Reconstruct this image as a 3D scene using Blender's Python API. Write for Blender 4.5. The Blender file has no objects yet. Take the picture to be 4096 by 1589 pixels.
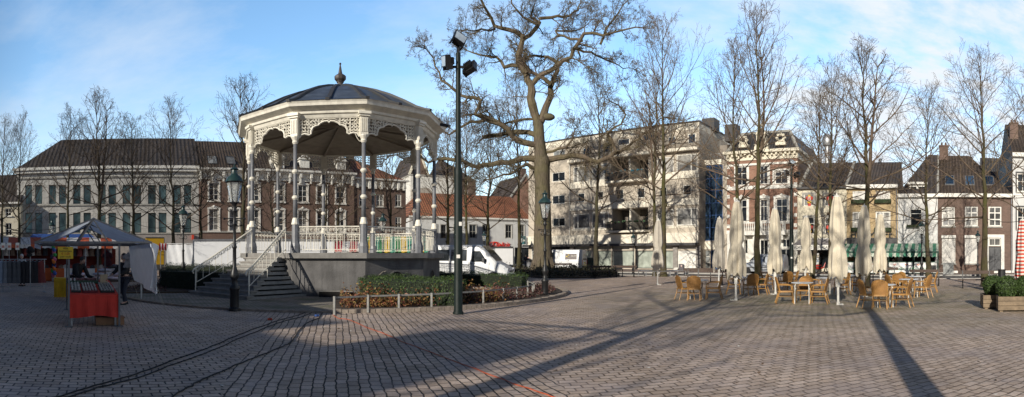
import bpy, math, random
from mathutils import Vector, Matrix
sin, cos, tan, pi = math.sin, math.cos, math.tan, math.pi
R = math.radians
scene = bpy.context.scene
col = scene.collection
EYE = 1.7                      # height of the photographer's eye
FPX, CX, CY = 2200.0, 2048.0, 1022.0   # panorama scale (px per radian), heading 0, horizon

# ------------------------------------------------------------------ survey helpers
def K(ox, oy, s):
    return lambda x, y: (ox + x*s, oy + y*s)
K1 = K(0,400,.9009); K2 = K(700,200,1.1009); K3 = K(1600,0,1.2009); K4 = K(2000,450,.7505)
K5 = K(2600,450,.8008); K6 = K(3296,550,.8008); K7 = K(0,880,.4605); K8 = K(700,850,.4605)
K9 = K(900,230,.5307); K10 = K(0,500,.5005); K11 = K(760,540,.5005); K12 = K(1600,560,.6006)
K13 = K(1700,0,.7008); K14 = K(2500,0,.9007); K15 = K(0,250,.6505); K16 = K(0,960,.3004)
K17 = K(1280,960,.3882); K19 = K(2700,1040,.2329); K20 = K(3200,1000,.2603); K21 = K(3160,640,.3605)
K22 = K(2040,950,.1802); K24 = K(2430,1030,.2329); K25 = K(3100,950,.2523)
def heading(px): return (px - CX)/FPX
def pt(px, d, z=0.0):
    a = heading(px); return Vector((d*sin(a), d*cos(a), z))
def height(py, d): return EYE + (CY - py)*d/FPX
def gd(py): return FPX*EYE/(py - CY)          # distance of a ground point
def ground(px, py, z=0.0): return pt(px, gd(py), z)

class Row:
    """the upright plane of a row of facades: normal heading th0, distance P from the viewer"""
    def __init__(s, th0, P): s.t0, s.P = th0, P
    def s(s_, px): return s_.P*tan(heading(px)-s_.t0)
    def z(s_, px, py): return height(py, s_.P/cos(heading(px)-s_.t0))
    def w(s_, s, d=0.0, z=0.0):
        n = Vector((sin(s_.t0), cos(s_.t0), 0)); t = Vector((cos(s_.t0), -sin(s_.t0), 0))
        return n*(s_.P+d) + t*s + Vector((0,0,z))

# ------------------------------------------------------------------ object helpers
def tag(o, label=None, cat=None, group=None, kind=None):
    if label: o['label'] = label
    if cat: o['category'] = cat
    if group: o['group'] = group
    if kind: o['kind'] = kind
    return o
def empty(name, loc=(0,0,0), rz=0.0, label=None, cat=None, group=None):
    o = bpy.data.objects.new(name, None); col.objects.link(o)
    o.location = loc; o.rotation_euler = (0,0,rz); o.empty_display_size = .2
    return tag(o, label, cat, group)
def put(name, me, parent=None, loc=None, rot=None):
    o = bpy.data.objects.new(name, me); col.objects.link(o)
    if parent: o.parent = parent
    if loc is not None: o.location = loc
    if rot is not None: o.rotation_euler = rot
    return o
def dup(root, loc=None, rz=None, sc=None, label=None, group=None):
    r = root.copy(); col.objects.link(r)
    if loc is not None: r.location = loc
    if rz is not None: r.rotation_euler = (0,0,rz)
    if sc is not None: r.scale = sc if hasattr(sc,'__len__') else (sc,sc,sc)
    if label: r['label'] = label
    if group: r['group'] = group
    for ch in list(root.children):
        c = ch.copy(); col.objects.link(c); c.parent = r
        for g in list(ch.children):
            d = g.copy(); col.objects.link(d); d.parent = c
    return r

class MB:
    """collects faces for ONE mesh"""
    def __init__(s): s.v=[]; s.f=[]; s.m=[]; s.k=0
    def mat(s, k): s.k=k; return s
    def face(s, *idx): s.f.append(idx); s.m.append(s.k)
    def poly(s, pts):
        n=len(s.v); s.v.extend([tuple(p) for p in pts]); s.face(*range(n,n+len(pts)))
    def box(s, x0,x1,y0,y1,z0,z1):
        n=len(s.v)
        s.v += [(x0,y0,z0),(x1,y0,z0),(x1,y1,z0),(x0,y1,z0),(x0,y0,z1),(x1,y0,z1),(x1,y1,z1),(x0,y1,z1)]
        for f in ((0,3,2,1),(4,5,6,7),(0,1,5,4),(1,2,6,5),(2,3,7,6),(3,0,4,7)): s.face(*[n+i for i in f])
        return s
    def obox(s, c, ax, ay, az):
        """box from centre and three half-axis vectors"""
        c=Vector(c); n=len(s.v)
        for z in (-1,1):
            for x,y in ((-1,-1),(1,-1),(1,1),(-1,1)): s.v.append(tuple(c+Vector(ax)*x+Vector(ay)*y+Vector(az)*z))
        for f in ((0,3,2,1),(4,5,6,7),(0,1,5,4),(1,2,6,5),(2,3,7,6),(3,0,4,7)): s.face(*[n+i for i in f])
    def bar(s, a, b, w=.02, h=None):
        a=Vector(a); b=Vector(b); h=h or w; d=b-a
        if d.length<1e-6: return
        u=d.normalized(); r=Vector((0,0,1)) if abs(u.z)<.9 else Vector((0,1,0))
        x=u.cross(r).normalized(); y=x.cross(u).normalized()
        s.obox((a+b)/2, d/2, x*w/2, y*h/2)
    def tube(s, pts, rad, n=6, caps=True):
        pts=[Vector(p) for p in pts]; L=len(pts)
        if not hasattr(rad,'__len__'): rad=[rad]*L
        ux=None; base=len(s.v)
        for i,p in enumerate(pts):
            t=(pts[min(i+1,L-1)]-pts[max(i-1,0)])
            if t.length<1e-9: t=Vector((0,0,1))
            t.normalize()
            if ux is None:
                r=Vector((1,0,0)) if abs(t.x)<.8 else Vector((0,1,0)); ux=(r-t*r.dot(t)).normalized()
            else:
                ux=ux-t*ux.dot(t)
                if ux.length<1e-6: ux=Vector((t.y,-t.x,.01))
                ux.normalize()
            uy=t.cross(ux); rr=rad[i]
            for j in range(n):
                a=2*pi*j/n; s.v.append(tuple(p+ux*(rr*cos(a))+uy*(rr*sin(a))))
        for i in range(L-1):
            for j in range(n):
                k=(j+1)%n; s.face(base+i*n+j, base+i*n+k, base+(i+1)*n+k, base+(i+1)*n+j)
        if caps:
            s.face(*[base+j for j in range(n-1,-1,-1)]); s.face(*[base+(L-1)*n+j for j in range(n)])
    def lathe(s, prof, n=12, c=(0,0,0), ph=0.0, sq=None, caps=True):
        """prof: (radius, z) pairs"""
        base=len(s.v)
        for r,z in prof:
            for j in range(n):
                a=ph+2*pi*j/n; s.v.append((c[0]+r*cos(a), c[1]+r*sin(a), c[2]+z))
        for i in range(len(prof)-1):
            for j in range(n):
                k=(j+1)%n; s.face(base+i*n+j, base+i*n+k, base+(i+1)*n+k, base+(i+1)*n+j)
        if caps:
            if prof[0][0]>1e-4: s.face(*[base+j for j in range(n-1,-1,-1)])
            if prof[-1][0]>1e-4: s.face(*[base+(len(prof)-1)*n+j for j in range(n)])
    def prism(s, poly, z0, z1):
        """plan polygon (x,y) extruded upright"""
        n=len(poly); b=len(s.v)
        ar=sum(poly[i][0]*poly[(i+1)%n][1]-poly[(i+1)%n][0]*poly[i][1] for i in range(n))
        if ar<0: poly=poly[::-1]
        s.v += [(p[0],p[1],z0) for p in poly]+[(p[0],p[1],z1) for p in poly]
        s.face(*range(b+n-1,b-1,-1)); s.face(*range(b+n,b+2*n))
        for i in range(n):
            k=(i+1)%n; s.face(b+i,b+k,b+n+k,b+n+i)
    def slab(s, poly, y0, y1):
        """(x,z) outline extruded along y from y0 (front) to y1 (back)"""
        n=len(poly); b=len(s.v)
        ar=sum(poly[i][0]*poly[(i+1)%n][1]-poly[(i+1)%n][0]*poly[i][1] for i in range(n))
        if ar<0: poly=poly[::-1]
        s.v += [(p[0],y0,p[1]) for p in poly]+[(p[0],y1,p[1]) for p in poly]
        s.face(*range(b,b+n)); s.face(*range(b+2*n-1,b+n-1,-1))
        for i in range(n):
            k=(i+1)%n; s.face(b+k,b+i,b+n+i,b+n+k)
    def ring(s, c, R0, r, ax=(1,0,0), ay=(0,0,1), n=10, m=4, a0=0, a1=2*pi):
        c=Vector(c); ax=Vector(ax); ay=Vector(ay); full=abs(a1-a0-2*pi)<1e-3
        pts=[c+ax*(R0*cos(a0+(a1-a0)*i/n))+ay*(R0*sin(a0+(a1-a0)*i/n)) for i in range(n+1)]
        s.tube(pts, r, m, caps=not full)
    def ball(s, c, r, n=10, m=6, sc=(1,1,1)):
        b=len(s.v)
        for i in range(1,m):
            t=pi*i/m
            for j in range(n):
                a=2*pi*j/n; s.v.append((c[0]+r*sc[0]*sin(t)*cos(a), c[1]+r*sc[1]*sin(t)*sin(a), c[2]-r*sc[2]*cos(t)))
        s.v += [(c[0],c[1],c[2]-r*sc[2]),(c[0],c[1],c[2]+r*sc[2])]
        B=len(s.v)-2
        for i in range(m-2):
            for j in range(n):
                k=(j+1)%n; s.face(b+i*n+j,b+i*n+k,b+(i+1)*n+k,b+(i+1)*n+j)
        for j in range(n):
            k=(j+1)%n; s.face(B,b+k,b+j); s.face(B+1,b+(m-2)*n+j,b+(m-2)*n+k)
    def mesh(s, name, mats, smooth=False, sharp=None):
        me=bpy.data.meshes.new(name); me.from_pydata(s.v,[],s.f)
        for m in (mats if isinstance(mats,(list,tuple)) else [mats]): me.materials.append(m)
        if any(s.m): me.polygons.foreach_set('material_index', s.m)
        if smooth: 
            me.polygons.foreach_set('use_smooth',[True]*len(s.f))
            if sharp: me.set_sharp_from_angle(angle=R(sharp))
        me.update(); return me
    def build(s, name, mats, parent=None, smooth=False, sharp=40, loc=None, rot=None):
        return put(name, s.mesh(name, mats, smooth, sharp), parent, loc, rot)

# ------------------------------------------------------------------ materials
MATS={}
def nt(name):
    m=bpy.data.materials.new(name); m.use_nodes=True; t=m.node_tree
    return m,t,t.nodes['Principled BSDF']
def N(t,ty,**kw):
    n=t.nodes.new(ty)
    for k,v in kw.items():
        if k in n.inputs.keys(): n.inputs[k].default_value=v
        else: setattr(n,k,v)
    return n
def rgb(c): return (c[0],c[1],c[2],1)
def mixc(t, fac, a, b, blend='MIX'):
    n=t.nodes.new('ShaderNodeMix'); n.data_type='RGBA'; n.blend_type=blend
    for s,v in ((n.inputs[0],fac),(n.inputs[6],a),(n.inputs[7],b)):
        if isinstance(v,bpy.types.NodeSocket): t.links.new(v,s)
        elif hasattr(v,'__len__'): s.default_value=rgb(v)
        else: s.default_value=v
    return n.outputs[2]
def ramp(t, fac, stops):
    n=t.nodes.new('ShaderNodeValToRGB'); e=n.color_ramp.elements
    while len(e)<len(stops): e.new(.5)
    for x,(p,c) in zip(e,stops):
        x.position=p; x.color=rgb(c) if hasattr(c,'__len__') else (c,c,c,1)
    t.links.new(fac,n.inputs[0]); return n.outputs[0]
def math_(t,op,a,b=0.0):
    n=t.nodes.new('ShaderNodeMath'); n.operation=op
    for s,v in ((n.inputs[0],a),(n.inputs[1],b)):
        if isinstance(v,bpy.types.NodeSocket): t.links.new(v,s)
        else: s.default_value=v
    return n.outputs[0]
def noise(t, vec, scale, detail=4, rough=.55, out='Fac'):
    n=t.nodes.new('ShaderNodeTexNoise'); n.inputs['Scale'].default_value=scale
    n.inputs['Detail'].default_value=detail; n.inputs['Roughness'].default_value=rough
    t.links.new(vec,n.inputs['Vector']); return n.outputs[out]
def objco(t): return t.nodes.new('ShaderNodeTexCoord').outputs['Object']
def wallco(t):
    """(x+y, z) of the object's own space, for bricks and tiles on upright faces"""
    o=objco(t); s=t.nodes.new('ShaderNodeSeparateXYZ'); t.links.new(o,s.inputs[0])
    c=t.nodes.new('ShaderNodeCombineXYZ'); t.links.new(math_(t,'ADD',s.outputs[0],s.outputs[1]),c.inputs[0]); t.links.new(s.outputs[2],c.inputs[1])
    return c.outputs[0],o,s
def bump(t,b,hgt,strength=.4,dist=.02):
    n=N(t,'ShaderNodeBump',Strength=strength,Distance=dist); t.links.new(hgt,n.inputs['Height']); t.links.new(n.outputs[0],b.inputs['Normal'])
def surf(name, base, var=.25, scale=3.0, rough=.7, bmp=.0, metal=0.0, spec=None, dirt=None, bscale=None):
    """plain surface with mottling, optional vertical dirt streaks"""
    if name in MATS: return MATS[name]
    m,t,b=nt(name); o=objco(t)
    f=noise(t,o,scale,5)
    d=tuple(c*(1-var) for c in base); l=tuple(min(1,c*(1+var)) for c in base)
    c=ramp(t,f,[(.3,d),(.7,l)])
    if dirt:
        mp=N(t,'ShaderNodeMapping'); mp.inputs['Scale'].default_value=(2.2,2.2,.25); t.links.new(o,mp.inputs[0])
        f2=noise(t,mp.outputs[0],1.0,6,.7); c=mixc(t,ramp(t,f2,[(.48,0.0),(.75,dirt)]),c,tuple(k*.35 for k in base))
    t.links.new(c,b.inputs['Base Color']); b.inputs['Roughness'].default_value=rough; b.inputs['Metallic'].default_value=metal
    if spec is not None: b.inputs['Specular IOR Level'].default_value=spec
    if bmp: bump(t,b,noise(t,o,bscale or scale*6,4),bmp)
    MATS[name]=m; return m
def brick(name, c1, c2, mortar, scale=1.0, bw=.22, rh=.07, rough=.85, var=.35):
    if name in MATS: return MATS[name]
    m,t,b=nt(name); uv,o,s=wallco(t)
    n=t.nodes.new('ShaderNodeTexBrick'); t.links.new(uv,n.inputs['Vector'])
    for k,v in (('Color1',rgb(c1)),('Color2',rgb(c2)),('Mortar',rgb(mortar)),('Scale',1.0),('Brick Width',bw*scale),('Row Height',rh*scale),('Mortar Size',.009*scale)): n.inputs[k].default_value=v
    f=noise(t,o,.6,6,.65); c=mixc(t,1.0,n.outputs['Color'],ramp(t,f,[(.3,1-var),(.7,1+var*.4)]),'MULTIPLY')
    t.links.new(c,b.inputs['Base Color']); b.inputs['Roughness'].default_value=rough
    bump(t,b,n.outputs['Fac'],-.3,.01); MATS[name]=m; return m
def tiles(name, c1, c2, w=.24, rh=.32, rough=.75, rowvar=.5):
    """pantile roof: ribs run up the slope, courses across"""
    if name in MATS: return MATS[name]
    m,t,b=nt(name); o=objco(t); s=t.nodes.new('ShaderNodeSeparateXYZ'); t.links.new(o,s.inputs[0])
    wob=noise(t,o,1.3,3)
    x=math_(t,'SINE',math_(t,'MULTIPLY',math_(t,'ADD',s.outputs[0],math_(t,'MULTIPLY',wob,.05)),2*pi/w))
    zz=math_(t,'FRACT',math_(t,'DIVIDE',s.outputs[2],rh*.72))
    f=noise(t,o,9,4); f2=noise(t,o,.35,5,.6)
    c=mixc(t,f,c1,c2); c=mixc(t,1.0,c,ramp(t,f2,[(.3,.55),(.7,1.25)]),'MULTIPLY')
    c=mixc(t,1.0,c,ramp(t,x,[(.0,.55),(.6,1.0)]),'MULTIPLY'); c=mixc(t,1.0,c,ramp(t,zz,[(0,rowvar),(.2,1.0)]),'MULTIPLY')
    t.links.new(c,b.inputs['Base Color']); b.inputs['Roughness'].default_value=rough
    bump(t,b,math_(t,'ADD',x,math_(t,'MULTIPLY',zz,-.8)),.6,.04); MATS[name]=m; return m
def glass(name, base, rough=.06, curtain=None, spec=.5):
    """window glass: dark room or pale curtain behind a reflecting pane"""
    if name in MATS: return MATS[name]
    m,t,b=nt(name); o=objco(t); oi=t.nodes.new('ShaderNodeObjectInfo'); va=t.nodes.new('ShaderNodeVectorMath'); va.operation='ADD'; t.links.new(o,va.inputs[0]); t.links.new(oi.outputs['Location'],va.inputs[1]); ow=va.outputs[0]; f=noise(t,ow,.9,3)
    c=ramp(t,f,[(.35,tuple(k*.5 for k in base)),(.65,tuple(k*1.5 for k in base))])
    if curtain:
        s=t.nodes.new('ShaderNodeSeparateXYZ'); t.links.new(o,s.inputs[0])
        w=math_(t,'SINE',math_(t,'MULTIPLY',s.outputs[0],2*pi/.16))
        cc=mixc(t,ramp(t,w,[(0,0.0),(1,1.0)]),tuple(k*.6 for k in curtain),curtain)
        c=mixc(t,ramp(t,noise(t,ow,.5,2),[(.44,0.0),(.54,.85)]),c,cc)
    t.links.new(c,b.inputs['Base Color']); b.inputs['Roughness'].default_value=rough; b.inputs['Specular IOR Level'].default_value=spec
    c=mixc(t,1.0,c,ramp(t,oi.outputs['Random'],[(0,.55),(1,1.5)]),'MULTIPLY'); t.links.new(c,b.inputs['Base Color'])
    bump(t,b,noise(t,ow,1.6,2),.08,.05); MATS[name]=m; return m
def stripes(name, ca, cb, w, axis=0, rough=.8, third=None):
    if name in MATS: return MATS[name]
    m,t,b=nt(name); o=objco(t); s=t.nodes.new('ShaderNodeSeparateXYZ'); t.links.new(o,s.inputs[0])
    fr=math_(t,'FRACT',math_(t,'DIVIDE',s.outputs[axis],w))
    n=t.nodes.new('ShaderNodeValToRGB'); n.color_ramp.interpolation='CONSTANT'; e=n.color_ramp.elements
    cs=[ca,cb]+([third] if third else [])
    while len(e)<len(cs): e.new(.5)
    for i,c in enumerate(cs): e[i].position=i/len(cs); e[i].color=rgb(c)
    t.links.new(fr,n.inputs[0])
    f=noise(t,o,2.5,5); c=mixc(t,1.0,n.outputs[0],ramp(t,f,[(.3,.75),(.7,1.1)]),'MULTIPLY')
    t.links.new(c,b.inputs['Base Color']); b.inputs['Roughness'].default_value=rough; MATS[name]=m; return m
def cloth(name, base, trans=.35, rough=.85, var=.12):
    if name in MATS: return MATS[name]
    m,t,b=nt(name); o=objco(t); c=ramp(t,noise(t,o,4,5),[(.3,tuple(k*(1-var) for k in base)),(.7,tuple(min(1,k*(1+var)) for k in base))])
    t.links.new(c,b.inputs['Base Color']); b.inputs['Roughness'].default_value=rough
    bump(t,b,noise(t,o,7,4),.25,.03)
    if trans:
        tr=t.nodes.new('ShaderNodeBsdfTranslucent'); t.links.new(c,tr.inputs[0]); mx=t.nodes.new('ShaderNodeMixShader'); mx.inputs[0].default_value=trans
        t.links.new(b.outputs[0],mx.inputs[1]); t.links.new(tr.outputs[0],mx.inputs[2]); t.links.new(mx.outputs[0],t.nodes['Material Output'].inputs[0])
    MATS[name]=m; return m

WHITE=surf('white_paint',(.74,.72,.66),.08,2,.55,dirt=.25)
CREAM=surf('cream_paint',(.72,.66,.52),.10,2,.6,dirt=.2)
BSWHITE=surf('bandstand_cream',(.75,.71,.61),.12,4,.5,dirt=.42,bmp=.08)
GREYIRON=surf('grey_iron',(.16,.165,.18),.2,6,.45)
DARKGREEN=surf('dark_green_iron',(.007,.014,.012),.3,6,.55,spec=.3)
BLACK=surf('black_iron',(.012,.012,.013),.3,6,.45)
STEEL=surf('galvanised_steel',(.36,.37,.38),.25,8,.45,metal=.6)
DARKWOOD=surf('dark_bench_wood',(.075,.048,.035),.35,9,.7,bmp=.3)
RUBBER=surf('rubber',(.015,.015,.016),.2,5,.8)
CHROME=surf('bright_metal',(.55,.55,.55),.1,5,.25,metal=.9)
STONE=surf('grey_stone',(.33,.32,.29),.2,2.5,.85,bmp=.25)
DARKGLASS=glass('dark_glass',(.018,.022,.026),curtain=None)
CURTGLASS=glass('curtained_glass',(.022,.026,.030),curtain=(.34,.33,.31))
NETGLASS=glass('net_curtained_glass',(.13,.13,.13),.12,curtain=(.50,.48,.44))
TEALGLASS=glass('teal_glass',(.17,.27,.265),.25)
PALEGLASS=glass('pale_glass',(.20,.21,.21),.12)
BLUEGLASS=glass('blue_glass',(.02,.04,.07),.05)

def text(name, body, size, mat, parent, loc, rot=(pi/2,0,0), ext=.004, sx=1.0, align='CENTER', shear=0.0):
    cu=bpy.data.curves.new(name,'FONT'); cu.body=body; cu.size=size; cu.extrude=ext; cu.align_x=align; cu.align_y='CENTER'; cu.resolution_u=2; cu.shear=shear
    cu.materials.append(mat)
    o=bpy.data.objects.new(name,cu); col.objects.link(o); o.parent=parent; o.location=loc; o.rotation_euler=rot; o.scale=(sx,1,1)
    return o
# ================================================================== camera, light, sky
SUN_AZ, SUN_EL = .585, R(19.5)            # heading the light travels towards; height of the sun
cam = bpy.data.cameras.new('camera'); co = bpy.data.objects.new('camera', cam); col.objects.link(co)
co.location=(0,0,EYE); co.rotation_euler=(pi/2,0,0)
cam.type='PANO'; cam.panorama_type='CENTRAL_CYLINDRICAL'      # the photograph is a stitched cylindrical panorama
cam.central_cylindrical_range_u_min=-2048/FPX; cam.central_cylindrical_range_u_max=2048/FPX
cam.central_cylindrical_range_v_min=-(1589-CY)/FPX; cam.central_cylindrical_range_v_max=CY/FPX
cam.central_cylindrical_radius=1.0
cam.clip_start=.1; cam.clip_end=3000; scene.camera=co
scene.view_settings.view_transform='Standard'; scene.view_settings.look='None'; scene.view_settings.exposure=0

w=bpy.data.worlds.new('World'); scene.world=w; w.use_nodes=True; t=w.node_tree
bg=t.nodes['Background']; bg.inputs['Strength'].default_value=.15
sky=t.nodes.new('ShaderNodeTexSky'); sky.sky_type='NISHITA'; sky.sun_disc=False
sky.sun_elevation=SUN_EL; sky.sun_rotation=SUN_AZ+pi; sky.air_density=1.0; sky.dust_density=.6; sky.ozone_density=1.6; sky.altitude=50
tc=t.nodes.new('ShaderNodeTexCoord'); sp=t.nodes.new('ShaderNodeSeparateXYZ'); t.links.new(tc.outputs['Generated'],sp.inputs[0])
zc=math_(t,'ADD',math_(t,'MAXIMUM',sp.outputs[2],0.0),.16)
cb=t.nodes.new('ShaderNodeCombineXYZ'); t.links.new(math_(t,'DIVIDE',sp.outputs[0],zc),cb.inputs[0]); t.links.new(math_(t,'DIVIDE',sp.outputs[1],zc),cb.inputs[1])
mp=N(t,'ShaderNodeMapping'); mp.inputs['Rotation'].default_value=(0,0,R(25)); mp.inputs['Scale'].default_value=(1.0,1.6,1); t.links.new(cb.outputs[0],mp.inputs[0])
big=noise(t,mp.outputs[0],.55,3,.5); small=noise(t,mp.outputs[0],4.2,7,.6)
wisp=noise(t,mp.outputs[0],1.1,6,.6)
# altocumulus field to the east of the square, thin veils elsewhere
east=math_(t,'ADD',math_(t,'MULTIPLY',sp.outputs[0],.62),math_(t,'MULTIPLY',big,.55))
fld=ramp(t,east,[(.36,0.0),(.64,1.0)])
c1=math_(t,'MULTIPLY',fld,ramp(t,small,[(.38,.22),(.60,1.0)]))
low=ramp(t,sp.outputs[2],[(.0,.58),(.32,.0)])
veil=math_(t,'MULTIPLY',ramp(t,wisp,[(.46,0.0),(.72,.42)]),1.0)
cl=math_(t,'MINIMUM',math_(t,'ADD',math_(t,'ADD',math_(t,'MULTIPLY',c1,.85),veil),low),1.0)
hs=N(t,'ShaderNodeHueSaturation'); hs.inputs['Saturation'].default_value=1.13; hs.inputs['Value'].default_value=1.95; hs.inputs['Hue'].default_value=.497; t.links.new(sky.outputs[0],hs.inputs['Color'])
hz=mixc(t,cl,hs.outputs[0],(5.9,6.3,6.75))
# sky dimmed and blued overhead and sunward, out of view, to deepen the shade
up=ramp(t,sp.outputs[2],[(.42,(1,1,1)),(.60,(.14,.185,.27))])
dt=t.nodes.new('ShaderNodeVectorMath'); dt.operation='DOT_PRODUCT'; t.links.new(tc.outputs['Generated'],dt.inputs[0]); dt.inputs[1].default_value=(sin(SUN_AZ),cos(SUN_AZ),0)
front=ramp(t,math_(t,'ADD',math_(t,'MULTIPLY',dt.outputs['Value'],.5),.5),[(.40,(.14,.175,.235)),(.56,(1,1,1))])
t.links.new(mixc(t,1.0,hz,mixc(t,1.0,up,front,'MULTIPLY'),'MULTIPLY'),bg.inputs['Color'])

L=bpy.data.lights.new('sun','SUN'); L.energy=5.0; L.angle=R(.53); L.color=(1.0,.93,.81)
lo=bpy.data.objects.new('sun',L); col.objects.link(lo)
lo.rotation_euler=Vector((sin(SUN_AZ)*cos(SUN_EL),cos(SUN_AZ)*cos(SUN_EL),-sin(SUN_EL))).to_track_quat('-Z','Y').to_euler()
lo.location=(0,0,60)

# ================================================================== ground
def cobbles(name):
    m,t,b=nt(name); o=objco(t)
    wv=N(t,'ShaderNodeTexNoise'); wv.inputs['Scale'].default_value=1.1; wv.inputs['Detail'].default_value=3; t.links.new(o,wv.inputs['Vector'])
    wv2=N(t,'ShaderNodeTexNoise'); wv2.inputs['Scale'].default_value=7; wv2.inputs['Detail'].default_value=2; t.links.new(o,wv2.inputs['Vector'])
    def warp(src, node, amt):
        a=t.nodes.new('ShaderNodeVectorMath'); a.operation='SUBTRACT'; t.links.new(node.outputs['Color'],a.inputs[0]); a.inputs[1].default_value=(.5,.5,.5)
        k=t.nodes.new('ShaderNodeVectorMath'); k.operation='SCALE'; t.links.new(a.outputs[0],k.inputs[0]); k.inputs['Scale'].default_value=amt
        s=t.nodes.new('ShaderNodeVectorMath'); s.operation='ADD'; t.links.new(src,s.inputs[0]); t.links.new(k.outputs[0],s.inputs[1]); return s.outputs[0]
    p=warp(warp(o,wv,.10),wv2,.055)
    def field(rot, bw, rh, seed, mo=(.04,.034,.03)):
        mp=N(t,'ShaderNodeMapping'); mp.inputs['Rotation'].default_value=(0,0,rot); mp.inputs['Location'].default_value=(seed,seed*.7,0); t.links.new(p,mp.inputs[0])
        n=t.nodes.new('ShaderNodeTexBrick'); t.links.new(mp.outputs[0],n.inputs['Vector'])
        for k,v in (('Color1',rgb((.52,.40,.31))),('Color2',rgb((.66,.53,.44))),('Mortar',rgb(mo)),('Scale',1.0),('Brick Width',bw),('Row Height',rh),('Mortar Size',.0145),('Mortar Smooth',.6),('Bias',-.1)): n.inputs[k].default_value=v
        return n
    A=field(-(pi/2+.32),.235,.150,.0); B=field(-.12,.24,.150,3.3,(.16,.115,.08)); C=field(-.75,.235,.150,7.7,(.07,.058,.05))
    s=t.nodes.new('ShaderNodeSeparateXYZ'); t.links.new(o,s.inputs[0])
    big=noise(t,o,.16,2)
    edge=math_(t,'ADD',s.outputs[0],math_(t,'MULTIPLY',math_(t,'SUBTRACT',big,.5),3.0))
    mB=math_(t,'GREATER_THAN',math_(t,'ADD',edge,math_(t,'MULTIPLY',s.outputs[1],-.05)),.3); 
    mC=math_(t,'LESS_THAN',math_(t,'ADD',edge,math_(t,'MULTIPLY',s.outputs[1],.42)),-.9)
    c=mixc(t,mB,A.outputs['Color'],B.outputs['Color']); c=mixc(t,mC,c,C.outputs['Color'])
    f=mixc(t,mB,A.outputs['Fac'],B.outputs['Fac']); f=mixc(t,mC,f,C.outputs['Fac'])
    st=noise(t,o,.45,6,.6); fine=noise(t,o,34,5,.7); pale=noise(t,o,1.3,7,.68)
    c=mixc(t,1.0,c,ramp(t,st,[(.28,.70),(.72,1.22)]),'MULTIPLY')
    blot=noise(t,o,2.6,3,.5); c=mixc(t,1.0,c,ramp(t,blot,[(.30,.80),(.5,1.04),(.74,1.16)]),'MULTIPLY')
    c=mixc(t,1.0,c,ramp(t,fine,[(.3,.72),(.7,1.2)]),'MULTIPLY')
    c=mixc(t,math_(t,'MULTIPLY',ramp(t,pale,[(.60,0.0),(.74,.5)]),1.0),c,(.54,.47,.42))
    c=mixc(t,ramp(t,noise(t,o,.8,4,.6),[(.48,0.0),(.68,.42)]),c,(.39,.335,.34))
    # moss between the stones under the terrace chairs
    d=t.nodes.new('ShaderNodeVectorMath'); d.operation='DISTANCE'; t.links.new(o,d.inputs[0]); d.inputs[1].default_value=(12.6,17.8,0)
    near=ramp(t,math_(t,'DIVIDE',d.outputs['Value'],12.0),[(.30,1.0),(1.0,0.0)])
    ms=math_(t,'MULTIPLY',near,ramp(t,noise(t,o,.7,6,.65),[(.34,.2),(.58,.95)]))
    ms=math_(t,'MULTIPLY',ms,math_(t,'ADD',math_(t,'MULTIPLY',f,.45),.55))
    c=mixc(t,ms,c,(.15,.155,.055))
    t.links.new(c,b.inputs['Base Color'])
    t.links.new(ramp(t,fine,[(.2,.62),(.8,.85)]),b.inputs['Roughness']); b.inputs['Specular IOR Level'].default_value=.3
    hgt=math_(t,'ADD',math_(t,'MULTIPLY',f,-1.0),math_(t,'ADD',math_(t,'MULTIPLY',fine,.28),math_(t,'MULTIPLY',noise(t,o,6,3),.6)))
    bump(t,b,hgt,.85,.024); return m
COBBLE=cobbles('cobbles')
PAVE=brick('paving_brick',(.26,.19,.165),(.31,.23,.195),(.10,.085,.075),1,.21,.07)
g=MB(); g.poly([(-420,-420,0),(420,-420,0),(420,420,0),(-420,420,0)])
tag(g.build('ground',COBBLE),kind='structure')

def paving_mat():
    m,t,b=nt('clinker_paving'); o=objco(t)
    n=t.nodes.new('ShaderNodeTexBrick'); t.links.new(o,n.inputs['Vector'])
    for k,v in (('Color1',rgb((.25,.18,.155))),('Color2',rgb((.33,.24,.205))),('Mortar',rgb((.10,.085,.075))),('Scale',1.0),('Brick Width',.21),('Row Height',.10),('Mortar Size',.006)): n.inputs[k].default_value=v
    c=mixc(t,1.0,n.outputs['Color'],ramp(t,noise(t,o,.5,6,.65),[(.3,.7),(.7,1.15)]),'MULTIPLY'); t.links.new(c,b.inputs['Base Color']); b.inputs['Roughness'].default_value=.85
    return m
CLINKER=paving_mat()
ASPH=surf('street_surface',(.115,.105,.10),.3,1.2,.85,bmp=.3,bscale=60)
KERB=surf('kerb_stone',(.36,.345,.32),.2,3,.8,bmp=.2)
RIGHT=Row(.77,49.5); MOD=Row(.757,54.5); ORN=Row(.765,52.0); LEFT=Row(-.65,54.0); FARW=Row(-.48,74.0)
def strip(row,s0,s1,d0,d1,z0,z1,name,mt):
    a=MB(); P=[row.w(s0,d0),row.w(s1,d0),row.w(s1,d1),row.w(s0,d1)]
    a.prism([(p.x,p.y) for p in P],z0,z1); return tag(a.build(name,mt),kind='structure')
strip(RIGHT,-62,40,-9.6,-4.2,-.05,.004,'road',ASPH)
strip(RIGHT,-62,40,-4.2,-4.0,-.05,.115,'kerb',KERB)
strip(RIGHT,-62,40,-4.0,9,-.05,.11,'pavement',CLINKER)
strip(RIGHT,-40,40,-9.85,-9.6,-.05,.045,'kerb',KERB)
strip(LEFT,-60,60,-5,6,-.05,.12,'pavement',CLINKER)
strip(FARW,-25,45,-6,6,-.05,.12,'pavement',CLINKER)
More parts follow.
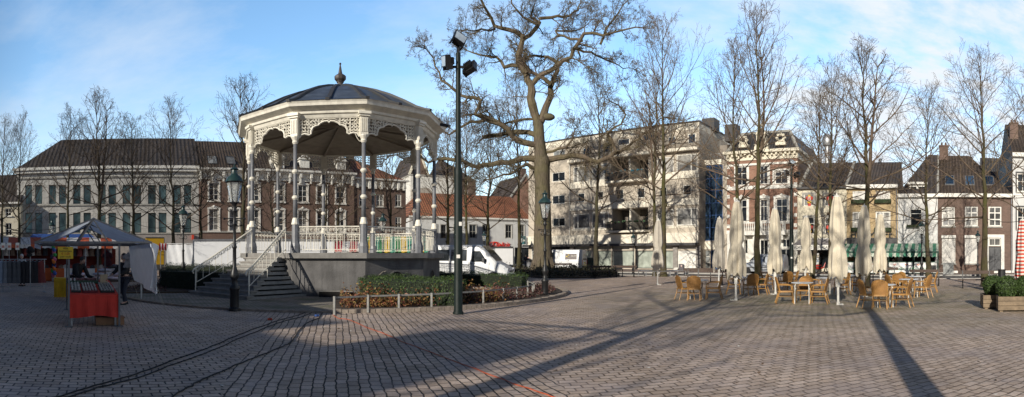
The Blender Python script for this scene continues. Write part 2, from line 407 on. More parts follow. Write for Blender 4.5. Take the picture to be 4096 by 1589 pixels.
# ================================================================== buildings
class Bld:
    """one building in its row; local x runs along the facade, y goes back, z up"""
    def __init__(s, name, row, x0, x1, label, cat='building', group=None, depth=0.0):
        s.row=Row(row.t0,row.P+depth); s.s0=s.row.s(x0); s.w=s.row.s(x1)-s.s0
        s.root=empty(name, s.row.w(s.s0), -row.t0, label, cat, group); s.op=[]
    def x(s,px): return s.row.s(px)-s.s0
    def z(s,px,py): return s.row.z(px,py)
    def rect(s,a,b):
        """two image corners -> local rectangle x0,x1,z0,z1"""
        cx=(a[0]+b[0])/2
        return (s.x(a[0]),s.x(b[0]),s.z(cx,b[1]),s.z(cx,a[1]))
    def wall(s,name,x0,x1,z0,z1,mt,ops=None,y=0.0,rev=.16,mrev=None,back=None):
        ops=s.op if ops is None else ops
        m=MB()
        xs=sorted(set([x0,x1]+[min(max(v,x0),x1) for o in ops for v in o[:2]])); zs=sorted(set([z0,z1]+[min(max(v,z0),z1) for o in ops for v in o[2:4]]))
        for i in range(len(xs)-1):
            for j in range(len(zs)-1):
                mx=(xs[i]+xs[i+1])/2; mz=(zs[j]+zs[j+1])/2
                if any(o[0]<mx<o[1] and o[2]<mz<o[3] for o in ops): continue
                m.poly([(xs[i],y,zs[j]),(xs[i+1],y,zs[j]),(xs[i+1],y,zs[j+1]),(xs[i],y,zs[j+1])])
        for o in ops:
            a,b,c,d=o[:4]; r=o[4] if len(o)>4 else rev
            m.poly([(a,y,c),(a,y,d),(a,y+r,d),(a,y+r,c)]); m.poly([(b,y,d),(b,y,c),(b,y+r,c),(b,y+r,d)])
            m.poly([(a,y,d),(b,y,d),(b,y+r,d),(a,y+r,d)]); m.poly([(b,y,c),(a,y,c),(a,y+r,c),(b,y+r,c)])
        if back:   # side walls and rear wall of the block
            m.poly([(x0,y+back,z0),(x0,y,z0),(x0,y,z1),(x0,y+back,z1)]); m.poly([(x1,y,z0),(x1,y+back,z0),(x1,y+back,z1),(x1,y,z1)])
            m.poly([(x1,y+back,z0),(x0,y+back,z0),(x0,y+back,z1),(x1,y+back,z1)])
        return m.build(name,mt,s.root)
    def window(s,r,nx=2,nz=2,fr=.07,fm=None,gm=None,dep=.12,bar=.04,sill=None,surround=None,mid=None,name='window',cut=True,y=0.0,top=None):
        """framed window: frame mesh as the part, pane (and sill, surround) as sub-parts"""
        x0,x1,z0,z1=r; fm=fm or WHITE; gm=gm or DARKGLASS
        if cut: s.op.append((x0,x1,z0,z1,dep+.06))
        w,h=x1-x0,z1-z0; m=MB(); a=y+dep-.05; b=y+dep+.02
        m.box(0,fr,a,b,0,h); m.box(w-fr,w,a,b,0,h); m.box(fr,w-fr,a,b,0,fr); m.box(fr,w-fr,a,b,h-fr,h)
        for i in range(1,nx):
            q=fr+(w-2*fr)*i/nx; m.box(q-bar/2,q+bar/2,a+.012,b-.01,fr,h-fr)
        zz=[fr+(h-2*fr)*i/nz for i in range(1,nz)]
        if mid is not None: zz=[h*v for v in (mid if hasattr(mid,'__len__') else [mid])]
        for q in zz: m.box(fr,w-fr,a+.016,b-.014,q-bar/2-.005,q+bar/2+.005)
        o=m.build(name,fm,s.root,loc=(x0,0,z0))
        p=MB(); p.poly([(fr*.5,y+dep,fr*.5),(w-fr*.5,y+dep,fr*.5),(w-fr*.5,y+dep,h-fr*.5),(fr*.5,y+dep,h-fr*.5)]); p.build('pane',gm,o)
        if sill:
            q=MB(); q.box(-.08,w+.08,y-.10,y+dep-.055,-.11,-.004); q.build('sill',sill,o)
        if surround:
            sw,sm,orn=surround; q=MB()
            q.box(-sw,-.003,y-.06,y+.02,-.02,h+.003); q.box(w+.003,w+sw,y-.06,y+.02,-.02,h+.003)
            if orn:   # shallow arched head with a carved keystone
                n=8; pts=[(-sw-.04,h+.005)]+[(-sw-.04+(w+2*sw+.08)*i/n, h+sw*.9+.16*sin(pi*i/n)) for i in range(n+1)]+[(w+sw+.04,h+.005)]
                q.slab(pts,y-.08,y+.02)
                q.ball((w/2,y-.08,h+sw+.12),.14,8,6,(1.0,.5,1.0)); q.ball((w/2-.17,y-.07,h+sw+.06),.09,6,5,(1.2,.5,.7)); q.ball((w/2+.17,y-.07,h+sw+.06),.09,6,5,(1.2,.5,.7))
                q.box(-sw-.06,w+sw+.06,y-.12,y+.02,-.16,-.024)
            else:
                q.box(-sw,w+sw,y-.06,y+.02,h+.006,h+sw)
            q.build('surround',sm,o)
        return o
    def part(s,name,mt,*boxes,parent=None,fn=None,smooth=False):
        m=MB()
        for b in boxes: m.box(*b)
        if fn: fn(m)
        return m.build(name,mt,parent or s.root,smooth)
    def roof(s,name,mt,x0,x1,y0,y1,z0,z1,hip0=0,hip1=0,parent=None,ov=.25,gable=None,yr=None):
        """ridge along x; hips at either end when hip>0"""
        yr=(y0+y1)/2 if yr is None else yr; m=MB(); a,b=x0-(ov if hip0 else 0),x1+(ov if hip1 else 0)
        dz=(z1-z0)*ov/max(yr-y0,.1)
        A=(a,y0-ov,z0-dz);B=(b,y0-ov,z0-dz);C=(b,y1,z0);D=(a,y1,z0);E_=(x0+hip0,yr,z1);F=(x1-hip1,yr,z1)
        m.poly([A,B,F,E_]); m.poly([C,D,E_,F]); m.poly([B,C,F]); m.poly([D,A,E_]); 
        return m.build(name,mt,parent or s.root)
def roofwin(b,x0,x1,z0,z1,face,mt=None,frame=None,name='skylight'):
    """rooflight lying on a slope; face(z)->y of the roof plane at height z"""
    y0,y1=face(z0),face(z1); d=Vector((0,y1-y0,z1-z0)); n=Vector((0,-(z1-z0),y1-y0)).normalized()*.07
    m=MB(); c=Vector(((x0+x1)/2,(y0+y1)/2,(z0+z1)/2))+n*.5
    m.obox(c,((x1-x0)/2,0,0),d/2,n*.6); o=m.build(name,frame or DARKGLASS,b.root)
    p=MB(); q=n*1.25; i=.06
    p.poly([Vector((x0+i,y0,z0))+q+d*.06,Vector((x1-i,y0,z0))+q+d*.06,Vector((x1-i,y1,z1))+q-d*.06,Vector((x0+i,y1,z1))+q-d*.06]); p.build('pane',mt or PALEGLASS,o); return o
def pipe(b,x,z0,z1,y=-.08,mt=None):
    m=MB(); m.tube([(x,y,z0),(x,y,z1)],.045,6); return m.build('downpipe',mt or GREYIRON,b.root)
def chimney(b,x,y,z0,z1,w=.7,d=.6,mt=None):
    m=MB(); m.box(x-w/2,x+w/2,y-d/2,y+d/2,z0,z1); m.box(x-w/2-.06,x+w/2+.06,y-d/2-.06,y+d/2+.06,z1,z1+.12)
    for k in (-1,1): m.lathe([(.11,z1+.12),(.09,z1+.45)],8,(x+k*w*.22,y,0))
    return m.build('chimney',mt,b.root)

BRBROWN=brick('brown_brick',(.135,.078,.058),(.18,.105,.078),(.17,.145,.125),1.0)
BRSOFT=brick('dark_rendered_brick',(.165,.100,.075),(.19,.118,.09),(.17,.12,.095),1.0,var=.25)
BRRED=brick('red_brick',(.25,.112,.068),(.32,.155,.098),(.33,.24,.19),1.0)
BRYEL=brick('yellow_brick',(.46,.33,.17),(.56,.42,.24),(.36,.27,.16),1.1)
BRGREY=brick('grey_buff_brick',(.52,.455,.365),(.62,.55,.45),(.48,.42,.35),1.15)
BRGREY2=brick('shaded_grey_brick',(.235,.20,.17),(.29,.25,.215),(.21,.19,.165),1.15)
WHBRICK=brick('whitewashed_brick',(.66,.65,.63),(.74,.73,.70),(.58,.57,.55),1.0,var=.12)
TILEDARK=tiles('dark_pantiles',(.048,.042,.042),(.082,.068,.063),.42,.5)
TILEBROWN=tiles('brown_pantiles',(.068,.050,.040),(.105,.078,.062),.30,.36)
TILEFLAT=tiles('flat_dark_tiles',(.075,.062,.056),(.115,.095,.085),.28,.26)
TILEORANGE=tiles('orange_pantiles',(.30,.108,.052),(.43,.175,.085),.36,.42)
SLATE=tiles('slate',(.055,.055,.06),(.085,.085,.09),.26,.22,.6)
def ashlar():
    m,t,b=nt('pale_stone_slabs'); uv,o,s=wallco(t)
    n=t.nodes.new('ShaderNodeTexBrick'); t.links.new(uv,n.inputs['Vector'])
    for k,v in (('Color1',rgb((.50,.48,.44))),('Color2',rgb((.58,.56,.515))),('Mortar',rgb((.30,.29,.27))),('Scale',1.0),('Brick Width',1.3),('Row Height',.62),('Mortar Size',.012)): n.inputs[k].default_value=v
    mp=N(t,'ShaderNodeMapping'); mp.inputs['Scale'].default_value=(1.5,1.5,.3); t.links.new(o,mp.inputs[0])
    c=mixc(t,1.0,n.outputs['Color'],ramp(t,noise(t,mp.outputs[0],.9,7,.68),[(.3,.70),(.65,1.08)]),'MULTIPLY'); t.links.new(c,b.inputs['Base Color']); b.inputs['Roughness'].default_value=.8; return m
ASHLAR=ashlar()
RENDER=surf('white_render',(.70,.68,.62),.08,1.2,.8,dirt=.35,bmp=.1)
RENDERG=surf('greyish_white_render',(.60,.60,.585),.08,1.2,.8,dirt=.35)
RENDERC=surf('cream_render',(.66,.60,.46),.08,1.2,.8,dirt=.3)
CONC=surf('cream_concrete_band',(.78,.72,.60),.12,2,.8,dirt=.35)
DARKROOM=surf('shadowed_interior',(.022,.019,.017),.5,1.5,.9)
DARKTRIM=surf('dark_trim',(.055,.053,.055),.25,3,.6)
SHUT=surf('rolled_blind',(.62,.60,.56),.06,2,.6,dirt=.15)

# ---- far left white house -------------------------------------------------------------------
b=Bld('white_house',LEFT,-120,81,'low cream white house with dark roof at the left edge of the square','house',depth=-1.0)
ze=b.z(50,K1(0,455)[1]); zr=b.z(20,K10(60,432)[1])+.4
for r in ((K10(42,668),K10(92,728)),(K10(44,785),K10(96,886)),(K10(-90,668),K10(-40,728)),(K10(-90,785),K10(-38,886))):
    b.window(b.rect(*r),2,2,sill=RENDER,gm=DARKGLASS)
b.wall('wall',0,b.w,0,ze,RENDERC,back=8)
b.part('gutter',WHITE,(-.1,b.w,-.25,-.01,ze-.16,ze+.02))
b.roof('roof',TILEDARK,0,b.w,0,8,ze,zr+.6)

# ---- long pale stone building ---------------------------------------------------------------
b=Bld('stone_building',LEFT,K10(135,0)[0],K10(1588,0)[0],'long pale stone building with paired tall teal windows and dark tiled roof','building')
ze=b.z(350,K10(0,352)[1]); zr=b.z(450,K10(0,106)[1])*1.085
cols=[(200,256),(280,337),(389,447),(470,528),(584,643),(667,726),(783,845),(866,927),(980,1042),(1067,1129),(1183,1246),(1268,1331),(1385,1447),(1470,1531)]
for a,c in cols:
    for r in ((K10(a,480),K10(c,632)),(K10(a,702),K10(c,862))):
        b.window(b.rect(*r),1,1,fr=.05,fm=DARKTRIM,gm=TEALGLASS,dep=.28)
b.wall('wall',0,b.w,0,ze,ASHLAR,back=11)
b.part('cornice',WHITE,(-.35,b.w+.05,-.45,-.003,ze-.05,ze+.22),(-.25,b.w,-.30,-.004,ze-.32,ze-.05))
for nm,py in (('string_course',417),('string_course',640),('string_course',868)):
    zz=b.z(380,K10(0,py)[1]); b.part(nm,STONE,(-.02,b.w,-.10,-.003,zz-.07,zz+.07))
b.part('plinth',surf('darker_plinth',(.30,.27,.25),.15,2,.8),(-.02,b.w+.0,-.08,-.004,0,b.z(380,K10(0,880)[1])))
b.roof('roof',TILEDARK,0,b.w,0,11,ze+.22,zr,hip0=3.6,hip1=0)
b.part('parapet',TILEBROWN,(b.w-.25,b.w+.02,0.2,5.4,ze+.25,ze+.5))
b.part('sign',surf('red_sign',(.6,.06,.03),.05,3,.5),(b.w-.7,b.w-.5,-.35,-.09,b.z(780,K10(0,920)[1]),b.z(780,K10(0,880)[1])))

# ---- long brown house with white sash windows -------------------------------------------------
b=Bld('brown_town_house',LEFT,K11(70,0)[0],K11(1312,0)[0],'long brown town house with white sash windows, ornate heads and bracketed white cornice','building')
ze=b.z(1000,K11(0,290)[1]); zf=b.z(1000,K11(0,352)[1]); zr=b.z(950,K11(0,56)[1])*1.08
wc=[(140,242),(303,403),(466,566),(668,762),(852,950),(1004,1103),(1156,1248)]
u0,u1=b.z(1060,K11(0,530)[1]),b.z(1060,K11(0,392)[1]); l0,l1=b.z(1050,K11(0,766)[1]),b.z(1050,K11(0,598)[1])
for i,(a,c) in enumerate(wc):
    xa,xc=b.x(K11(a+12,0)[0]),b.x(K11(c-12,0)[0])
    b.window((xa,xc,u0,u1),2,2,fr=.09,bar=.06,mid=[.34,.67],surround=(.13,WHITE,True),gm=DARKGLASS if i>2 else CURTGLASS)
    b.window((xa,xc,l0,l1),2,2,fr=.09,bar=.06,mid=[.30,.62],surround=(.13,WHITE,True),gm=CURTGLASS)
    b.window((xa,xc,.35,1.75),2,1,fr=.08,surround=(.16,WHITE,True),name='cellar_window')
b.wall('wall',0,b.w,0,zf,BRSOFT,back=10)
b.part('frieze',WHITE,(0,b.w,-.06,10,zf,ze-.003))
def corn(m):
    m.box(-.1,b.w+.1,-.62,-.0,ze,ze+.2); m.box(-.05,b.w+.05,-.40,-.062,ze-.14,ze-.003); m.box(0,b.w,-.14,-.064,zf-.12,zf+.02)
    n=14
    for i in range(n+1):
        q=.2+(b.w-.5)*i/n; m.box(q-.11,q+.11,-.5,-.065,ze-.55,ze-.145); m.box(q-.08,q+.08,-.28,-.066,zf-.32,ze-.55)
b.part('cornice',WHITE,fn=corn)
zb=b.z(1000,K11(0,770)[1]); b.part('string_course',STONE,(0,b.w,-.10,-.003,zb-.16,zb+.02))
b.roof('roof',TILEBROWN,0,b.w,0,10,ze+.2,zr)
sl=(zr-ze-.2)/5.0; face=lambda z:(z-ze-.2)/sl
for a,c in ((150,228),(302,378)):
    r=b.rect(K11(a,215),K11(c,262)); roofwin(b,r[0],r[1],ze+.7,ze+1.75,face)
# dormer with white pediment
r=b.rect(K11(655,165),K11(760,280)); zd=r[3]-.2
dm=MB(); dm.box(r[0],r[1],.35,3.2,ze+.25,zd); dm.slab([(r[0]-.15,zd),(r[1]+.15,zd),((r[0]+r[1])/2,zd+.75)],.2,3.6)
dob=dm.build('dormer',WHITE,b.root); q=MB(); xm=(r[0]+r[1])/2
q.box(xm-.42,xm-.05,.30,.347,ze+.5,zd-.15); q.box(xm+.05,xm+.42,.30,.347,ze+.5,zd-.15); q.build('pane',DARKGLASS,dob)
for px in (930,1225): 
    x_=b.x(K11(px,0)[0]); dm=MB(); dm.box(x_-.5,x_+.5,.6,3.0,ze+.3,ze+1.5); dm.slab([(x_-.65,ze+1.5),(x_+.65,ze+1.5),(x_,ze+2.1)],.45,3.4); dm.build('dormer',WHITE,b.root)
chimney(b,b.x(K11(1275,0)[0]),4.2,zr-1.2,zr+1.2,.9,.8,BRBROWN)

# ---- brick house with orange roof right of it --------------------------------------------------
b=Bld('orange_roofed_house',LEFT,K11(1313,0)[0],K11(1725,0)[0],'brown brick house with hipped orange tile roof behind the bandstand','house',depth=.15)
ze=b.z(1500,K11(0,362)[1]); zr=b.z(1480,K11(0,215)[1])+.9
for a,c in ((1352,1406),(1488,1550),(1640,1690)):
    for y0,y1 in ((474,575),(655,745)): b.window(b.rect(K11(a,y0),K11(c,y1)),2,2,fr=.1,gm=CURTGLASS,sill=STONE)
b.wall('wall',0,b.w,0,ze-.75,BRBROWN,back=9)
b.part('frieze',WHITE,(0,b.w,-.03,9,ze-.62,ze-.003))
def corn2(m):
    m.box(-.05,b.w+.2,-.45,0,ze,ze+.16); m.box(0,b.w,-.12,-.035,ze-.78,ze-.60)
    for i in range(9):
        q=.3+(b.w-.6)*i/8; m.box(q-.12,q+.12,-.28,-.036,ze-.95,ze-.003)
b.part('cornice',WHITE,fn=corn2)
b.roof('roof',TILEORANGE,0,b.w,0,9,ze+.16,zr,hip0=1.2,hip1=4.0)
chimney(b,b.w*.2,4.5,zr-1,zr+1.1,.8,.7,BRBROWN)

# ---- tall buildings further back ---------------------------------------------------------------
b=Bld('gabled_brick_building',FARW,K12(60,0)[0],K12(190,0)[0],'tall brick building with steep gable behind the bandstand roof','building',depth=14)
z1=b.z(1680,K12(0,235)[1]); zr=b.z(1670,K12(0,70)[1])
b.window((b.w*.3,b.w*.45,z1-2.6,z1-1.2),2,2); b.window((b.w*.6,b.w*.75,z1-2.6,z1-1.2),2,2)
b.wall('wall',0,b.w,0,z1,BRBROWN,back=12)
gm=MB(); gm.slab([(0,z1),(b.w,z1),(b.w/2,zr)],-.02,.3); gm.build('gable',BRBROWN,b.root)
tm=MB(); tm.bar((0,-.1,z1),(b.w/2,-.1,zr),.35,.3); tm.bar((b.w/2,-.1,zr),(b.w,-.1,z1),.35,.3); tm.build('gable_edge',CREAM,b.root)
rm=MB(); rm.poly([(0,.3,z1),(b.w/2,.3,zr),(b.w/2,12,zr),(0,12,z1)]); rm.poly([(b.w/2,.3,zr),(b.w,.3,z1),(b.w,12,z1),(b.w/2,12,zr)]); rm.build('roof',TILEBROWN,b.root)

b=Bld('white_rear_building',FARW,K12(70,0)[0],K12(395,0)[0],'plain white building rising behind the orange roofed corner house','building',depth=9)
z1=b.z(1750,K12(0,245)[1]); b.wall('wall',0,b.w,0,z1,RENDER,back=9)
gm=MB(); zg=b.z(1690,K12(0,335)[1]); gm.slab([(0,0),(b.w*.42,0),(b.w*.42,zg-1.5),(b.w*.25,zg),(0,zg)],-3.0,-.02); gm.build('annex',surf('weathered_plaster',(.36,.32,.27),.2,1.0,.9,dirt=.3),b.root)
b.part('coping',STONE,(-.1,b.w+.1,-.12,9.1,z1,z1+.2))

b=Bld('dormered_brick_building',FARW,K12(300,0)[0],K12(505,0)[0],'tall dark brick block with white framed upper windows behind the orange roof','building',depth=16)
z1=b.z(1850,K12(0,265)[1]); zr=b.z(1800,K12(0,90)[1])
for px in (335,440):
    for y0,y1 in ((268,300),(335,365)): b.window(b.rect(K12(px-14,y0),K12(px+14,y1)),2,1,fr=.12)
b.wall('wall',0,b.w,0,z1,BRBROWN,back=12); b.roof('roof',TILEDARK,0,b.w,0,12,z1,zr,hip0=1,hip1=4.5)

# ---- low white corner house with orange roof ----------------------------------------------------
b=Bld('corner_house',FARW,K12(62,0)[0],K12(872,0)[0],'long low white corner house with orange pantile roof and red neon sign','house')
ze=b.z(1990,K12(0,521)[1]); zr=b.z(2000,K12(0,378)[1])*1.06
wins=[(222,246),(272,306),(360,392),(462,508),(551,590),(703,744),(800,828)]
for i,(a,c) in enumerate(wins):
    b.window(b.rect(K12(a,566),K12(c,655)),2,2,fr=.1,fm=STONE if i>2 else DARKTRIM,gm=DARKGLASS,surround=(.12,STONE,False))
sh=[(150,330),(380,480),(655,745),(765,880)]
for a,c in sh:
    b.window((b.x(K12(a,0)[0]),b.x(min(K12(c,0)[0],K12(868,0)[0])),.35,2.9),3,1,fr=.12,fm=DARKTRIM,gm=DARKGLASS,name='shop_window',dep=.3)
b.wall('wall',0,b.w,0,ze-.25,RENDERG,back=9)
b.part('gutter',WHITE,(-.1,b.w+.1,-.3,-.003,ze-.25,ze),(-.05,b.w,-.12,-.004,ze-.42,ze-.25))
b.roof('roof',TILEORANGE,0,b.w,0,10,ze,zr,hip0=3,hip1=1.0)
pipe(b,b.x(K12(375,0)[0]),0,ze-.3)
NEON=surf('red_neon',(.75,.04,.02),.05,3,.4)
xs_=b.x(K12(668,0)[0]); sz=b.z(2005,K12(0,697)[1])
sg=text('lettering','Dolcis',.95,NEON,b.root,(xs_,-.14,sz),shear=.3,sx=1.25,ext=.04)
em=MB(); em.ring((b.x(K12(628,0)[0]),-.14,sz),.62,.05,(1.4,0,0),(0,0,.62),14,4); em.build('sign_emblem',NEON,b.root)

b=Bld('brick_gable_house',FARW,K12(735,0)[0],K12(905,0)[0],'red brick gable end rising behind the orange roof beside the oak','house',depth=10)
z1=b.z(2100,K12(0,385)[1]); zr=b.z(2100,K12(0,228)[1])
b.wall('wall',0,b.w,0,z1,BRRED,back=10); gm=MB(); gm.slab([(0,z1),(b.w,z1),(b.w*.6,zr)],-.02,.3); gm.build('gable',BRRED,b.root)
tm=MB(); tm.bar((0,-.1,z1),(b.w*.6,-.1,zr),.25,.25); tm.bar((b.w*.6,-.1,zr),(b.w,-.1,z1),.25,.25); tm.build('gable_edge',STONE,b.root)
rm=MB(); rm.poly([(0,.3,z1),(b.w*.6,.3,zr),(b.w*.6,10,zr),(0,10,z1)]); rm.poly([(b.w*.6,.3,zr),(b.w,.3,z1),(b.w,10,z1),(b.w*.6,10,zr)]); rm.build('roof',TILEBROWN,b.root)
chimney(b,b.w*.62,1.2,zr-1,zr+1.0,.9,.7,BRBROWN)
# ================================================================== right hand row
# ---- modern apartment block ---------------------------------------------------------------------
b=Bld('apartment_block',MOD,K4(152,0)[0],K5(246,0)[0],'four storey beige brick apartment block with cream bands, balconies and whitened shop windows','building')
zt=b.z(2795,K5(0,40)[1]); X=lambda q:b.x(K4(q,0)[0]); W=b.w
zA=b.z(2790,K4(0,640)[1]); zB=b.z(2790,K4(0,695)[1]); zP=b.z(2790,K4(0,190)[1])   # fascia and terrace levels
B2=(b.z(2790,K4(0,492)[1]),b.z(2790,K4(0,472)[1])); B3=(b.z(2790,K4(0,352)[1]),b.z(2790,K4(0,330)[1]))
xw=X(376)
def R4(x0,y0,x1,y1): return b.rect(K4(x0,y0),K4(x1,y1))
bigw=[(390,287,475,373),(490,275,580,362),(835,238,925,328),(940,222,1052,318),(390,540,476,620),(490,530,580,616),(835,516,925,606),(940,509,1052,602)]
for i,w_ in enumerate(bigw):
    r=R4(*w_); o=b.window(r,1,1,fr=.11,gm=NETGLASS,name='window')
    q=MB(); h=r[3]-r[2]; ww=r[1]-r[0]; xx=ww*(.28 if i%4<1 or i in(0,2,4,6) else .70)
    q.box(xx-.06,xx+.06,.06,.118,.11,h-.11); q.build('mullion',WHITE,o)
for w_ in ((413,430,450,478),(520,420,550,468),(617,410,657,463),(731,403,771,456),(849,397,888,449),(975,386,1019,441)):
    b.window(R4(*w_),1,1,fr=.08,gm=DARKGLASS)
for w_ in ((277,318,346,368),(277,440,346,488),(279,562,346,608)):
    b.window(R4(*w_),2,1,fr=.09,gm=DARKGLASS)
for w_ in ((440,187,476,232),(545,172,580,216),(628,140,690,174),(757,116,820,150),(1000,112,1042,164),(895,128,935,170)):
    r=R4(*w_); b.window((r[0],r[1],max(r[2],zP+.12),r[3]),1,1,fr=.09,gm=BLUEGLASS)
b.window(R4(282,200,346,232),2,1,fr=.1,gm=PALEGLASS)
# recessed balconies: deep openings with rear wall, railing and slab
for (x0,y0,x1,y1) in ((592,240,790,362),(600,512,790,628)):
    r=R4(x0,y0,x1,y1); b.op.append((r[0],r[1],r[2],r[3],2.2))
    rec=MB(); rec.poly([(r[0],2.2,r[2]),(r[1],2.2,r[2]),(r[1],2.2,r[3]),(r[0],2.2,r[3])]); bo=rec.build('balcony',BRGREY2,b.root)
    dv=MB(); xm=(r[0]+r[1])/2; dv.box(xm-.12,xm+.12,.05,2.19,r[2],r[3]); dv.box(r[0]-.3,r[1]+.1,-1.0,-.004,r[2]-.28,r[2]-.05); dv.build('balcony_slab',CONC,bo)
    for u in (.18,.68): dd=MB(); dd.box(r[0]+(r[1]-r[0])*u,r[0]+(r[1]-r[0])*(u+.17),2.12,2.19,r[2]+.02,r[3]-.45); dd.build('balcony_door',DARKGLASS,bo)
    rl=MB(); n=46; zt0=r[2]+.98; xa,xb=r[0]-.25,r[1]+.05
    rl.box(xa,xb,-.98,-.92,zt0-.05,zt0); rl.box(xa,xb,-.97,-.93,r[2]+.04,r[2]+.08)
    for k in range(n+1): q=xa+(xb-xa)*k/n; rl.box(q-.016,q+.016,-.965,-.935,r[2]-.05,zt0-.05)
    for q in (xa,xb): rl.box(q-.02,q+.02,-.97,0,zt0-.05,zt0); 
    for q in (xa,xb):
        for k in range(8): rl.box(q-.014,q+.014,-.1-.1*k-.014,-.1-.1*k+.014,r[2]-.04,zt0-.05)
    rl.build('railing',BLACK,bo)
    rnd=random.Random(int(x0)); 
    for k in range(14): fl=MB(); fl.ball((xa+(xb-xa)*(k+rnd.random())/14,-1.02,zt0-.10+rnd.random()*.14),.08+.08*rnd.random(),6,4); fl.build('balcony_plant',surf('balcony_plants' if y0>400 else 'balcony_plants_blue',(.05,.10,.045) if y0>400 else (.04,.16,.22),.5,9,.8),bo)
# ground floor openings
for (x0,y0,x1,y1,g_) in ((393,737,486,828,0),(520,737,592,828,0),(594,737,716,830,0),(720,737,830,832,0),(833,737,936,834,0)):
    b.window(R4(x0,y0,x1,y1),1,1,fr=.08,fm=DARKTRIM,gm=surf('whitened_shop_glass',(.34,.375,.325),.32,1.6,.35,spec=.6),name='shop_window',dep=.2)
for (x0,y0,x1,y1) in ((393,710,475,731),(517,709,592,730),(596,707,690,730),(718,706,804,729),(835,705,925,728),(945,703,1052,728)):
    b.window(R4(x0,y0,x1,y1),1,1,fr=.06,fm=DARKTRIM,gm=surf('pale_transom',(.46,.46,.42),.15,2,.4),name='transom',dep=.2)
b.window(R4(205,712,372,838),4,1,fr=.1,fm=DARKTRIM,gm=DARKGLASS,name='shop_window',dep=.9)
r=R4(938,737,1055,846); b.window((r[0],r[1],.12,r[3]),2,1,fr=.05,gm=surf('white_door_leaf',(.80,.78,.72),.03,2,.5),name='door',dep=.08,bar=.02)
b.wall('wall',0,W,0,zt-.9,BRGREY,back=11)
wg=MB(); xs0=.02; wg.poly([(0,-.012,zA),(xw,-.012,zA),(xw,-.012,zt-.9),(0,-.012,zt-.9)]) if False else None
sh=b.part('parapet',CONC,(0,W,-.03,11,zt-.9,zt-.15)); b.part('roof_edge',DARKTRIM,(-.08,W+.08,-.14,11.1,zt-.15,zt))
b.part('fascia',CONC,(X(152)-.05,W+.02,-.35,-.003,zB,zA)); b.part('canopy',DARKTRIM,(X(140),W+.05,-.75,-.36,zB-.28,zB-.004),(X(140),W,-.36,-.003,zB-.26,zB-.002))
b.part('concrete_band',CONC,(xw,W+.02,-.14,-.003,B2[0],B2[1]+.35),(xw,X(590),-.12,-.004,B3[0]-.1,B3[1]+.25),(X(795),W+.02,-.14,-.004,B3[0]+.1,B3[1]+.45))
b.part('terrace_slab',CONC,(xw,W+.05,-.7,-.003,zP-.25,zP+.06))
for (x0,x1) in ((X(400),X(605)),(X(840),W)):
    rl=MB()
    rl.box(x0,x1,-.66,-.62,zP+.92,zP+.97); rl.box(x0,x1,-.65,-.63,zP+.5,zP+.53)
    for k in range(40): q=x0+(x1-x0)*k/39; rl.box(q-.014,q+.014,-.655,-.628,zP+.06,zP+.92)
    rl.build('railing',BLACK,b.root)
for w_ in bigw: b.part('window_surround',CONC,*[( R4(*w_)[0]-.14, R4(*w_)[1]+.14, -.045,-.002, R4(*w_)[2]-.25, R4(*w_)[2]-.02)])
pipe(b,xw,zA,zP,-.2,WHITE); 
for q in (385,505,936,1058): b.part('pier',surf('grey_pier',(.27,.25,.23),.15,3,.8),(X(q)-.28,X(q)+.28,-.12,-.003,.12,zB-.3))
b.part('column',WHITE,(X(172),X(190),-.1,.4,.12,zB-.3))
chm=MB(); cz=b.z(2830,K5(0,12)[1]); chm.box(W-1.2,W+.3,3.5,5.2,zt-.3,cz+.6); chm.box(W+1.2,W+2.6,4.5,6,zt-1.5,cz-.1); chm.build('chimney',DARKTRIM,b.root)
chm=MB(); chm.box(X(405),X(465),4,7,zt-.1,zt+1.1); chm.build('lift_housing',DARKTRIM,b.root)
# shop name boards
bo=MB(); bo.box(X(143),X(159),-1.2,-.78,zB+.1,zB+1.15); bo=bo.build('shop_sign',surf('teal_sign',(.03,.12,.14),.1,3,.5),b.root)
text('lettering','Jungle',.40,WHITE,bo,((X(143)+X(159))/2,-1.21,zB+.6),shear=.2)
lg=MB(); lg.lathe([(.55,0),(.55,.06)],20); lg=lg.build('shop_emblem',WHITE,b.root,loc=(X(218),-.36,zB+.95),rot=(pi/2,0,0))
text('lettering','G',.7,BLACK,lg,(0,0,.065),rot=(0,0,0))

# ---- blue glass stair tower ----------------------------------------------------------------------
b=Bld('stair_tower',MOD,K5(246,0)[0]+2,K5(384,0)[0],'narrow set back stair tower with blue framed glazing beside the apartment block','building',depth=1.6)
zt=b.z(2880,K5(0,240)[1]); zc=b.z(2880,K5(0,262)[1]); zb=b.z(2880,K5(0,640)[1]); W=b.w; x0=b.x(K5(264,0)[0]); x1=b.x(K5(363,0)[0])
BLUEF=surf('blue_frame',(.03,.08,.22),.1,5,.4)
b.window((x0,x1,zb,zc),3,6,fr=.09,bar=.08,fm=BLUEF,gm=BLUEGLASS,dep=.1)
zd=b.z(2880,K5(0,790)[1]); zdt=b.z(2880,K5(0,688)[1]); xm=b.x(K5(318,0)[0])
b.window((x0,b.x(K5(299,0)[0]),.2,zdt),1,3,fr=.07,gm=PALEGLASS,name='door',dep=.2); b.window((b.x(K5(302,0)[0]),x1,.14,zdt),2,1,fr=.09,fm=BLUEF,gm=BLUEGLASS,name='door',dep=.2)
b.wall('wall',0,W,0,zt,BRGREY,back=9)
b.part('parapet',CONC,(x0-.2,W-.6,-.14,-.003,zc+.05,zt+.12)); b.part('lintel',CONC,(x0-.1,x1+.1,-.12,-.003,zdt+.1,zb-.12))
rl=MB(); rl.box(0,W,1.0,1.04,zt+.95,zt+1.0)
for k in range(16): rl.box(W*k/15-.015,W*k/15+.015,1.0,1.03,zt,zt+.95)
rl.build('railing',STEEL,b.root)
ld=MB(); 
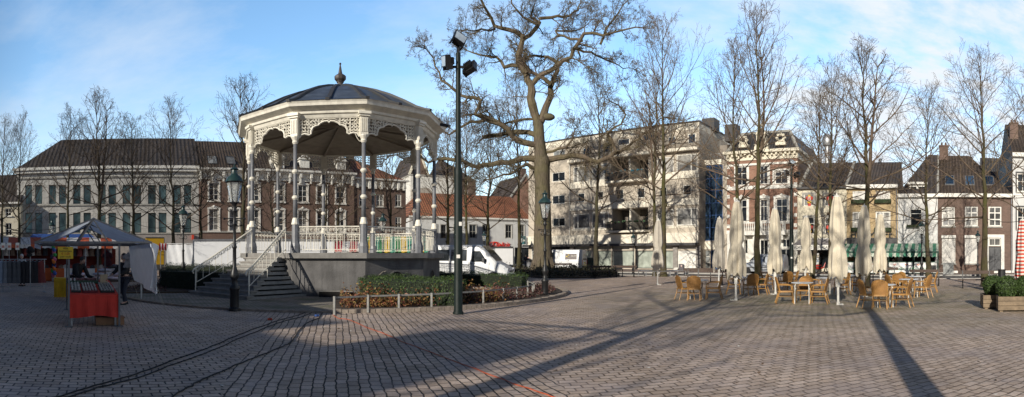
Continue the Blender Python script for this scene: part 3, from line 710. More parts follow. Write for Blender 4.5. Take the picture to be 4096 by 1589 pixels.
for q in (.35,.75): ld.bar((W*q+.4,6,zt),(W*q-.4,6,zt+5.2),.09)
for k in range(12): u=k/12; ld.bar((W*.35+.4-.8*u,6,zt+5.2*u),(W*.75+.4-.8*u,6,zt+5.2*u),.05)
ld.build('fire_ladder',STEEL,b.root)
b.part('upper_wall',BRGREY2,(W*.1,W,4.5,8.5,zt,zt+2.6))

# ---- ornate brick house --------------------------------------------------------------------------
b=Bld('ornate_brick_house',ORN,K5(384,0)[0]+1,K5(736,0)[0],'ornate red brick house with white trim, balustrade and slate mansard with round dormers','house')
W=b.w; X5=lambda q:b.x(K5(q,0)[0]); Z5=lambda q,x=560:b.z(K5(x,0)[0],K5(0,q)[1])
ze=Z5(196); zf=Z5(236); zm=Z5(92); z2=Z5(375); z1=Z5(600)
R5=lambda x0,y0,x1,y1:b.rect(K5(x0,y0),K5(x1,y1))
DIAM=glass('leaded_glass',(.03,.035,.045),.1)
for w_ in ((430,268,486,366),(546,262,590,360),(622,292,690,358)): b.window(R5(*w_),2,2,fr=.11,mid=.62,surround=(.20,WHITE,False),gm=DIAM)
for w_ in ((430,434,486,548),(548,430,588,545),(628,428,688,548)): b.window(R5(*w_),2,2,fr=.11,mid=.66,surround=(.20,WHITE,True),gm=DIAM)
for w_ in ((462,634,490,708),(548,634,590,770),(660,632,700,675)): b.window(R5(*w_),2,1,fr=.09,gm=DARKGLASS,name='window')
r=R5(632,678,726,772); b.window(r,2,1,fr=.12,gm=DARKGLASS,name='shop_window')
b.wall('wall',0,W,z1,zf,BRRED,[o for o in b.op if o[2]>z1],back=.6)
b.wall('lower_wall',0,W,0,z1,WHITE,[o for o in b.op if o[2]<z1],back=.6)
blk=MB(); blk.box(.02,W-.02,.6,14,0,zf); blk.build('body',BRBROWN,b.root)
def trim(m):
    m.box(-.05,W+.05,-.05,-.003,z1-.1,z1+.25); m.box(-.02,W+.02,-.06,-.003,z2-.15,z2+.2)
    for xx in (X5(392),X5(727)):
        for k in range(7): m.box(xx-.16,xx+.16,-.05,-.004,z1+.5+k*1.0,z1+.85+k*1.0)
    m.box(-.04,W+.04,-.055,-.003,Z5(262),Z5(252))
b.part('stone_trim',WHITE,fn=trim)
def corn3(m):
    m.box(-.05,W+.05,-.09,14,zf,ze-.15); m.box(-.3,W+.3,-.55,14.2,ze-.15,ze+.12)
    for k in range(16): q=.2+(W-.4)*k/15; m.box(q-.1,q+.1,-.4,-.09,ze-.42,ze-.152)
b.part('cornice',CREAM,fn=corn3)
# balustrade balcony on consoles
def bal(m):
    x0,x1=X5(455),X5(690); zz=z1
    m.box(x0,x1,-1.0,-.06,zz-.28,zz-.05); m.box(x0,x1,-1.0,-.88,zz+.85,zz+1.0); m.box(x0,x1,-1.0,-.88,zz-.05,zz+.1)
    for k in range(24): q=x0+.12+(x1-x0-.24)*k/23; m.lathe([(.05,.1),(.085,.35),(.05,.6),(.06,.85)],6,(q,-.94,zz))
    for q in (x0+.12,(x0+x1)/2,x1-.12): m.box(q-.13,q+.13,-1.03,-.85,zz-.05,zz+1.06)
    for k in range(4): q=x0+.5+(x1-x0-1)*k/3; m.box(q-.18,q+.18,-.85,-.06,zz-.75,zz-.28)
b.part('balustrade',WHITE,fn=bal)
for q in (470,528,604,640,712): b.part('column',WHITE,(X5(q)-.16,X5(q)+.16,-.5,-.05,.12,z1-.3))
zM=zm+.1; mr=MB(); i=1.1
lo_=[(0,-.1),(W,-.1),(W,14),(0,14)]; up=[(i,1.3),(W-i,1.3),(W-i,13),(i,13)]
for k in range(4):
    a,c=lo_[k],lo_[(k+1)%4]; d,e=up[(k+1)%4],up[k]; mr.poly([(a[0],a[1],ze+.12),(c[0],c[1],ze+.12),(d[0],d[1],zM),(e[0],e[1],zM)])
mr.poly([(x,y,zM) for x,y in up]); mr.build('roof',SLATE,b.root)
tm=MB(); tm.bar((0,-.1,ze+.15),(i,1.3,zM),.25); tm.bar((W,-.1,ze+.15),(W-i,1.3,zM),.25); tm.bar((i,1.3,zM+.03),(W-i,1.3,zM+.03),.2); tm.build('roof_edge',STONE,b.root)
for q in (468,654):
    c=(X5(q),-.15,Z5(134)); dm=MB(); dm.ring((0,0,0),.48,.20,(1,0,0),(0,0,1),16,6)
    dm.box(-.75,.75,-.1,1.2,-1.05,-.6)
    for k in range(8): a=k*pi/4; dm.ball((.66*cos(a),.05,.66*sin(a)),.16,6,4)
    o=dm.build('dormer',CREAM,b.root,loc=c); o.scale=(.68,.8,.68); pn=MB(); pn.lathe([(.5,0),(.5,.02)],16); pn.build('pane',DARKGLASS,o,rot=(pi/2,0,0))
pd=MB(); xc=X5(560); zq=ze+.12
pd.box(xc-.48,xc+.48,-.4,.6,zq,zq+1.5); pd.slab([(xc-.58,zq+1.5),(xc+.58,zq+1.5),(xc+.3,zq+2.0),(xc,zq+2.2),(xc-.3,zq+2.0)],-.45,.6); pd.box(xc-.72,xc-.485,-.35,.3,zq,zq+.6); pd.box(xc+.485,xc+.72,-.35,.3,zq,zq+.6)
pd.ball((xc,-.05,zq+2.5),.2,8,6); o=pd.build('pediment',CREAM,b.root); pn=MB(); pn.box(xc-.3,xc+.3,-.44,-.402,zq+.3,zq+1.3); pn.build('pane',DARKGLASS,o)
vt=MB(); vt.lathe([(.35,0),(.35,3.0),(.55,3.1),(.75,3.7),(.55,4.2),(.3,4.5)],12); vt.build('roof_vent',STEEL,b.root,smooth=True,loc=(W+.4,13.2,Z5(205)))

# ---- white shop ----------------------------------------------------------------------------------
b=Bld('carnival_shop',RIGHT,K5(737,0)[0],K21(628,0)[0],'white rendered shop with clown figures in its windows and a grey awning','shop')
W=b.w; X6=lambda q:b.x(K21(q,0)[0]); Z6=lambda q,x=350:b.z(K21(x,0)[0],K21(0,q)[1]); ze=Z6(318)
R6=lambda x0,y0,x1,y1:b.rect(K21(x0,y0),K21(x1,y1))
cw=[(152,378,270,510),(385,378,500,510),(160,632,270,825),(388,632,490,825)]
wo=[b.window(R6(*q),1,1 if i<2 else 2,fr=.07,mid=None if i<2 else .62,gm=CURTGLASS,surround=(.14,STONE,False)) for i,q in enumerate(cw)]
zs=Z6(870); za=Z6(895); r=(X6(115),W-.3,.14,Z6(985)); b.op.append((r[0],r[1],.55,r[3]+.25,.12))
b.window((r[0],r[1],.55,r[3]+.2),3,1,fr=.08,fm=DARKTRIM,gm=DARKGLASS,name='shop_window',dep=.5,cut=False)
b.wall('wall',0,W,0,ze,RENDERC,back=10); b.part('gutter',DARKTRIM,(-.05,W+.02,-.35,-.003,ze-.02,ze+.14))
zr=Z6(8); yr=5.0; b.roof('roof',TILEFLAT,0,W,0,10,ze+.14,zr*1.06); 
b.part('shop_frame',surf('orange_wood',(.42,.15,.03),.2,5,.5),(W-1.0,W-.45,-.05,.3,.3,r[3]))
rv=MB(); rv.bar((.25,-.1,ze+.25),(.25,5,zr*1.06+.05),.28,.2); rv.bar((W,-.1,ze+.25),(W,5,zr*1.06+.05),.25,.2); rv.build('roof_edge',STONE,b.root)
sl=(zr*1.06-ze)/5; rr_=R6(470,130,520,165); roofwin(b,rr_[0],rr_[1],ze+2.6,ze+3.3,lambda z:(z-ze-.14)/sl)
sb=b.part('shop_sign',WHITE,(X6(120),W-.02,-.10,-.003,Z6(890),zs)); xm=(X6(120)+W)/2
text('lettering','KERMANS - GENT',.38,BLACK,sb,(xm,-.104,(Z6(890)+zs)/2),sx=1.0)
aw=MB(); zq=Z6(950); aw.poly([(X6(115),-.01,za+.15),(W,-.01,za+.15),(W+.02,-1.25,zq),(X6(60),-1.25,zq)]); aw.poly([(X6(60),-1.25,zq),(W+.02,-1.25,zq),(W+.02,-1.25,zq-.42),(X6(60),-1.25,zq-.42)])
aw=aw.build('awning',cloth('grey_awning',(.30,.28,.28),.2),b.root)
vl=MB(); vl.box(X6(60),W+.02,-1.275,-1.256,zq-.42,zq+.02); vl=vl.build('valance',WHITE,aw)
text('lettering','VOOR FEEST EN CARNAVAL',.36,BLACK,vl,((X6(60)+W)/2,-1.28,zq-.2),sx=1.0)
def clown(o,w,h,low):
    RED=surf('clown_red',(.55,.05,.03),.2,6,.6); SK=surf('clown_face',(.75,.55,.45),.1,6,.6); YE=surf('clown_yellow',(.7,.42,.03),.1,6,.6)
    z=h*(.62 if not low else .38); x=w*.52
    m=MB(); m.mat(0).ball((x,.05,z),.21,10,8,(1,.35,1.1)); m.mat(1); m.ball((x-.2,.05,z+.03),.15,8,6,(1,.4,1.2)); m.ball((x+.2,.05,z+.03),.15,8,6,(1,.4,1.2)); m.ball((x,-.03,z-.02),.055,6,5)
    m.ball((x,.0,z-.12),.09,8,5,(1.3,.4,.45)); m.mat(2); m.ball((x,.05,z+.24),.14,8,6,(1.0,.4,.8)); m.ball((x,.05,z-.35),.17,8,6,(1.2,.4,.8))
    m.mat(1); m.ball((x,.05,z-.62),.2,8,6,(.8,.3,1.3)); m.build('window_figure',[SK,RED,YE],o)
for i,o in enumerate(wo): r=R6(*cw[i]); clown(o,r[1]-r[0],r[3]-r[2],i>1)

# ---- yellow brick cafe ---------------------------------------------------------------------------
b=Bld('cafe_building',RIGHT,K21(629,0)[0],K21(1196,0)[0],'yellow brick cafe with white blinds and flower boxes above a dark sign board','cafe')
W=b.w; ze=Z6(322,900); X6=lambda q:b.x(K21(q,0)[0]); R6=lambda x0,y0,x1,y1:b.rect(K21(x0,y0),K21(x1,y1))
GREENBOX=surf('flower_box_plants',(.03,.045,.018),.6,12,.9,bmp=.6)
for q in ((694,345,838,452),(952,340,1112,446)): o=b.window(R6(*q),1,1,fr=.09,gm=SHUT); r=R6(*q); fb=MB(); fb.box(-.1,r[1]-r[0]+.1,-.35,-.06,-.28,.06); fb.build('flower_box',GREENBOX,o)
for q in ((692,575,838,808),(950,572,1116,808)):
    r=R6(*q); o=b.window(r,2,2,fr=.12,bar=.1,mid=.5,gm=NETGLASS); fb=MB(); fb.box(-.1,r[1]-r[0]+.1,-.35,-.05,.1,.45); fb.build('flower_box',GREENBOX,o)
zs=Z6(865,900); b.op.append((.3,W-.3,.14,zs-1.3,2.5))
b.wall('wall',0,W,0,ze,BRYEL,back=10); b.part('gutter',WHITE,(0,W+.02,-.4,-.003,ze+.03,ze+.36))
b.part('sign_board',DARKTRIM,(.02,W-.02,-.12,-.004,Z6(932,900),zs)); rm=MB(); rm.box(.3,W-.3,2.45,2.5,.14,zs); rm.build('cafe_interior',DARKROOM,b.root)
text('lettering','de Mert',.95,BLACK,b.root,(X6(905),-.2,Z6(835,900)),ext=.03,sx=1.25)
zr=Z6(0,900)*1.06; b.roof('roof',TILEFLAT,0,W,0,10,ze+.36,zr)
b.part('gable_wall',BRBROWN,fn=lambda m:m.poly([(W+.02,.0,ze-.3),(W+.02,10,ze-.3),(W+.02,5,zr+.15)]))
sl=(zr-ze-.36)/5; rr_=R6(918,62,955,95); roofwin(b,rr_[0],rr_[1],ze+3.1,ze+3.7,lambda z:(z-ze-.36)/sl)
pipe(b,W-.12,0,ze,-.08)

# ---- white narrow house --------------------------------------------------------------------------
b=Bld('white_brick_house',RIGHT,K21(1197,0)[0],K6(568,0)[0],'narrow whitewashed brick house between the yellow cafe and the brown brick house','house')
W=b.w; R7=lambda x0,y0,x1,y1:b.rect(K6(x0,y0),K6(x1,y1)); Z7=lambda q,x=470:b.z(K6(x,0)[0],K6(0,q)[1]); X7=lambda q:b.x(K6(q,0)[0])
ze=Z7(300); r=R7(430,356,490,444); o=b.window(r,1,2,fr=.08,mid=.72,gm=DARKGLASS,sill=STONE); fb=MB(); fb.box(-.3,r[1]-r[0]+.1,-.4,-.1,-.1,.12); fb.build('flower_box',GREENBOX,o)
b.op.append((.3,W-.25,.14,Z7(540),2.0)); b.wall('wall',0,W,0,ze,WHBRICK,back=10); b.part('gutter',WHITE,(0,W+.02,-.38,-.003,ze,ze+.3))
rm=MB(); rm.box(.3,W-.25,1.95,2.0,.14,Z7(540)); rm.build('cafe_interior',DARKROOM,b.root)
zr=Z7(85)*1.08
rf=MB(); xr=W*1.02; A=[(0,-.2,ze+.3),(W,-.2,ze+.3),(W,5,zr),(W-.6,5,zr)]; rf.poly([(0,-.2,ze+.3),(W,-.2,ze+.3),(W,5,zr),(W*.75,5,zr)]); rf.poly([(0,10,ze+.3),(0,-.2,ze+.3),(W*.75,5,zr)]); rf.poly([(W,10,ze+.3),(0,10,ze+.3),(W*.75,5,zr),(W,5,zr)]); rf.build('roof',TILEDARK,b.root)
r=R7(425,238,505,272); dm=MB(); dm.box(r[0],r[1],.4,3.5,ze+.4,r[3]+.1); dm.box(r[0]-.2,r[1]+.2,.1,3.8,r[3]+.1,r[3]+.3); o=dm.build('dormer',WHITE,b.root)
pn=MB(); w3=(r[1]-r[0])/3
for k in range(2): pn.box(r[0]+.15+k*w3*1.5,r[0]+w3*1.35+k*w3*1.5,.36,.397,ze+.55,r[3]-.1)
pn.build('pane',DARKGLASS,o)
# arched cable and small wall lamp
m=MB(); m.tube([(X7(385)+ .05*0+ (X7(490)-X7(385))*k/10,-.03,Z7(520)+1.05*sin(pi*.5*k/10)) for k in range(11)],.025,4); m.build('wall_cable',BLACK,b.root)

# ---- brown brick house ---------------------------------------------------------------------------
b=Bld('brown_brick_house',RIGHT,K6(569,0)[0],K6(941,0)[0],'two storey brown brick house with white cross windows and lowered shutters on the ground floor','house')
W=b.w; Z7=lambda q,x=750:b.z(K6(x,0)[0],K6(0,q)[1]); X7=lambda q:b.x(K6(q,0)[0]); R7=lambda x0,y0,x1,y1:b.rect(K6(x0,y0),K6(x1,y1)); ze=Z7(300)
for q in ((589,347,654,444),(704,345,769,444),(821,345,887,445)): b.window(R7(*q),2,3,fr=.12,bar=.09,gm=NETGLASS,sill=STONE,mid=[.35,.68])
for q in ((589,503,656,630),(704,503,768,630)):
    r=R7(*q); o=b.window(r,1,1,fr=.05,gm=SHUT,sill=STONE,dep=.06); hb=MB(); hb.box(-.05,r[1]-r[0]+.05,-.14,-.004,r[3]-r[2],r[3]-r[2]+.26); hb.build('shutter_box',WHITE,o)
r=R7(822,502,884,670); zt_=Z7(543); 
o=b.window((r[0],r[1],zt_,r[3]),2,1,fr=.1,gm=CURTGLASS,name='transom')
DOORG=surf('dark_grey_door',(.05,.052,.058),.15,4,.5)
b.op.append((r[0],r[1],.3,zt_-.06,.2)); dm=MB(); w_=r[1]-r[0]
for k in (0,1):
    a=w_/2*k; dm.box(a+.01,a+w_/2-.01,.12,.17,0,zt_-.38)
    for zz in (.25,1.25): dm.box(a+.12,a+w_/2-.12,.10,.119,zz,zz+.75)
dr=dm.build('door',DOORG,b.root,loc=(r[0],0,.3)); 
for k in (-.12,.12): hd=MB(); hd.ball((w_/2+k,.06,1.05),.045,6,4); hd.build('handle',CHROME,dr)
sr=MB(); sr.box(r[0]-.3,r[0]-.003,-.06,.02,.0,r[3]+.003); sr.box(r[1]+.003,r[1]+.3,-.06,.02,.0,r[3]+.003); sr.box(r[0]-.3,r[1]+.3,-.06,.02,r[3]+.006,r[3]+.3); sr.box(r[0]-.002,r[1]+.002,-.35,.1,.11,.29); sr.build('door_frame',WHITE,b.root)
b.wall('wall',0,W,0,ze,BRBROWN,back=11); b.part('gutter',WHITE,(-.02,W+.05,-.42,-.003,ze,ze+.32)); [b.part('plinth',WHITE,q) for q in ((0,r[0]-.32,-.07,-.004,.1,Z7(666)),(r[1]+.32,W,-.07,-.004,.1,Z7(666)))]
b.part('brick_band',BRSOFT,(0,W,-.04,-.002,Z7(487),Z7(480)))
zr=Z7(85)*1.08; b.roof('roof',TILEBROWN,0,W,0,11,ze+.32,zr,hip0=0.0,hip1=3.6)
sl=(zr-ze-.32)/5.5
for q in (630,734,836): x_=X7(q); roofwin(b,x_-.42,x_+.42,ze+1.25,ze+2.25,lambda z:(z-ze-.32)/sl,mt=BLUEGLASS,frame=STEEL)
chimney(b,.6,5.2,zr-.6,zr+.8,.9,.7,BRBROWN); pipe(b,W-.1,.1,ze)
rb=MB(); rb.box(X7(575)+.1,X7(575)+.3,-.03,.02,ze-.01,ze)   # lead flashing at the party wall
rb.bar((.0,-.2,ze+.4),(.0,5.5,zr+.06),.2,.16); rb.build('roof_edge',STONE,b.root)

# ---- slate roofed building behind, and the right hand end house --------------------------------
b=Bld('slate_roofed_building',RIGHT,K6(790,0)[0],K6(960,0)[0],'dark slate roofed building rising behind the brown brick house','building',depth=13)
zt=b.z(3990,K6(0,80)[1]); b.wall('wall',0,b.w,0,zt-4.5,BRSOFT,back=6); b.roof('roof',SLATE,0,b.w,0,6,zt-4.5,zt)
b=Bld('white_end_house',RIGHT,K6(942,0)[0],4230,'tall white house with dark framed sash windows at the right edge of the square','house')
W=b.w; ze=Z7(95,970)
X7=lambda q:b.x(K6(q,0)[0]); R7=lambda x0,y0,x1,y1:b.rect(K6(x0,y0),K6(x1,y1))
for q in ((964,348,1022,460),(964,518,1022,642),(964,178,1022,272),(1060,348,1118,460),(1060,518,1118,642)): b.window(R7(*q),2,2,fr=.1,mid=.55,gm=DARKGLASS,sill=STONE,surround=(.12,DARKTRIM,False))
b.wall('wall',0,W,0,ze,RENDERG,back=11); b.part('cornice',WHITE,(-.05,W,-.4,-.003,ze-.05,ze+.3)); b.roof('roof',TILEBROWN,0,W,0,11,ze+.3,ze+4.2); b.part('band',WHITE,(0,W,-.06,-.003,Z7(290,970),Z7(282,970)))
chimney(b,.5,3.0,ze+1.2,ze+3.6,.8,.8,BRBROWN); b.part('slate_cladding',SLATE,(-.06,-.004,.1,11,6.9,ze+.2))

# ---- facades on the near side of the square, behind the photographer ----------------------------
def rear_house(w0,w1,hr,lab,mt,rf,u=-26.0,dep=9.0):
    """house whose ridge crosses the light direction; w runs across the light, u along it"""
    ex=Vector((cos(SUN_AZ),-sin(SUN_AZ),0)); ey=Vector((-sin(SUN_AZ),-cos(SUN_AZ),0))
    root=empty('terraced_house', ex*w1+ey*(-u-dep/2), math.atan2(-ex.y,-ex.x), lab,'house','terraced houses on the near side of the square'); W=w1-w0; ew=hr-3.2
    m=MB(); m.box(0,W,0,dep,0,ew); m.slab([(0,0),(1,0)],0,0) if False else None
    m.poly([(0,0,ew),(0,dep/2,hr),(0,dep,ew)]); m.poly([(W,0,ew),(W,dep,ew),(W,dep/2,hr)]); m.build('wall',mt,root)
    r=MB(); r.poly([(0,-.2,ew+.02),(W,-.2,ew+.02),(W,dep/2,hr+.15),(0,dep/2,hr+.15)]); r.poly([(W,dep+.2,ew+.02),(0,dep+.2,ew+.02),(0,dep/2,hr+.15),(W,dep/2,hr+.15)]); r.build('roof',rf,root)
    n=max(1,int(W/2.6)); n=min(n,8)
    for i in range(n):
        for z0 in (1.0,4.2):
            x=W*(i+.5)/n; q=MB(); q.box(x-.55,x+.55,-.06,-.003,z0,z0+1.8); wv=q.build('window',WHITE,root); p=MB(); p.box(x-.45,x+.45,-.075,-.062,z0+.1,z0+1.7); p.build('pane',DARKGLASS,wv)
# ================================================================== bandstand
BC = pt(1361, 27.0); BAZ = heading(1361)
bs = empty('bandstand', BC, -BAZ, 'octagonal style cream iron bandstand with domed slate roof, lace arches and grey columns','bandstand')
bs['label']='cream iron bandstand with domed lead roof, lacework arches and grey columns on a high plinth'
PH=-1.675; RC=4.6; NK=10
def bp(a,r,z=0.0): return Vector((r*sin(a),-r*cos(a),z))
ang=[PH+2*pi*k/NK for k in range(NK)]
def ngon(r): return [(bp(a,r).x,bp(a,r).y) for a in ang]
FL=1.80
PLINTH=surf('plinth_render',(.135,.130,.128),.32,1.3,.9,bmp=.7,bscale=22,dirt=.7)
PLSTONE=surf('plinth_coping',(.22,.21,.195),.22,3,.85,bmp=.3,dirt=.4)
m=MB(); m.prism(ngon(4.86),0,1.52); m.build('plinth',PLINTH,bs)
m=MB(); m.prism(ngon(4.93),1.52,1.58); m.prism(ngon(5.08),1.58,FL); m.build('coping',PLSTONE,bs)
# round cellar openings on two faces
for k,u in ((3,.52),(4,.5)):
    a,b_=bp(ang[k],4.86),bp(ang[k+1],4.86); c=a.lerp(b_,u); n=bp((ang[k]+ang[k+1])/2,1.0); tdir=(b_-a).normalized()
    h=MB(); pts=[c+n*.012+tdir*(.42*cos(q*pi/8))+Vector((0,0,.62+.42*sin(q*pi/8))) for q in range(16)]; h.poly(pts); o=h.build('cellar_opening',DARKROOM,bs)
    h=MB(); h.tube(pts+[pts[0]],.03,4); h.build('rim',PLINTH,o)
# columns
def column():
    g=MB(); g.lathe([(.21,0),(.21,.28),(.18,.42),(.15,.50),(.142,1.18)],8,ph=pi/8)
    c=MB(); z=1.18; c.lathe([(.16,z),(.165,z+.05),(.145,z+.10),(.13,z+.2),(.10,z+.28)],10); cs=[]
    for z in (2.30,3.38): q=MB(); q.lathe([(.09,z-.09),(.142,z-.02),(.142,z+.025),(.09,z+.09)],10); cs.append(('collar',q,BSWHITE))
    s=MB(); s.lathe([(.097,1.45),(.092,2.3),(.087,3.38),(.082,4.58)],10)
    p=MB(); p.lathe([(.09,4.52),(.135,4.60),(.11,4.66),(.18,4.80),(.18,4.84)],10)
    p.box(-.165,.165,-.13,.13,4.84,5.58); 
    for q in (-.11,-.035,.035,.11): p.box(q-.018,q+.018,-.155,-.132,4.95,5.5); p.box(q-.018,q+.018,.132,.155,4.95,5.5)
    for q in (-.07,.07): p.box(-.185,-.167,q-.02,q+.02,4.95,5.5); p.box(.167,.185,q-.02,q+.02,4.95,5.5)
    p.box(-.22,.22,-.20,.20,5.58,5.66); p.box(-.26,.26,-.26,.24,5.66,5.77)
    return [(n,x.mesh(n,mt,n=='shaft')) for n,x,mt in [('pedestal',g,GREYIRON),('base_ring',c,BSWHITE),('shaft',s,GREYIRON),('capital',p,BSWHITE)]+cs]
cm=column()
for k,a in enumerate(ang):
    c=empty('column',bp(a,RC,FL),a); c.parent=bs
    for n,me in cm: put(n,me,c)
# lace spandrels: cusped arch, scrolls and frame
ED=2*RC*sin(pi/NK); HW=ED/2-.165
arch=[(-1,4.78),(-.93,4.95),(-.80,5.0),(-.66,4.93),(-.60,4.98),(-.60,5.16),(-.53,5.36),(-.42,5.44),(-.36,5.45),(-.30,5.56),(-.17,5.66),(-.05,5.68),(0,5.60)]
arch=[(x*HW,4.78+(z-4.78)*.74) for x,z in arch]; arch=arch+[(-x,z) for x,z in arch[-2::-1]]
def archz(x):
    for (x0,z0),(x1,z1) in zip(arch,arch[1:]):
        if x0<=x<=x1 and x1>x0: return z0+(z1-z0)*(x-x0)/(x1-x0)
    return 4.8
lace=MB(); band=MB()
band.tube([(x,0,z) for x,z in arch],.042,5); band.tube([(x,-.01,z+.09) for x,z in arch],.014,4)
band.box(-HW,HW,-.03,.03,5.54,5.60)
for q in (-.70,-.36,.36,.70): band.box(q*HW-.012,q*HW+.012,-.02,.02,archz(q*HW),5.56)
rl_=random.Random(5)
xx=-HW+.07
while xx<HW:
    z=5.49
    while z>archz(xx)+.10:
        r=.058; lace.ring((xx,0,z),r,.017,(1,0,0),(0,0,1),8,3,a0=rl_.random()*6,a1=6+rl_.random()*3)
        lace.tube([(xx-.08,0,z-.07),(xx-.02,0,z-.02),(xx+.03,0,z-.09),(xx+.085,0,z+.02)],.015,3)
        lace.ball((xx+.03,0,z-.03),.026,5,4)
        z-=.135
    xx+=.142
bm_=band.mesh('arch',BSWHITE); lm_=lace.mesh('lacework',BSWHITE)
RA=RC*cos(pi/NK)
for k in range(NK):
    a=ang[k]+pi/NK; s=put('arch',bm_,bs,bp(a,RA,FL),(0,0,a)); put('lacework',lm_,s)
# railings
def rail_panel(x0,x1,mirror=False):
    m=MB(); w=x1-x0
    m.box(x0,x1,-.035,.035,1.06,1.11); m.box(x0,x1,-.018,.018,.80,.825); m.box(x0,x1,-.018,.018,.13,.155)
    n=max(2,int(w/.28))
    for i in range(n+1):
        q=x0+w*i/n; m.tube([(q,0,.13),(q,0,1.06)],.014,5)
        if i<n:
            c=q+w/n/2
            for sx in (-1,1):
                m.ring((c+sx*.062,0,.955),.062,.012,(1,0,0),(0,0,1),9,3,a0=.4*sx,a1=.4*sx+5.2); m.ring((c+sx*.055,0,.955),.026,.011,(1,0,0),(0,0,1),6,3)
            m.tube([(c,0,.155),(c,0,.68)],.012,4); m.ring((c,0,.73),.05,.011,(1,0,0),(0,0,1),7,3)
    return m
full=rail_panel(-ED/2+.17,ED/2-.17).mesh('railing',BSWHITE)
RAILG=surf('railing_shaded_cream',(.66,.63,.56),.08,4,.5)
for k in range(NK):
    if k==1: continue
    a=ang[k]+pi/NK; put('railing',full,bs,bp(a,RA,FL),(0,0,a))
# stairs between columns one and two
SA=ang[1]+pi/NK; st=empty('stairs',bp(SA,0),SA); st.parent=bs   # local -y runs outwards
m=MB(); rm_=MB(); n=10; out0=RA+.42; tr=.29; rise=FL/n
def half(i): return 1.05+ .02*i + (.13*max(0,i-3)) 
for i in range(n):      # i=0 uppermost
    z=FL-rise*(i+0); w=half(i); y1=-(out0-.6) if i==0 else -(out0+tr*(i-1)); y0=-(out0+tr*i)
    if i==0: continue
    m.box(-w+.03,w-.03,y0+.03,-RA+.1,z-rise,z-.06); rm_.box(-w-.02,w+.02,y0-.02,y1+.06,z-.06,z)
m.build('riser',surf('stair_stone',(.27,.265,.25),.2,4,.85,dirt=.3,bmp=.2),st); rm_.build('tread',surf('stair_tread',(.25,.235,.215),.2,4,.8,bmp=.2),st)
ch=MB()
for sx in (-1,1): ch.slab([(-RA,0),(-out0-tr*5.2,0),(-RA,FL-.03)],0,.001) if False else None
for sx in (-1,1):
    h=MB(); T0=Vector((sx*1.12,-out0+.15,FL+1.05)); T1=Vector((sx*1.84,-(out0+tr*8.2),.20+.95)); B0=T0-Vector((0,0,.90)); B1=T1-Vector((0,0,.62))
    h.tube([T0,T0.lerp(T1,.96),T1+Vector((0,-.10,-.05)),T1+Vector((0,-.16,-.15)),T1+Vector((0,-.10,-.22))],.032,6); h.bar(B0,B1,.025)
    up=(B0-T0); dirv=(T1-T0).normalized()
    for i in range(10):
        u=i/9; a=T0.lerp(T1,u*.98); b_=B0.lerp(B1,u*.98); h.tube([a,b_],.013,4)
        if i<9:
            c=T0.lerp(T1,(u+.055)*.98)
            for q in (-1,1): h.ring(c+dirv*(.075*q)+Vector((0,0,-.13)),.075,.013,dirv,(0,0,1),9,3,a0=q,a1=q+5.2); h.ring(c+dirv*(.07*q)+Vector((0,0,-.13)),.03,.012,dirv,(0,0,1),6,3)
    h.tube([T1,(T1.x,T1.y,.0)],.025,6); h.tube([T0,(T0.x,T0.y,FL)],.022,6)
    mid=B0.lerp(B1,.52); h.tube([mid,(mid.x,mid.y,mid.z-.42)],.02,4)
    h.build('stair_railing',BSWHITE,st)
# floor, ceiling, entablature, roof
def tier(r0,z0,r1,z1,mb):
    A=[bp(a,r0,z0) for a in ang]; B_=[bp(a,r1,z1) for a in ang]
    for k in range(NK): mb.poly([A[k],A[(k+1)%NK],B_[(k+1)%NK],B_[k]])
e=MB(); Z0=FL+5.57
for r0,z0,r1,z1 in ((4.66,Z0,4.72,Z0+.14),(4.72,Z0+.14,4.80,Z0+.16),(4.80,Z0+.16,4.82,Z0+.26),(4.82,Z0+.26,5.14,Z0+.40),(5.14,Z0+.40,5.16,Z0+.50),(5.16,Z0+.50,5.22,Z0+.60),(4.66,Z0,4.42,Z0),(4.42,Z0,4.42,Z0+.5)): tier(r0,z0,r1,z1,e)
e.build('entablature',BSWHITE,bs)
CEIL=surf('ceiling_boards',(.25,.21,.165),.15,3,.8)
c_=MB(); tier(4.42,Z0+.02,3.6,Z0+.34,c_); tier(3.6,Z0+.34,.02,Z0+.75,c_)
for a in ang: c_.bar(bp(a,4.4,Z0),bp(a,.1,Z0+.70),.10)
c_.build('ceiling',CEIL,bs)
prof=[(5.25,Z0+.595),(5.0,Z0+.66),(4.5,Z0+.86),(3.83,Z0+1.24),(3.05,Z0+1.64),(2.26,Z0+1.97),(1.5,Z0+2.23),(.95,Z0+2.38),(.42,Z0+2.46)]
def leadroof():
    m,t,b=nt('lead_roof_panels'); o=objco(t); s=t.nodes.new('ShaderNodeSeparateXYZ'); t.links.new(o,s.inputs[0])
    fr=math_(t,'FRACT',math_(t,'MULTIPLY',s.outputs[2],3.6)); f=noise(t,o,1.6,5,.65)
    c=ramp(t,f,[(.3,(.045,.056,.075)),(.6,(.085,.105,.14)),(.75,(.15,.18,.225))]); c=mixc(t,1.0,c,ramp(t,fr,[(.0,.25),(.10,1.0)]),'MULTIPLY')
    mo=ramp(t,s.outputs[0],[(.6,0.0),(1.0,.7)]); mm=math_(t,'MULTIPLY',mo,ramp(t,noise(t,o,1.1,5,.7),[(.42,0.0),(.6,.8)])); c=mixc(t,mm,c,(.12,.105,.05))
    t.links.new(c,b.inputs['Base Color']); b.inputs['Roughness'].default_value=.36; b.inputs['Specular IOR Level'].default_value=.6; bump(t,b,fr,.5,.03); return m
r_=MB()
for (r0,z0),(r1,z1) in zip(prof,prof[1:]): tier(r0,z0,r1,z1,r_)
ro=r_.build('roof',leadroof(),bs)
RIB=surf('roof_rib',(.05,.05,.052),.2,5,.5)
rb=MB()
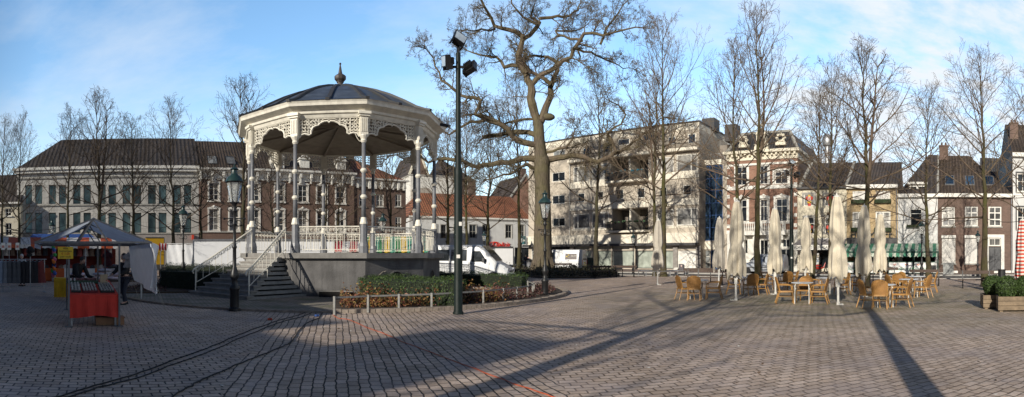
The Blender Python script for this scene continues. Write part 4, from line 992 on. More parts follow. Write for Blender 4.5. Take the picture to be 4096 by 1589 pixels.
for k in range(NK):
    for u in (0,.5):
        f_=cos(pi/NK) if u else 1.0; a=ang[k]+2*pi/NK*u
        pp=[bp(a,r*f_,z+.03) for r,z in prof]
        for p,q in zip(pp,pp[1:]): rb.bar(p,q,.16,.10)
rb.build('rib',RIB,ro)
FIN=surf('finial_zinc',(.065,.055,.05),.25,5,.5)
f_=MB(); zz=Z0+2.42
f_.lathe([(.75,0),(.38,.16),(.22,.26),(.2,.62),(.26,.64),(.27,.70),(.40,.86),(.42,.95),(.42,1.13),(.40,1.16),(.20,1.30),(.15,1.36),(.05,2.0),(.045,2.04),(.09,2.12),(.05,2.2),(0,2.21)],10,(0,0,zz))
f_.v=[(x*.68,y*.68,zz+(z-zz)*.62) for x,y,z in f_.v]; f_.build('finial',FIN,bs)
hr=MB(); k=3; a=bp((ang[4]+ang[5])/2+.1,4.9,Z0+.5); hr.bar(a,a+Vector((.5,-.1,-.1)),.16,.12); hr.build('spotlight',BLACK,bs)
wi=MB(); q0,q1=bp(ang[2]+.55,RC-.1,FL+4.95),bp(ang[3],RC-.05,FL+4.6); wi.tube([q0.lerp(q1,i/8)-Vector((0,0,.16*sin(pi*i/8))) for i in range(9)],.015,4); wi.build('dangling_cable',BSWHITE,bs)
# cellar hatch and leaning boards by the plinth
def bedpt(ax,r,z=0.0):   # ax: angle from the camera-facing direction of the bandstand
    v=bp(ax,r,z); c,s=cos(-BAZ),sin(-BAZ); return Vector((BC.x+v.x*c-v.y*s, BC.y+v.x*s+v.y*c, z))
h=MB(); a,b_=bp(ang[2],4.86),bp(ang[3],4.86); n=bp((ang[2]+ang[3])/2,1); td=(b_-a).normalized()
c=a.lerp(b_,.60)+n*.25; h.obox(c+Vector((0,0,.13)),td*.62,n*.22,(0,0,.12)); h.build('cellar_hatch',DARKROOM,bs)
c=a.lerp(b_,.60)+n*.40; h=MB(); h.obox(c+Vector((0,0,.27)),td*.75,n*.12,(0,0,.025)); h.build('hatch_lintel',PLSTONE,bs)
OLDWOOD=surf('weathered_boards',(.20,.175,.14),.3,8,.85,bmp=.3)
brd=MB(); p0=bedpt(.10,6.1,.05); p1=bedpt(.34,5.3,.95)
for k in range(3): dv=Vector((0,0,0)); q=bedpt(.10+.02*k,6.1-.28*k,.06); brd.bar(q,q+(p1-p0),.045,.24)
tag(brd.build('wooden_boards',OLDWOOD),'weathered wooden boards propped against the bandstand plinth beside the cellar hatch','boards')
# ================================================================== trees
def bark(name, base, moss, mossiness, red=0.0):
    m,t,b=nt(name); o=objco(t); mp=N(t,'ShaderNodeMapping'); mp.inputs['Scale'].default_value=(6,6,1.2); t.links.new(o,mp.inputs[0])
    f=noise(t,mp.outputs[0],1.6,6,.7); c=ramp(t,f,[(.3,tuple(k*.45 for k in base)),(.55,base),(.75,tuple(k*1.5 for k in base))])
    g=noise(t,o,.8,5,.6); c=mixc(t,math_(t,'MULTIPLY',ramp(t,g,[(.38,0.0),(.62,1.0)]),mossiness),c,moss)
    t.links.new(c,b.inputs['Base Color']); b.inputs['Roughness'].default_value=.9; b.inputs['Specular IOR Level'].default_value=.2; bump(t,b,f,.8,.05); return m
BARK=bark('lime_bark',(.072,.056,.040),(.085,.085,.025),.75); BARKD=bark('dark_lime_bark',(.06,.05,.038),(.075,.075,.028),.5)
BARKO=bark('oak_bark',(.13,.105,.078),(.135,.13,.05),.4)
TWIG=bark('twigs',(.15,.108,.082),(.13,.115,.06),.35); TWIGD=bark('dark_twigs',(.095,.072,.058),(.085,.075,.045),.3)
TWIGO=bark('oak_twigs',(.15,.115,.085),(.14,.13,.05),.4)
def rperp(d,rnd):
    v=Vector((rnd.gauss(0,1),rnd.gauss(0,1),rnd.gauss(0,1))); v-=d*v.dot(d); return v.normalized()
def grow(mb,p,d,L,r,lev,rnd,up=.10,wig=.16,maxlev=3,den=(0,7,6,4),minr=.0065,ang=(.55,.95)):
    """one branch and its side shoots"""
    n=max(2,min(7,int(L/.38)+1)) if lev<maxlev else 2
    pts=[p.copy()]; dd=d.normalized(); dirs=[dd]
    for i in range(n):
        dd=(dd+rperp(dd,rnd)*wig*rnd.random()*1.3+Vector((0,0,up*(.6+.8*i/n)))).normalized(); p=p+dd*(L/n); pts.append(p.copy()); dirs.append(dd)
    rads=[max(minr,r*(1-.72*i/n)) for i in range(n+1)]
    mb.tube(pts,rads,5 if lev==0 else (4 if lev==1 else 3),caps=False)
    if lev>=maxlev: return
    k=den[lev+1]; k=max(2,int(k*(.6+.4*min(1,L/1.6))))
    for j in range(k):
        u=.18+.80*(j+.3+.5*rnd.random())/k; x=u*n; i=min(n-1,int(x)); q=pts[i].lerp(pts[i+1],x-i); dv=dirs[i+1]
        sd=rperp(dv,rnd); a=ang[0]+(ang[1]-ang[0])*rnd.random()
        nd=(dv*cos(a)+sd*sin(a)); ll=L*(.62-.34*u)*(.65+.6*rnd.random())
        grow(mb,q,nd,max(.16,ll),max(minr,rads[i]*.55),lev+1,rnd,up,wig*1.1,maxlev,den,minr,ang)
def street_tree(seed,H,rt,clear,spread,nl=30,lean=0.0,fork=False,crook=.12):
    """lime tree in winter: straight trunk, drooping low limbs, upswept crown"""
    rnd=random.Random(seed); tr=MB(); cr=MB()
    n=14; P=[]; x=y=0.0; ph=rnd.random()*6
    for i in range(n+1):
        u=i/n; P.append(Vector((lean*u*H*.5+crook*sin(u*5+ph)*u*1.2+rnd.gauss(0,.03), crook*cos(u*4+ph)*u+rnd.gauss(0,.03), u*H)))
    rad=[rt*(1.45 if i==0 else (1.12 if i==1 else 1))*max(.045,(1-(i/n))**1.05) for i in range(n+1)]
    P.insert(1,P[0].lerp(P[1],.25)); rad.insert(1,rt*1.12)
    tr.tube(P,rad,9,caps=False)
    for k in range(5): # burrs
        u=rnd.uniform(.05,clear/H*1.1); i=min(n,1+int(u*n)); a=rnd.random()*6; c=P[i]+Vector((cos(a),sin(a),0))*rt*.6; tr.ball(c,rt*.55,6,5,(1,1,1.2))
    def at(z):
        u=min(.999,max(0,z/H))*n; i=int(u); A=P[i+1] if i+1<len(P) else P[-1]; B=P[min(i+2,len(P)-1)]; return A.lerp(B,u-i), (B-A).normalized()
    for j in range(nl):
        u=(j/(nl-1))**.9; z=clear+(H*.97-clear)*u; c,dv=at(z); az=j*2.4+rnd.gauss(0,.35)
        tilt=R(72-44*min(1,u*1.25)+rnd.gauss(0,9)); L=spread*(1.22-.92*u**1.4)*(.75+.5*rnd.random())
        d=Vector((cos(az)*sin(tilt),sin(az)*sin(tilt),cos(tilt)))
        r=rt*(.30-.20*u)*(.8+.4*rnd.random())
        grow(cr,c,d,L,max(.016,r),0,rnd,up=(.0 if u<.12 else .115),wig=.17,den=(0,6,5,3),minr=.0055)
    if fork:
        c,dv=at(H*.42); d=(Vector((.30,.05,1))).normalized(); q=c.copy(); pts=[q]; 
        for i in range(6): d=(d+Vector((-.03,0,.05))+rperp(d,rnd)*.06).normalized(); q=q+d*H*.085; pts.append(q)
        cr.tube(pts,[rt*.55*(1-.8*i/6) for i in range(7)],6,caps=False)
        for i in range(1,7):
            for k in range(3): a=rnd.random()*6; grow(cr,pts[i],Vector((cos(a)*.6,sin(a)*.6,.8)),spread*.42*(1.1-.1*i),.03,1,rnd,.1,.16)
    return tr.mesh('trunk',BARK,True),cr.mesh('crown',TWIG)
TV=[street_tree(11,12,.17,3.7,3.9,30),street_tree(23,12,.18,4.2,3.5,28,fork=True),street_tree(37,12,.16,3.4,3.8,30,crook=.2),street_tree(53,12,.15,4.6,3.0,26,crook=.16)]
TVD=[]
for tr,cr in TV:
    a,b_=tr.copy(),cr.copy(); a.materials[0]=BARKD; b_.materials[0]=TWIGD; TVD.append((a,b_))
def tree(v,px,d,py_top,label,group,rz=0.0,wide=1.0,thick=1.0,dark=False,lean=(0,0)):
    H=height(py_top+22,d)/12.0
    o=empty('lime_tree',pt(px,d),rz,label,'tree',group); o.scale=(H*wide,H*wide,H)
    o.rotation_euler=(lean[0],lean[1],rz)
    tr,cr=(TVD if dark else TV)[v]; put('trunk',tr,o); put('crown',cr,o); return o
GL='bare trees along the pale stone and brown buildings'; GR='bare trees in front of the right hand houses'; GM='bare trees around the oak and white corner house'
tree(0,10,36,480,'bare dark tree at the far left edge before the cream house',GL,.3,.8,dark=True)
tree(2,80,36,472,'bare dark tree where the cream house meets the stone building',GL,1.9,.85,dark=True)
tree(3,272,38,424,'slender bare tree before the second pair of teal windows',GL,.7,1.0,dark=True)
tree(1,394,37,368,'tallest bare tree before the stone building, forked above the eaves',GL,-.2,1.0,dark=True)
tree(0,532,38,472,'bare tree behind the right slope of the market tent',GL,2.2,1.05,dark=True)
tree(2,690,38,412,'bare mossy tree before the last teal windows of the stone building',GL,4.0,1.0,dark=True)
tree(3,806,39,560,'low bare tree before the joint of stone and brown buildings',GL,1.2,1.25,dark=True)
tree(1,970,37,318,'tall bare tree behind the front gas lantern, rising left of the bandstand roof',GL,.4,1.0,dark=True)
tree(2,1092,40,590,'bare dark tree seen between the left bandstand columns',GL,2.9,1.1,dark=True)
tree(0,1304,41,600,'mossy bare tree seen through the centre of the bandstand',GL,5.0,1.05)
tree(3,1346,42,600,'leaning bare tree just right of the mossy one inside the bandstand view',GL,.9,1.1,lean=(0,.05))
tree(1,1566,45,560,'bare tree before the orange roofed brick house, seen through the bandstand',GL,3.3,1.0)
tree(0,1792,50,470,'bare dark tree before the white corner house, left of the floodlight mast',GM,1.0,1.0)
tree(3,1862,50,420,'leaning thin mossy tree just right of the front floodlight mast',GM,2.0,.9,lean=(0,-.05))
tree(2,1954,54,470,'bare tree above the front of the white minibus',GM,.2,1.0)
tree(3,2074,52,262,'tall straight bare tree left of the oak with a dark lower trunk',GM,3.0,.8)
tree(0,2144,56,640,'small green mossy tree leaning beside the oak trunk',GM,4.4,.8,lean=(0,-.06))
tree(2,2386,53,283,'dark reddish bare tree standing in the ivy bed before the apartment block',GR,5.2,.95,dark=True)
tree(1,2620,45,300,'green mossy twin trunk leaning beside the thin parasol left of all tables',GR,1.7,.75)
tree(0,2654,44,84,'very tall bare tree in a low railed bed before the apartment block',GR,.9,.85)
tree(2,2946,36,190,'bare tree hidden at its foot by the tall parasol left of the grey car',GR,2.5,.95)
tree(1,3030,32.3,36,'tallest bare tree of the terrace, dark trunk in front of the grey car',GR,.1,.85)
tree(3,3250,39,330,'thin leaning bare tree before the white carnival shop',GR,2.8,1.0,lean=(0,-.06))
tree(0,3322,39,268,'mossy bare tree between the carnival shop and the tallest near parasol',GR,3.7,.9)
tree(1,3463,29.5,182,'wide bare tree before the yellow brick cafe',GR,4.4,1.15)
tree(2,3711,37,358,'bare tree before the narrow white house with a small white box on its trunk',GR,.6,1.1)
tree(0,3935,30.2,226,'bare tree before the brown brick house door, rising above its roof',GR,1.4,1.15)
tree(2,4140,33,262,'bare tree reaching in from the right edge before the white end house',GR,2.2,1.0)
# trees near the photographer whose shadows cross the paving
def shadow_tree(v,x,y,H,rz,label,wide=1.0,tr_=1.0):
    o=empty('lime_tree',(x,y,0),rz,label,'tree','bare trees on the near side of the square'); k=H/12; o.scale=(k*wide,k*wide,k); put('trunk',TV[v][0],o); put('crown',TV[v][1],o)

# ---- the old oak ---------------------------------------------------------------------------------
OD=49.0; OX=2195
def op_(x,y,dep=0.0):
    """picture position of a limb joint, measured in the plane through the oak's trunk"""
    px,py=K13(x,y); a0=heading(OX); n=Vector((sin(a0),cos(a0),0)); tt=Vector((cos(a0),-sin(a0),0))
    s=OD*tan(heading(px)-a0); dd=OD/cos(heading(px)-a0)
    return n*(OD+dep)+tt*s+Vector((0,0,height(py,dd)-0.0))
oak=empty('oak_tree',pt(OX,OD),0,'huge old bare oak with thick crooked limbs and mossy trunk between the vans','tree')
ornd=random.Random(77)
limbs=[ # polyline, start radius, end radius, depth drift
 ([(640,690),(612,600),(605,490),(575,420),(535,360),(545,290),(563,220)],.38,.22,-.6),
 ([(563,220),(520,195),(400,165),(385,130),(350,80),(325,30),(290,-40)],.21,.07,-2.5),
 ([(563,220),(600,195),(640,140),(655,105),(620,80),(600,60),(615,0)],.22,.07,1.5),
 ([(655,105),(720,88),(830,60),(880,10),(900,-60)],.15,.05,2.5),
 ([(605,490),(650,440),(745,395),(830,350),(870,280),(900,235),(1000,255),(1100,240),(1210,235)],.24,.045,-3.0),
 ([(660,700),(680,640),(690,600),(715,545),(715,480),(730,440),(760,370),(750,310),(700,275),(580,268)],.33,.08,2.5),
 ([(715,480),(680,455),(600,415),(570,380)],.2,.12,-.8),
 ([(900,235),(830,215),(760,185),(745,150),(800,148),(900,120),(960,60)],.14,.04,2.0),
 ([(1000,255),(1030,170),(1090,115),(1150,50)],.12,.04,-2.0),
 ([(870,280),(950,290),(1050,320),(1150,345),(1230,330)],.11,.03,3.0),
 ([(870,280),(885,330),(880,370),(920,400)],.09,.04,-1.0),
 ([(645,830),(560,815),(505,790),(480,750),(430,720),(340,690),(300,680),(335,610),(230,590),(190,560),(130,520),(95,410),(60,370)],.29,.045,-4.0),
 ([(630,770),(540,745),(480,740),(400,742),(310,745)],.26,.20,3.0),
 ([(340,690),(260,690),(200,725),(130,760),(60,720)],.15,.05,1.0),
 ([(615,680),(520,680),(440,690),(370,640),(330,590),(240,600)],.13,.04,3.5),
 ([(655,910),(590,905),(480,935),(380,950),(310,970),(240,942),(150,935),(60,960),(0,900)],.29,.09,-3.5),
 ([(640,965),(585,945),(520,990),(430,1030),(370,1050)],.18,.05,-3.0),
 ([(690,915),(760,903),(870,895),(980,930),(1050,905),(1080,880),(1040,800),(1030,785),(1100,745),(1120,700),(1080,655),(1030,640)],.30,.05,-3.5),
 ([(1080,880),(1150,850),(1180,820),(1260,770),(1330,700)],.15,.04,-2.0),
 ([(690,870),(730,870),(800,855),(835,820),(850,770)],.16,.05,-2.0),
 ([(535,375),(450,375),(430,330),(400,295),(300,268),(220,240)],.18,.05,2.5),
 ([(640,140),(560,110),(500,60),(480,-20)],.12,.04,-2.0),
 ([(400,165),(300,210),(240,250)],.10,.03,-3.0),
]
tm=MB(); base=op_(668,999); gz=0.0
tp=[Vector((base.x+.0,base.y,-.05)),Vector((base.x,base.y,.5)),op_(672,1300),op_(672,1150),op_(670,1050),op_(667,960),op_(660,880),op_(652,800),op_(648,720),op_(640,690)]
tp[0]=Vector((tp[2].x,tp[2].y,-.05)); tp[1]=Vector((tp[2].x,tp[2].y,.55))
tm.tube(tp,[1.25,.90,.77,.70,.67,.72,.57,.50,.47,.42],14,caps=False)
tm.ball(op_(705,668),.42,8,6,(1.4,1,.8)); tm.ball(op_(668,930),.75,10,8,(1.0,.95,1.2))
for k in range(8):
    a=k*pi/4+.3; c=Vector((tp[0].x+1.0*cos(a),tp[0].y+1.0*sin(a),.0)); tm.tube([c+Vector((.75*cos(a),.75*sin(a),-.1)),c+Vector((0,0,.3)),Vector((tp[0].x+.7*cos(a),tp[0].y+.7*sin(a),1.5))],[.16,.3,.22],6)
tru=tm.build('trunk',BARKO,oak,True); tru.matrix_parent_inverse=Matrix.Translation(-oak.location)
cm_=MB()
for pl,r0,r1,dr in limbs:
    L=len(pl); raw=[op_(x,y,dr*(i/(L-1))**1.2+ornd.gauss(0,.12)*(i>0)) for i,(x,y) in enumerate(pl)]
    P=[raw[0]]
    for i in range(L-1):   # crooked in-between joints
        A,B_=raw[i],raw[i+1]; nn=max(1,int((B_-A).length/.55)); 
        for k in range(1,nn+1):
            q=A.lerp(B_,k/nn); 
            if k<nn: q+=rperp((B_-A).normalized(),ornd)*.085*(B_-A).length/nn*2
            P.append(q)
    n=len(P); rad=[(r0+(r1-r0)*(i/(n-1)))*(1+.07*ornd.gauss(0,1)) for i in range(n)]
    cm_.tube(P,rad,8 if r0>.2 else 6)
    for i in range(2,n):
        fr_=i/(n-1); cnt=1 if fr_<.25 else 2
        if rad[i]>.33 and ornd.random()<.75: continue
        for k in range(cnt):
            dv=(P[i]-P[i-1]).normalized(); sd=rperp(dv,ornd); sd.y*=.9; d=dv*.45+sd+Vector((0,0,.25))
            LL=(1.1+1.5*ornd.random())*(1.15-.4*fr_)
            grow(cm_,P[i].copy(),d,LL,max(.02,min(.06,rad[i]*.45)),0,ornd,up=.03,wig=.40,maxlev=3,den=(0,7,6,5),minr=.0085,ang=(.6,1.15))
    for k in range(5):
        dv=(P[-1]-P[-2]).normalized(); grow(cm_,P[-1].copy(),dv+rperp(dv,ornd)*.8,1.3+.8*ornd.random(),.03,0,ornd,.04,.38,3,(0,7,6,5),.0085,(.6,1.1))
crn=cm_.build('crown',TWIGO,oak,False); crn.matrix_parent_inverse=Matrix.Translation(-oak.location)
# ================================================================== planting round the bandstand
def leafmat(name,cs,rough=.6):
    if name in MATS: return MATS[name]
    m,t,b=nt(name); o=objco(t); gi=t.nodes.new('ShaderNodeNewGeometry')
    c=ramp(t,gi.outputs['Random Per Island'],[(i/(len(cs)-1),k) for i,k in enumerate(cs)]); f=noise(t,o,1.7,4); c=mixc(t,1.0,c,ramp(t,f,[(.3,.55),(.7,1.25)]),'MULTIPLY')
    t.links.new(c,b.inputs['Base Color']); b.inputs['Roughness'].default_value=rough; MATS[name]=m; return m
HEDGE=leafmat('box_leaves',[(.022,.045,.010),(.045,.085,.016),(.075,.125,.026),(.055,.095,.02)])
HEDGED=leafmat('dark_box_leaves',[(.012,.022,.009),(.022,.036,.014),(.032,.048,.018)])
REDLEAF=leafmat('autumn_leaves',[(.12,.035,.02),(.22,.07,.03),(.09,.07,.02),(.30,.19,.05),(.16,.045,.03),(.24,.12,.035)])
BROWNLEAF=leafmat('purple_brown_leaves',[(.07,.028,.028),(.13,.045,.04),(.055,.035,.025),(.10,.07,.04)])
IVY=leafmat('ivy_leaves',[(.014,.020,.009),(.03,.036,.014),(.05,.05,.02),(.07,.05,.03)])
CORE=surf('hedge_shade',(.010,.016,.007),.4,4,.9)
def leaf(mb,p,s,rnd,n=None):
    n=(n+Vector((rnd.gauss(0,.6),rnd.gauss(0,.6),rnd.gauss(0,.6)))) if n is not None else Vector((rnd.gauss(0,1),rnd.gauss(0,1),rnd.gauss(0,1)))
    if n.length<1e-4: n=Vector((0,0,1))
    n.normalize(); a=rperp(n,rnd); b_=n.cross(a); mb.poly([p-a*s,p+b_*s*.55,p+a*s,p-b_*s*.55])
def inpoly(x,y,P):
    r=False; j=len(P)-1
    for i in range(len(P)):
        if (P[i][1]>y)!=(P[j][1]>y) and x<(P[j][0]-P[i][0])*(y-P[i][1])/(P[j][1]-P[i][1])+P[i][0]: r=not r
        j=i
    return r
def hedge(P,z1,label,mt,seed,dens=420,s=.022):
    rnd=random.Random(seed); P=[(p[0],p[1]) for p in P]; cx=sum(p[0] for p in P)/len(P); cy=sum(p[1] for p in P)/len(P)
    o=empty('hedge',(cx,cy,0),0,label,'hedge','clipped box hedges round the bandstand'); Q=[(p[0]-cx,p[1]-cy) for p in P]
    area=sum(Q[i][0]*Q[(i+1)%len(Q)][1]-Q[(i+1)%len(Q)][0]*Q[i][1] for i in range(len(Q)))
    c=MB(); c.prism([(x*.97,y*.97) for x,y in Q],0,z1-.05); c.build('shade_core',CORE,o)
    m=MB(); xs=[q[0] for q in Q]; ys=[q[1] for q in Q]
    def bulge(x,y): return .05*sin(x*2.3+seed)+.05*sin(y*2.9+seed*2)+.03*sin(x*7+y*5)
    n=int((max(xs)-min(xs))*(max(ys)-min(ys))*dens)
    for _ in range(n):
        x=rnd.uniform(min(xs),max(xs)); y=rnd.uniform(min(ys),max(ys))
        if inpoly(x,y,Q): leaf(m,Vector((x,y,z1+bulge(x,y)+rnd.gauss(0,.035))),s*rnd.uniform(.7,1.4),rnd,Vector((0,0,.8)))
    for i in range(len(Q)):
        a,b_=Vector((*Q[i],0)),Vector((*Q[(i+1)%len(Q)],0)); L=(b_-a).length; nn=Vector(((b_-a).y,-(b_-a).x,0)).normalized()
        if area<0: nn=-nn
        for _ in range(int(L*z1*dens)):
            u=rnd.random(); z=rnd.uniform(.04,z1+.03); q=a.lerp(b_,u); leaf(m,q+nn*(.02+bulge(q.x,z*3)+rnd.gauss(0,.035))+Vector((0,0,z)),s*rnd.uniform(.7,1.4),rnd,nn)
    m.build('foliage',mt,o); return o
def carpet(name,P,h,label,mt,seed,dens=170,s=.05,cat='ground cover',skip=None,z0=.1):
    rnd=random.Random(seed); xs=[p[0] for p in P]; ys=[p[1] for p in P]; m=MB()
    for _ in range(int((max(xs)-min(xs))*(max(ys)-min(ys))*dens)):
        x=rnd.uniform(min(xs),max(xs)); y=rnd.uniform(min(ys),max(ys))
        if not inpoly(x,y,P) or (skip and skip(x,y)): continue
        hh=h*(.45+.55*(.5+.5*sin(x*3.1+seed)*sin(y*2.7+seed*1.3))); leaf(m,Vector((x,y,z0+abs(rnd.gauss(0,.5))*hh)),s*rnd.uniform(.6,1.5),rnd,Vector((0,0,.5)))
    o=m.build(name,mt); return tag(o,label,cat,kind='stuff')
SOIL=surf('bed_soil',(.055,.038,.026),.4,3,.95,bmp=.6,bscale=18)
def arc(a0,a1,r,n=24): return [bedpt(a0+(a1-a0)*i/n,r) for i in range(n+1)]
def ringpoly(a0,a1,r0,r1): return [(p.x,p.y) for p in arc(a0,a1,r1)]+[(p.x,p.y) for p in arc(a1,a0,r0)]
RKB=10.75
for a0,a1 in ((-.02,1.95),(-2.5,-1.08)):
    m=MB(); m.prism(ringpoly(a0,a1,4.9,RKB-.2),-.02,.10); tag(m.build('flower_bed_soil',SOIL),kind='structure')
m=MB(); m.prism(ringpoly(-1.08,-.02,4.9,RKB-.2),-.02,.035); 
def mosspave():
    m,t,b=nt('mossy_setts'); o=objco(t); n=t.nodes.new('ShaderNodeTexBrick'); t.links.new(o,n.inputs['Vector'])
    for k,v in (('Color1',rgb((.26,.225,.20))),('Color2',rgb((.36,.31,.27))),('Mortar',rgb((.05,.06,.025))),('Scale',1.0),('Brick Width',.2),('Row Height',.13),('Mortar Size',.012)): n.inputs[k].default_value=v
    c=mixc(t,ramp(t,noise(t,o,.9,6,.65),[(.46,.0),(.66,.7)]),n.outputs['Color'],(.085,.095,.035)); t.links.new(c,b.inputs['Base Color']); b.inputs['Roughness'].default_value=.9; bump(t,b,n.outputs['Fac'],-.5,.015); return m
tag(m.build('paving',mosspave()),kind='structure')
KS=surf('kerb_setts',(.27,.225,.185),.3,5,.85,bmp=.4)
m=MB(); n=250
rk=random.Random(3)
for i in range(n):
    a=-2.6+4.6*i/n; w_=4.6/n*RKB*.92; c=bedpt(a,RKB); tdir=(bedpt(a+.01,RKB)-bedpt(a-.01,RKB)).normalized(); nd=Vector((-tdir.y,tdir.x,0))
    hgt=.06+.012*rk.random()+(.05 if (a>-.02 or a<-1.08) else 0); m.obox(c+Vector((0,0,hgt/2+rk.gauss(0,.004))),tdir*w_/2,nd*(.11+.01*rk.random()),(0,0,hgt/2))
tag(m.build('kerb',KS),kind='structure')
def pp(px,d): p=pt(px,d); return (p.x,p.y)
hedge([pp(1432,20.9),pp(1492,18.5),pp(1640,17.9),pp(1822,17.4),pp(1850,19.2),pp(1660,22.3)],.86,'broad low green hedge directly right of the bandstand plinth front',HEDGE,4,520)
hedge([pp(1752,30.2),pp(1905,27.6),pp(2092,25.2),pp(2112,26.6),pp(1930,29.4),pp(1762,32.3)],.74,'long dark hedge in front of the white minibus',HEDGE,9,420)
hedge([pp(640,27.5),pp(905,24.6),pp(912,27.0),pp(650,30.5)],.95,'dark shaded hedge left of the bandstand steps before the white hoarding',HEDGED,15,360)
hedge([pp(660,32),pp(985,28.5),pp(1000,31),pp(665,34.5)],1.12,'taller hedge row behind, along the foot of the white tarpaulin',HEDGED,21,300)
def nothedge(x,y): return False
carpet('red_leaf_plants',ringpoly(.0,.62,8.0,RKB-.45),.62,'low bushy plants with red and yellow leaves inside the low fence',REDLEAF,6,480,.045)
carpet('brown_leaf_plants',ringpoly(.60,1.55,7.4,RKB-.45),.26,'purplish brown ground plants at the right end of the fenced bed',BROWNLEAF,8,230,.045)
carpet('shaded_bed_plants',ringpoly(-1.95,-1.12,8.4,RKB-.45),.2,'sparse dark plants and leaf litter in the shaded bed left of the steps',BROWNLEAF,12,90,.04)
EDG=MB(); A,B_=pt(1735,32.5,.1),pt(2112,21.6,.1); 
for o_ in (0,.45):
    dv=(B_-A).normalized(); nd=Vector((-dv.y,dv.x,0))
    for i in range(40): EDG.obox(A.lerp(B_,(i+.5)/40)+nd*o_+Vector((0,0,.02)),dv*((B_-A).length/40*.46),nd*.09,(0,0,.05))
tag(EDG.build('kerb',KS),kind='structure')
# low fence of flat rail on short posts
FENCEM=surf('weathered_fence_steel',(.24,.235,.22),.25,8,.6)
fo=empty('low_fence',ground(1337,1262),0,'low galvanised rail fence on short posts edging the red leaf bed','fence')
fp=[K17(148,778),K17(495,755),K17(813,742),K17(1150,726),K17(1425,705),K17(1682,682),K17(1888,655),K17(2028,632),K17(2140,608),K17(2190,590),K17(2205,545),K17(2140,470)]
base0=fo.location; tops=[]
for i,(x,y) in enumerate(fp):
    d=gd(y) if i<9 else (22.6,23.6,25.2)[i-9]; p=pt(x,d); d_=p-base0; m=MB(); m.box(-.03,.03,-.03,.03,0,.52); m.build('post',FENCEM,fo,loc=(d_.x,d_.y,.02)); tops.append(Vector((d_.x,d_.y,.50)))
m=MB()
for a,b_ in zip(tops,tops[1:]): m.bar(a,b_,.02,.05)
m.build('rail',FENCEM,fo)

# ivy bed at the foot of the oak
ib=[pp(1880,47),pp(2060,44),pp(2200,40.5),pp(2380,41),pp(2480,44.5),pp(2440,54),pp(2250,57),pp(1950,54)]
m=MB(); m.prism(ib,-.02,.08); tag(m.build('planting_bed_soil',SOIL),kind='structure')
carpet('ivy_bed',ib,.75,'dark ivy and low shrubs covering the bed under the oak',IVY,31,60,.075)
nodes=[pp(1880,46.6),pp(2060,43.6),pp(2200,40.1),pp(2380,40.6),pp(2490,44.2)]
fo=empty('low_fence',(*nodes[0],0),0,'dark knee-high iron fence along the ivy bed under the oak','fence'); m=MB(); b0=Vector((*nodes[0],0))
for a,b_ in zip(nodes,nodes[1:]):
    A,B_=Vector((*a,0))-b0,Vector((*b_,0))-b0; m.bar(A+Vector((0,0,.55)),B_+Vector((0,0,.55)),.05); n=max(2,int((B_-A).length/1.6))
    for i in range(n+1): q=A.lerp(B_,i/n); m.bar(q,q+Vector((0,0,.6)),.06)
m.build('rail',BLACK,fo)
def treeguard(px,d,r,label):
    o=empty('tree_guard',pt(px,d),.3,label,'tree guard','low tube guards round tree feet'); c=[(-r,-r*.8),(r,-r*.8),(r,r*.8),(-r,r*.8)]
    for i in range(4):
        a,b_=c[i],c[(i+1)%4]; m=MB(); m.tube([(*a,0),(*a,.45),(*b_,.45),(*b_,.0)],.03,6); m.tube([((a[0]+b_[0])/2,(a[1]+b_[1])/2,0),((a[0]+b_[0])/2,(a[1]+b_[1])/2,.45)],.03,6); m.build('rail',STEEL,o)
treeguard(2648,44.5,1.5,'low grey tube guard round the very tall tree by the thin left parasol')
treeguard(3038,32.6,1.1,'low grey tube guard at the foot of the dark trunk before the grey car')

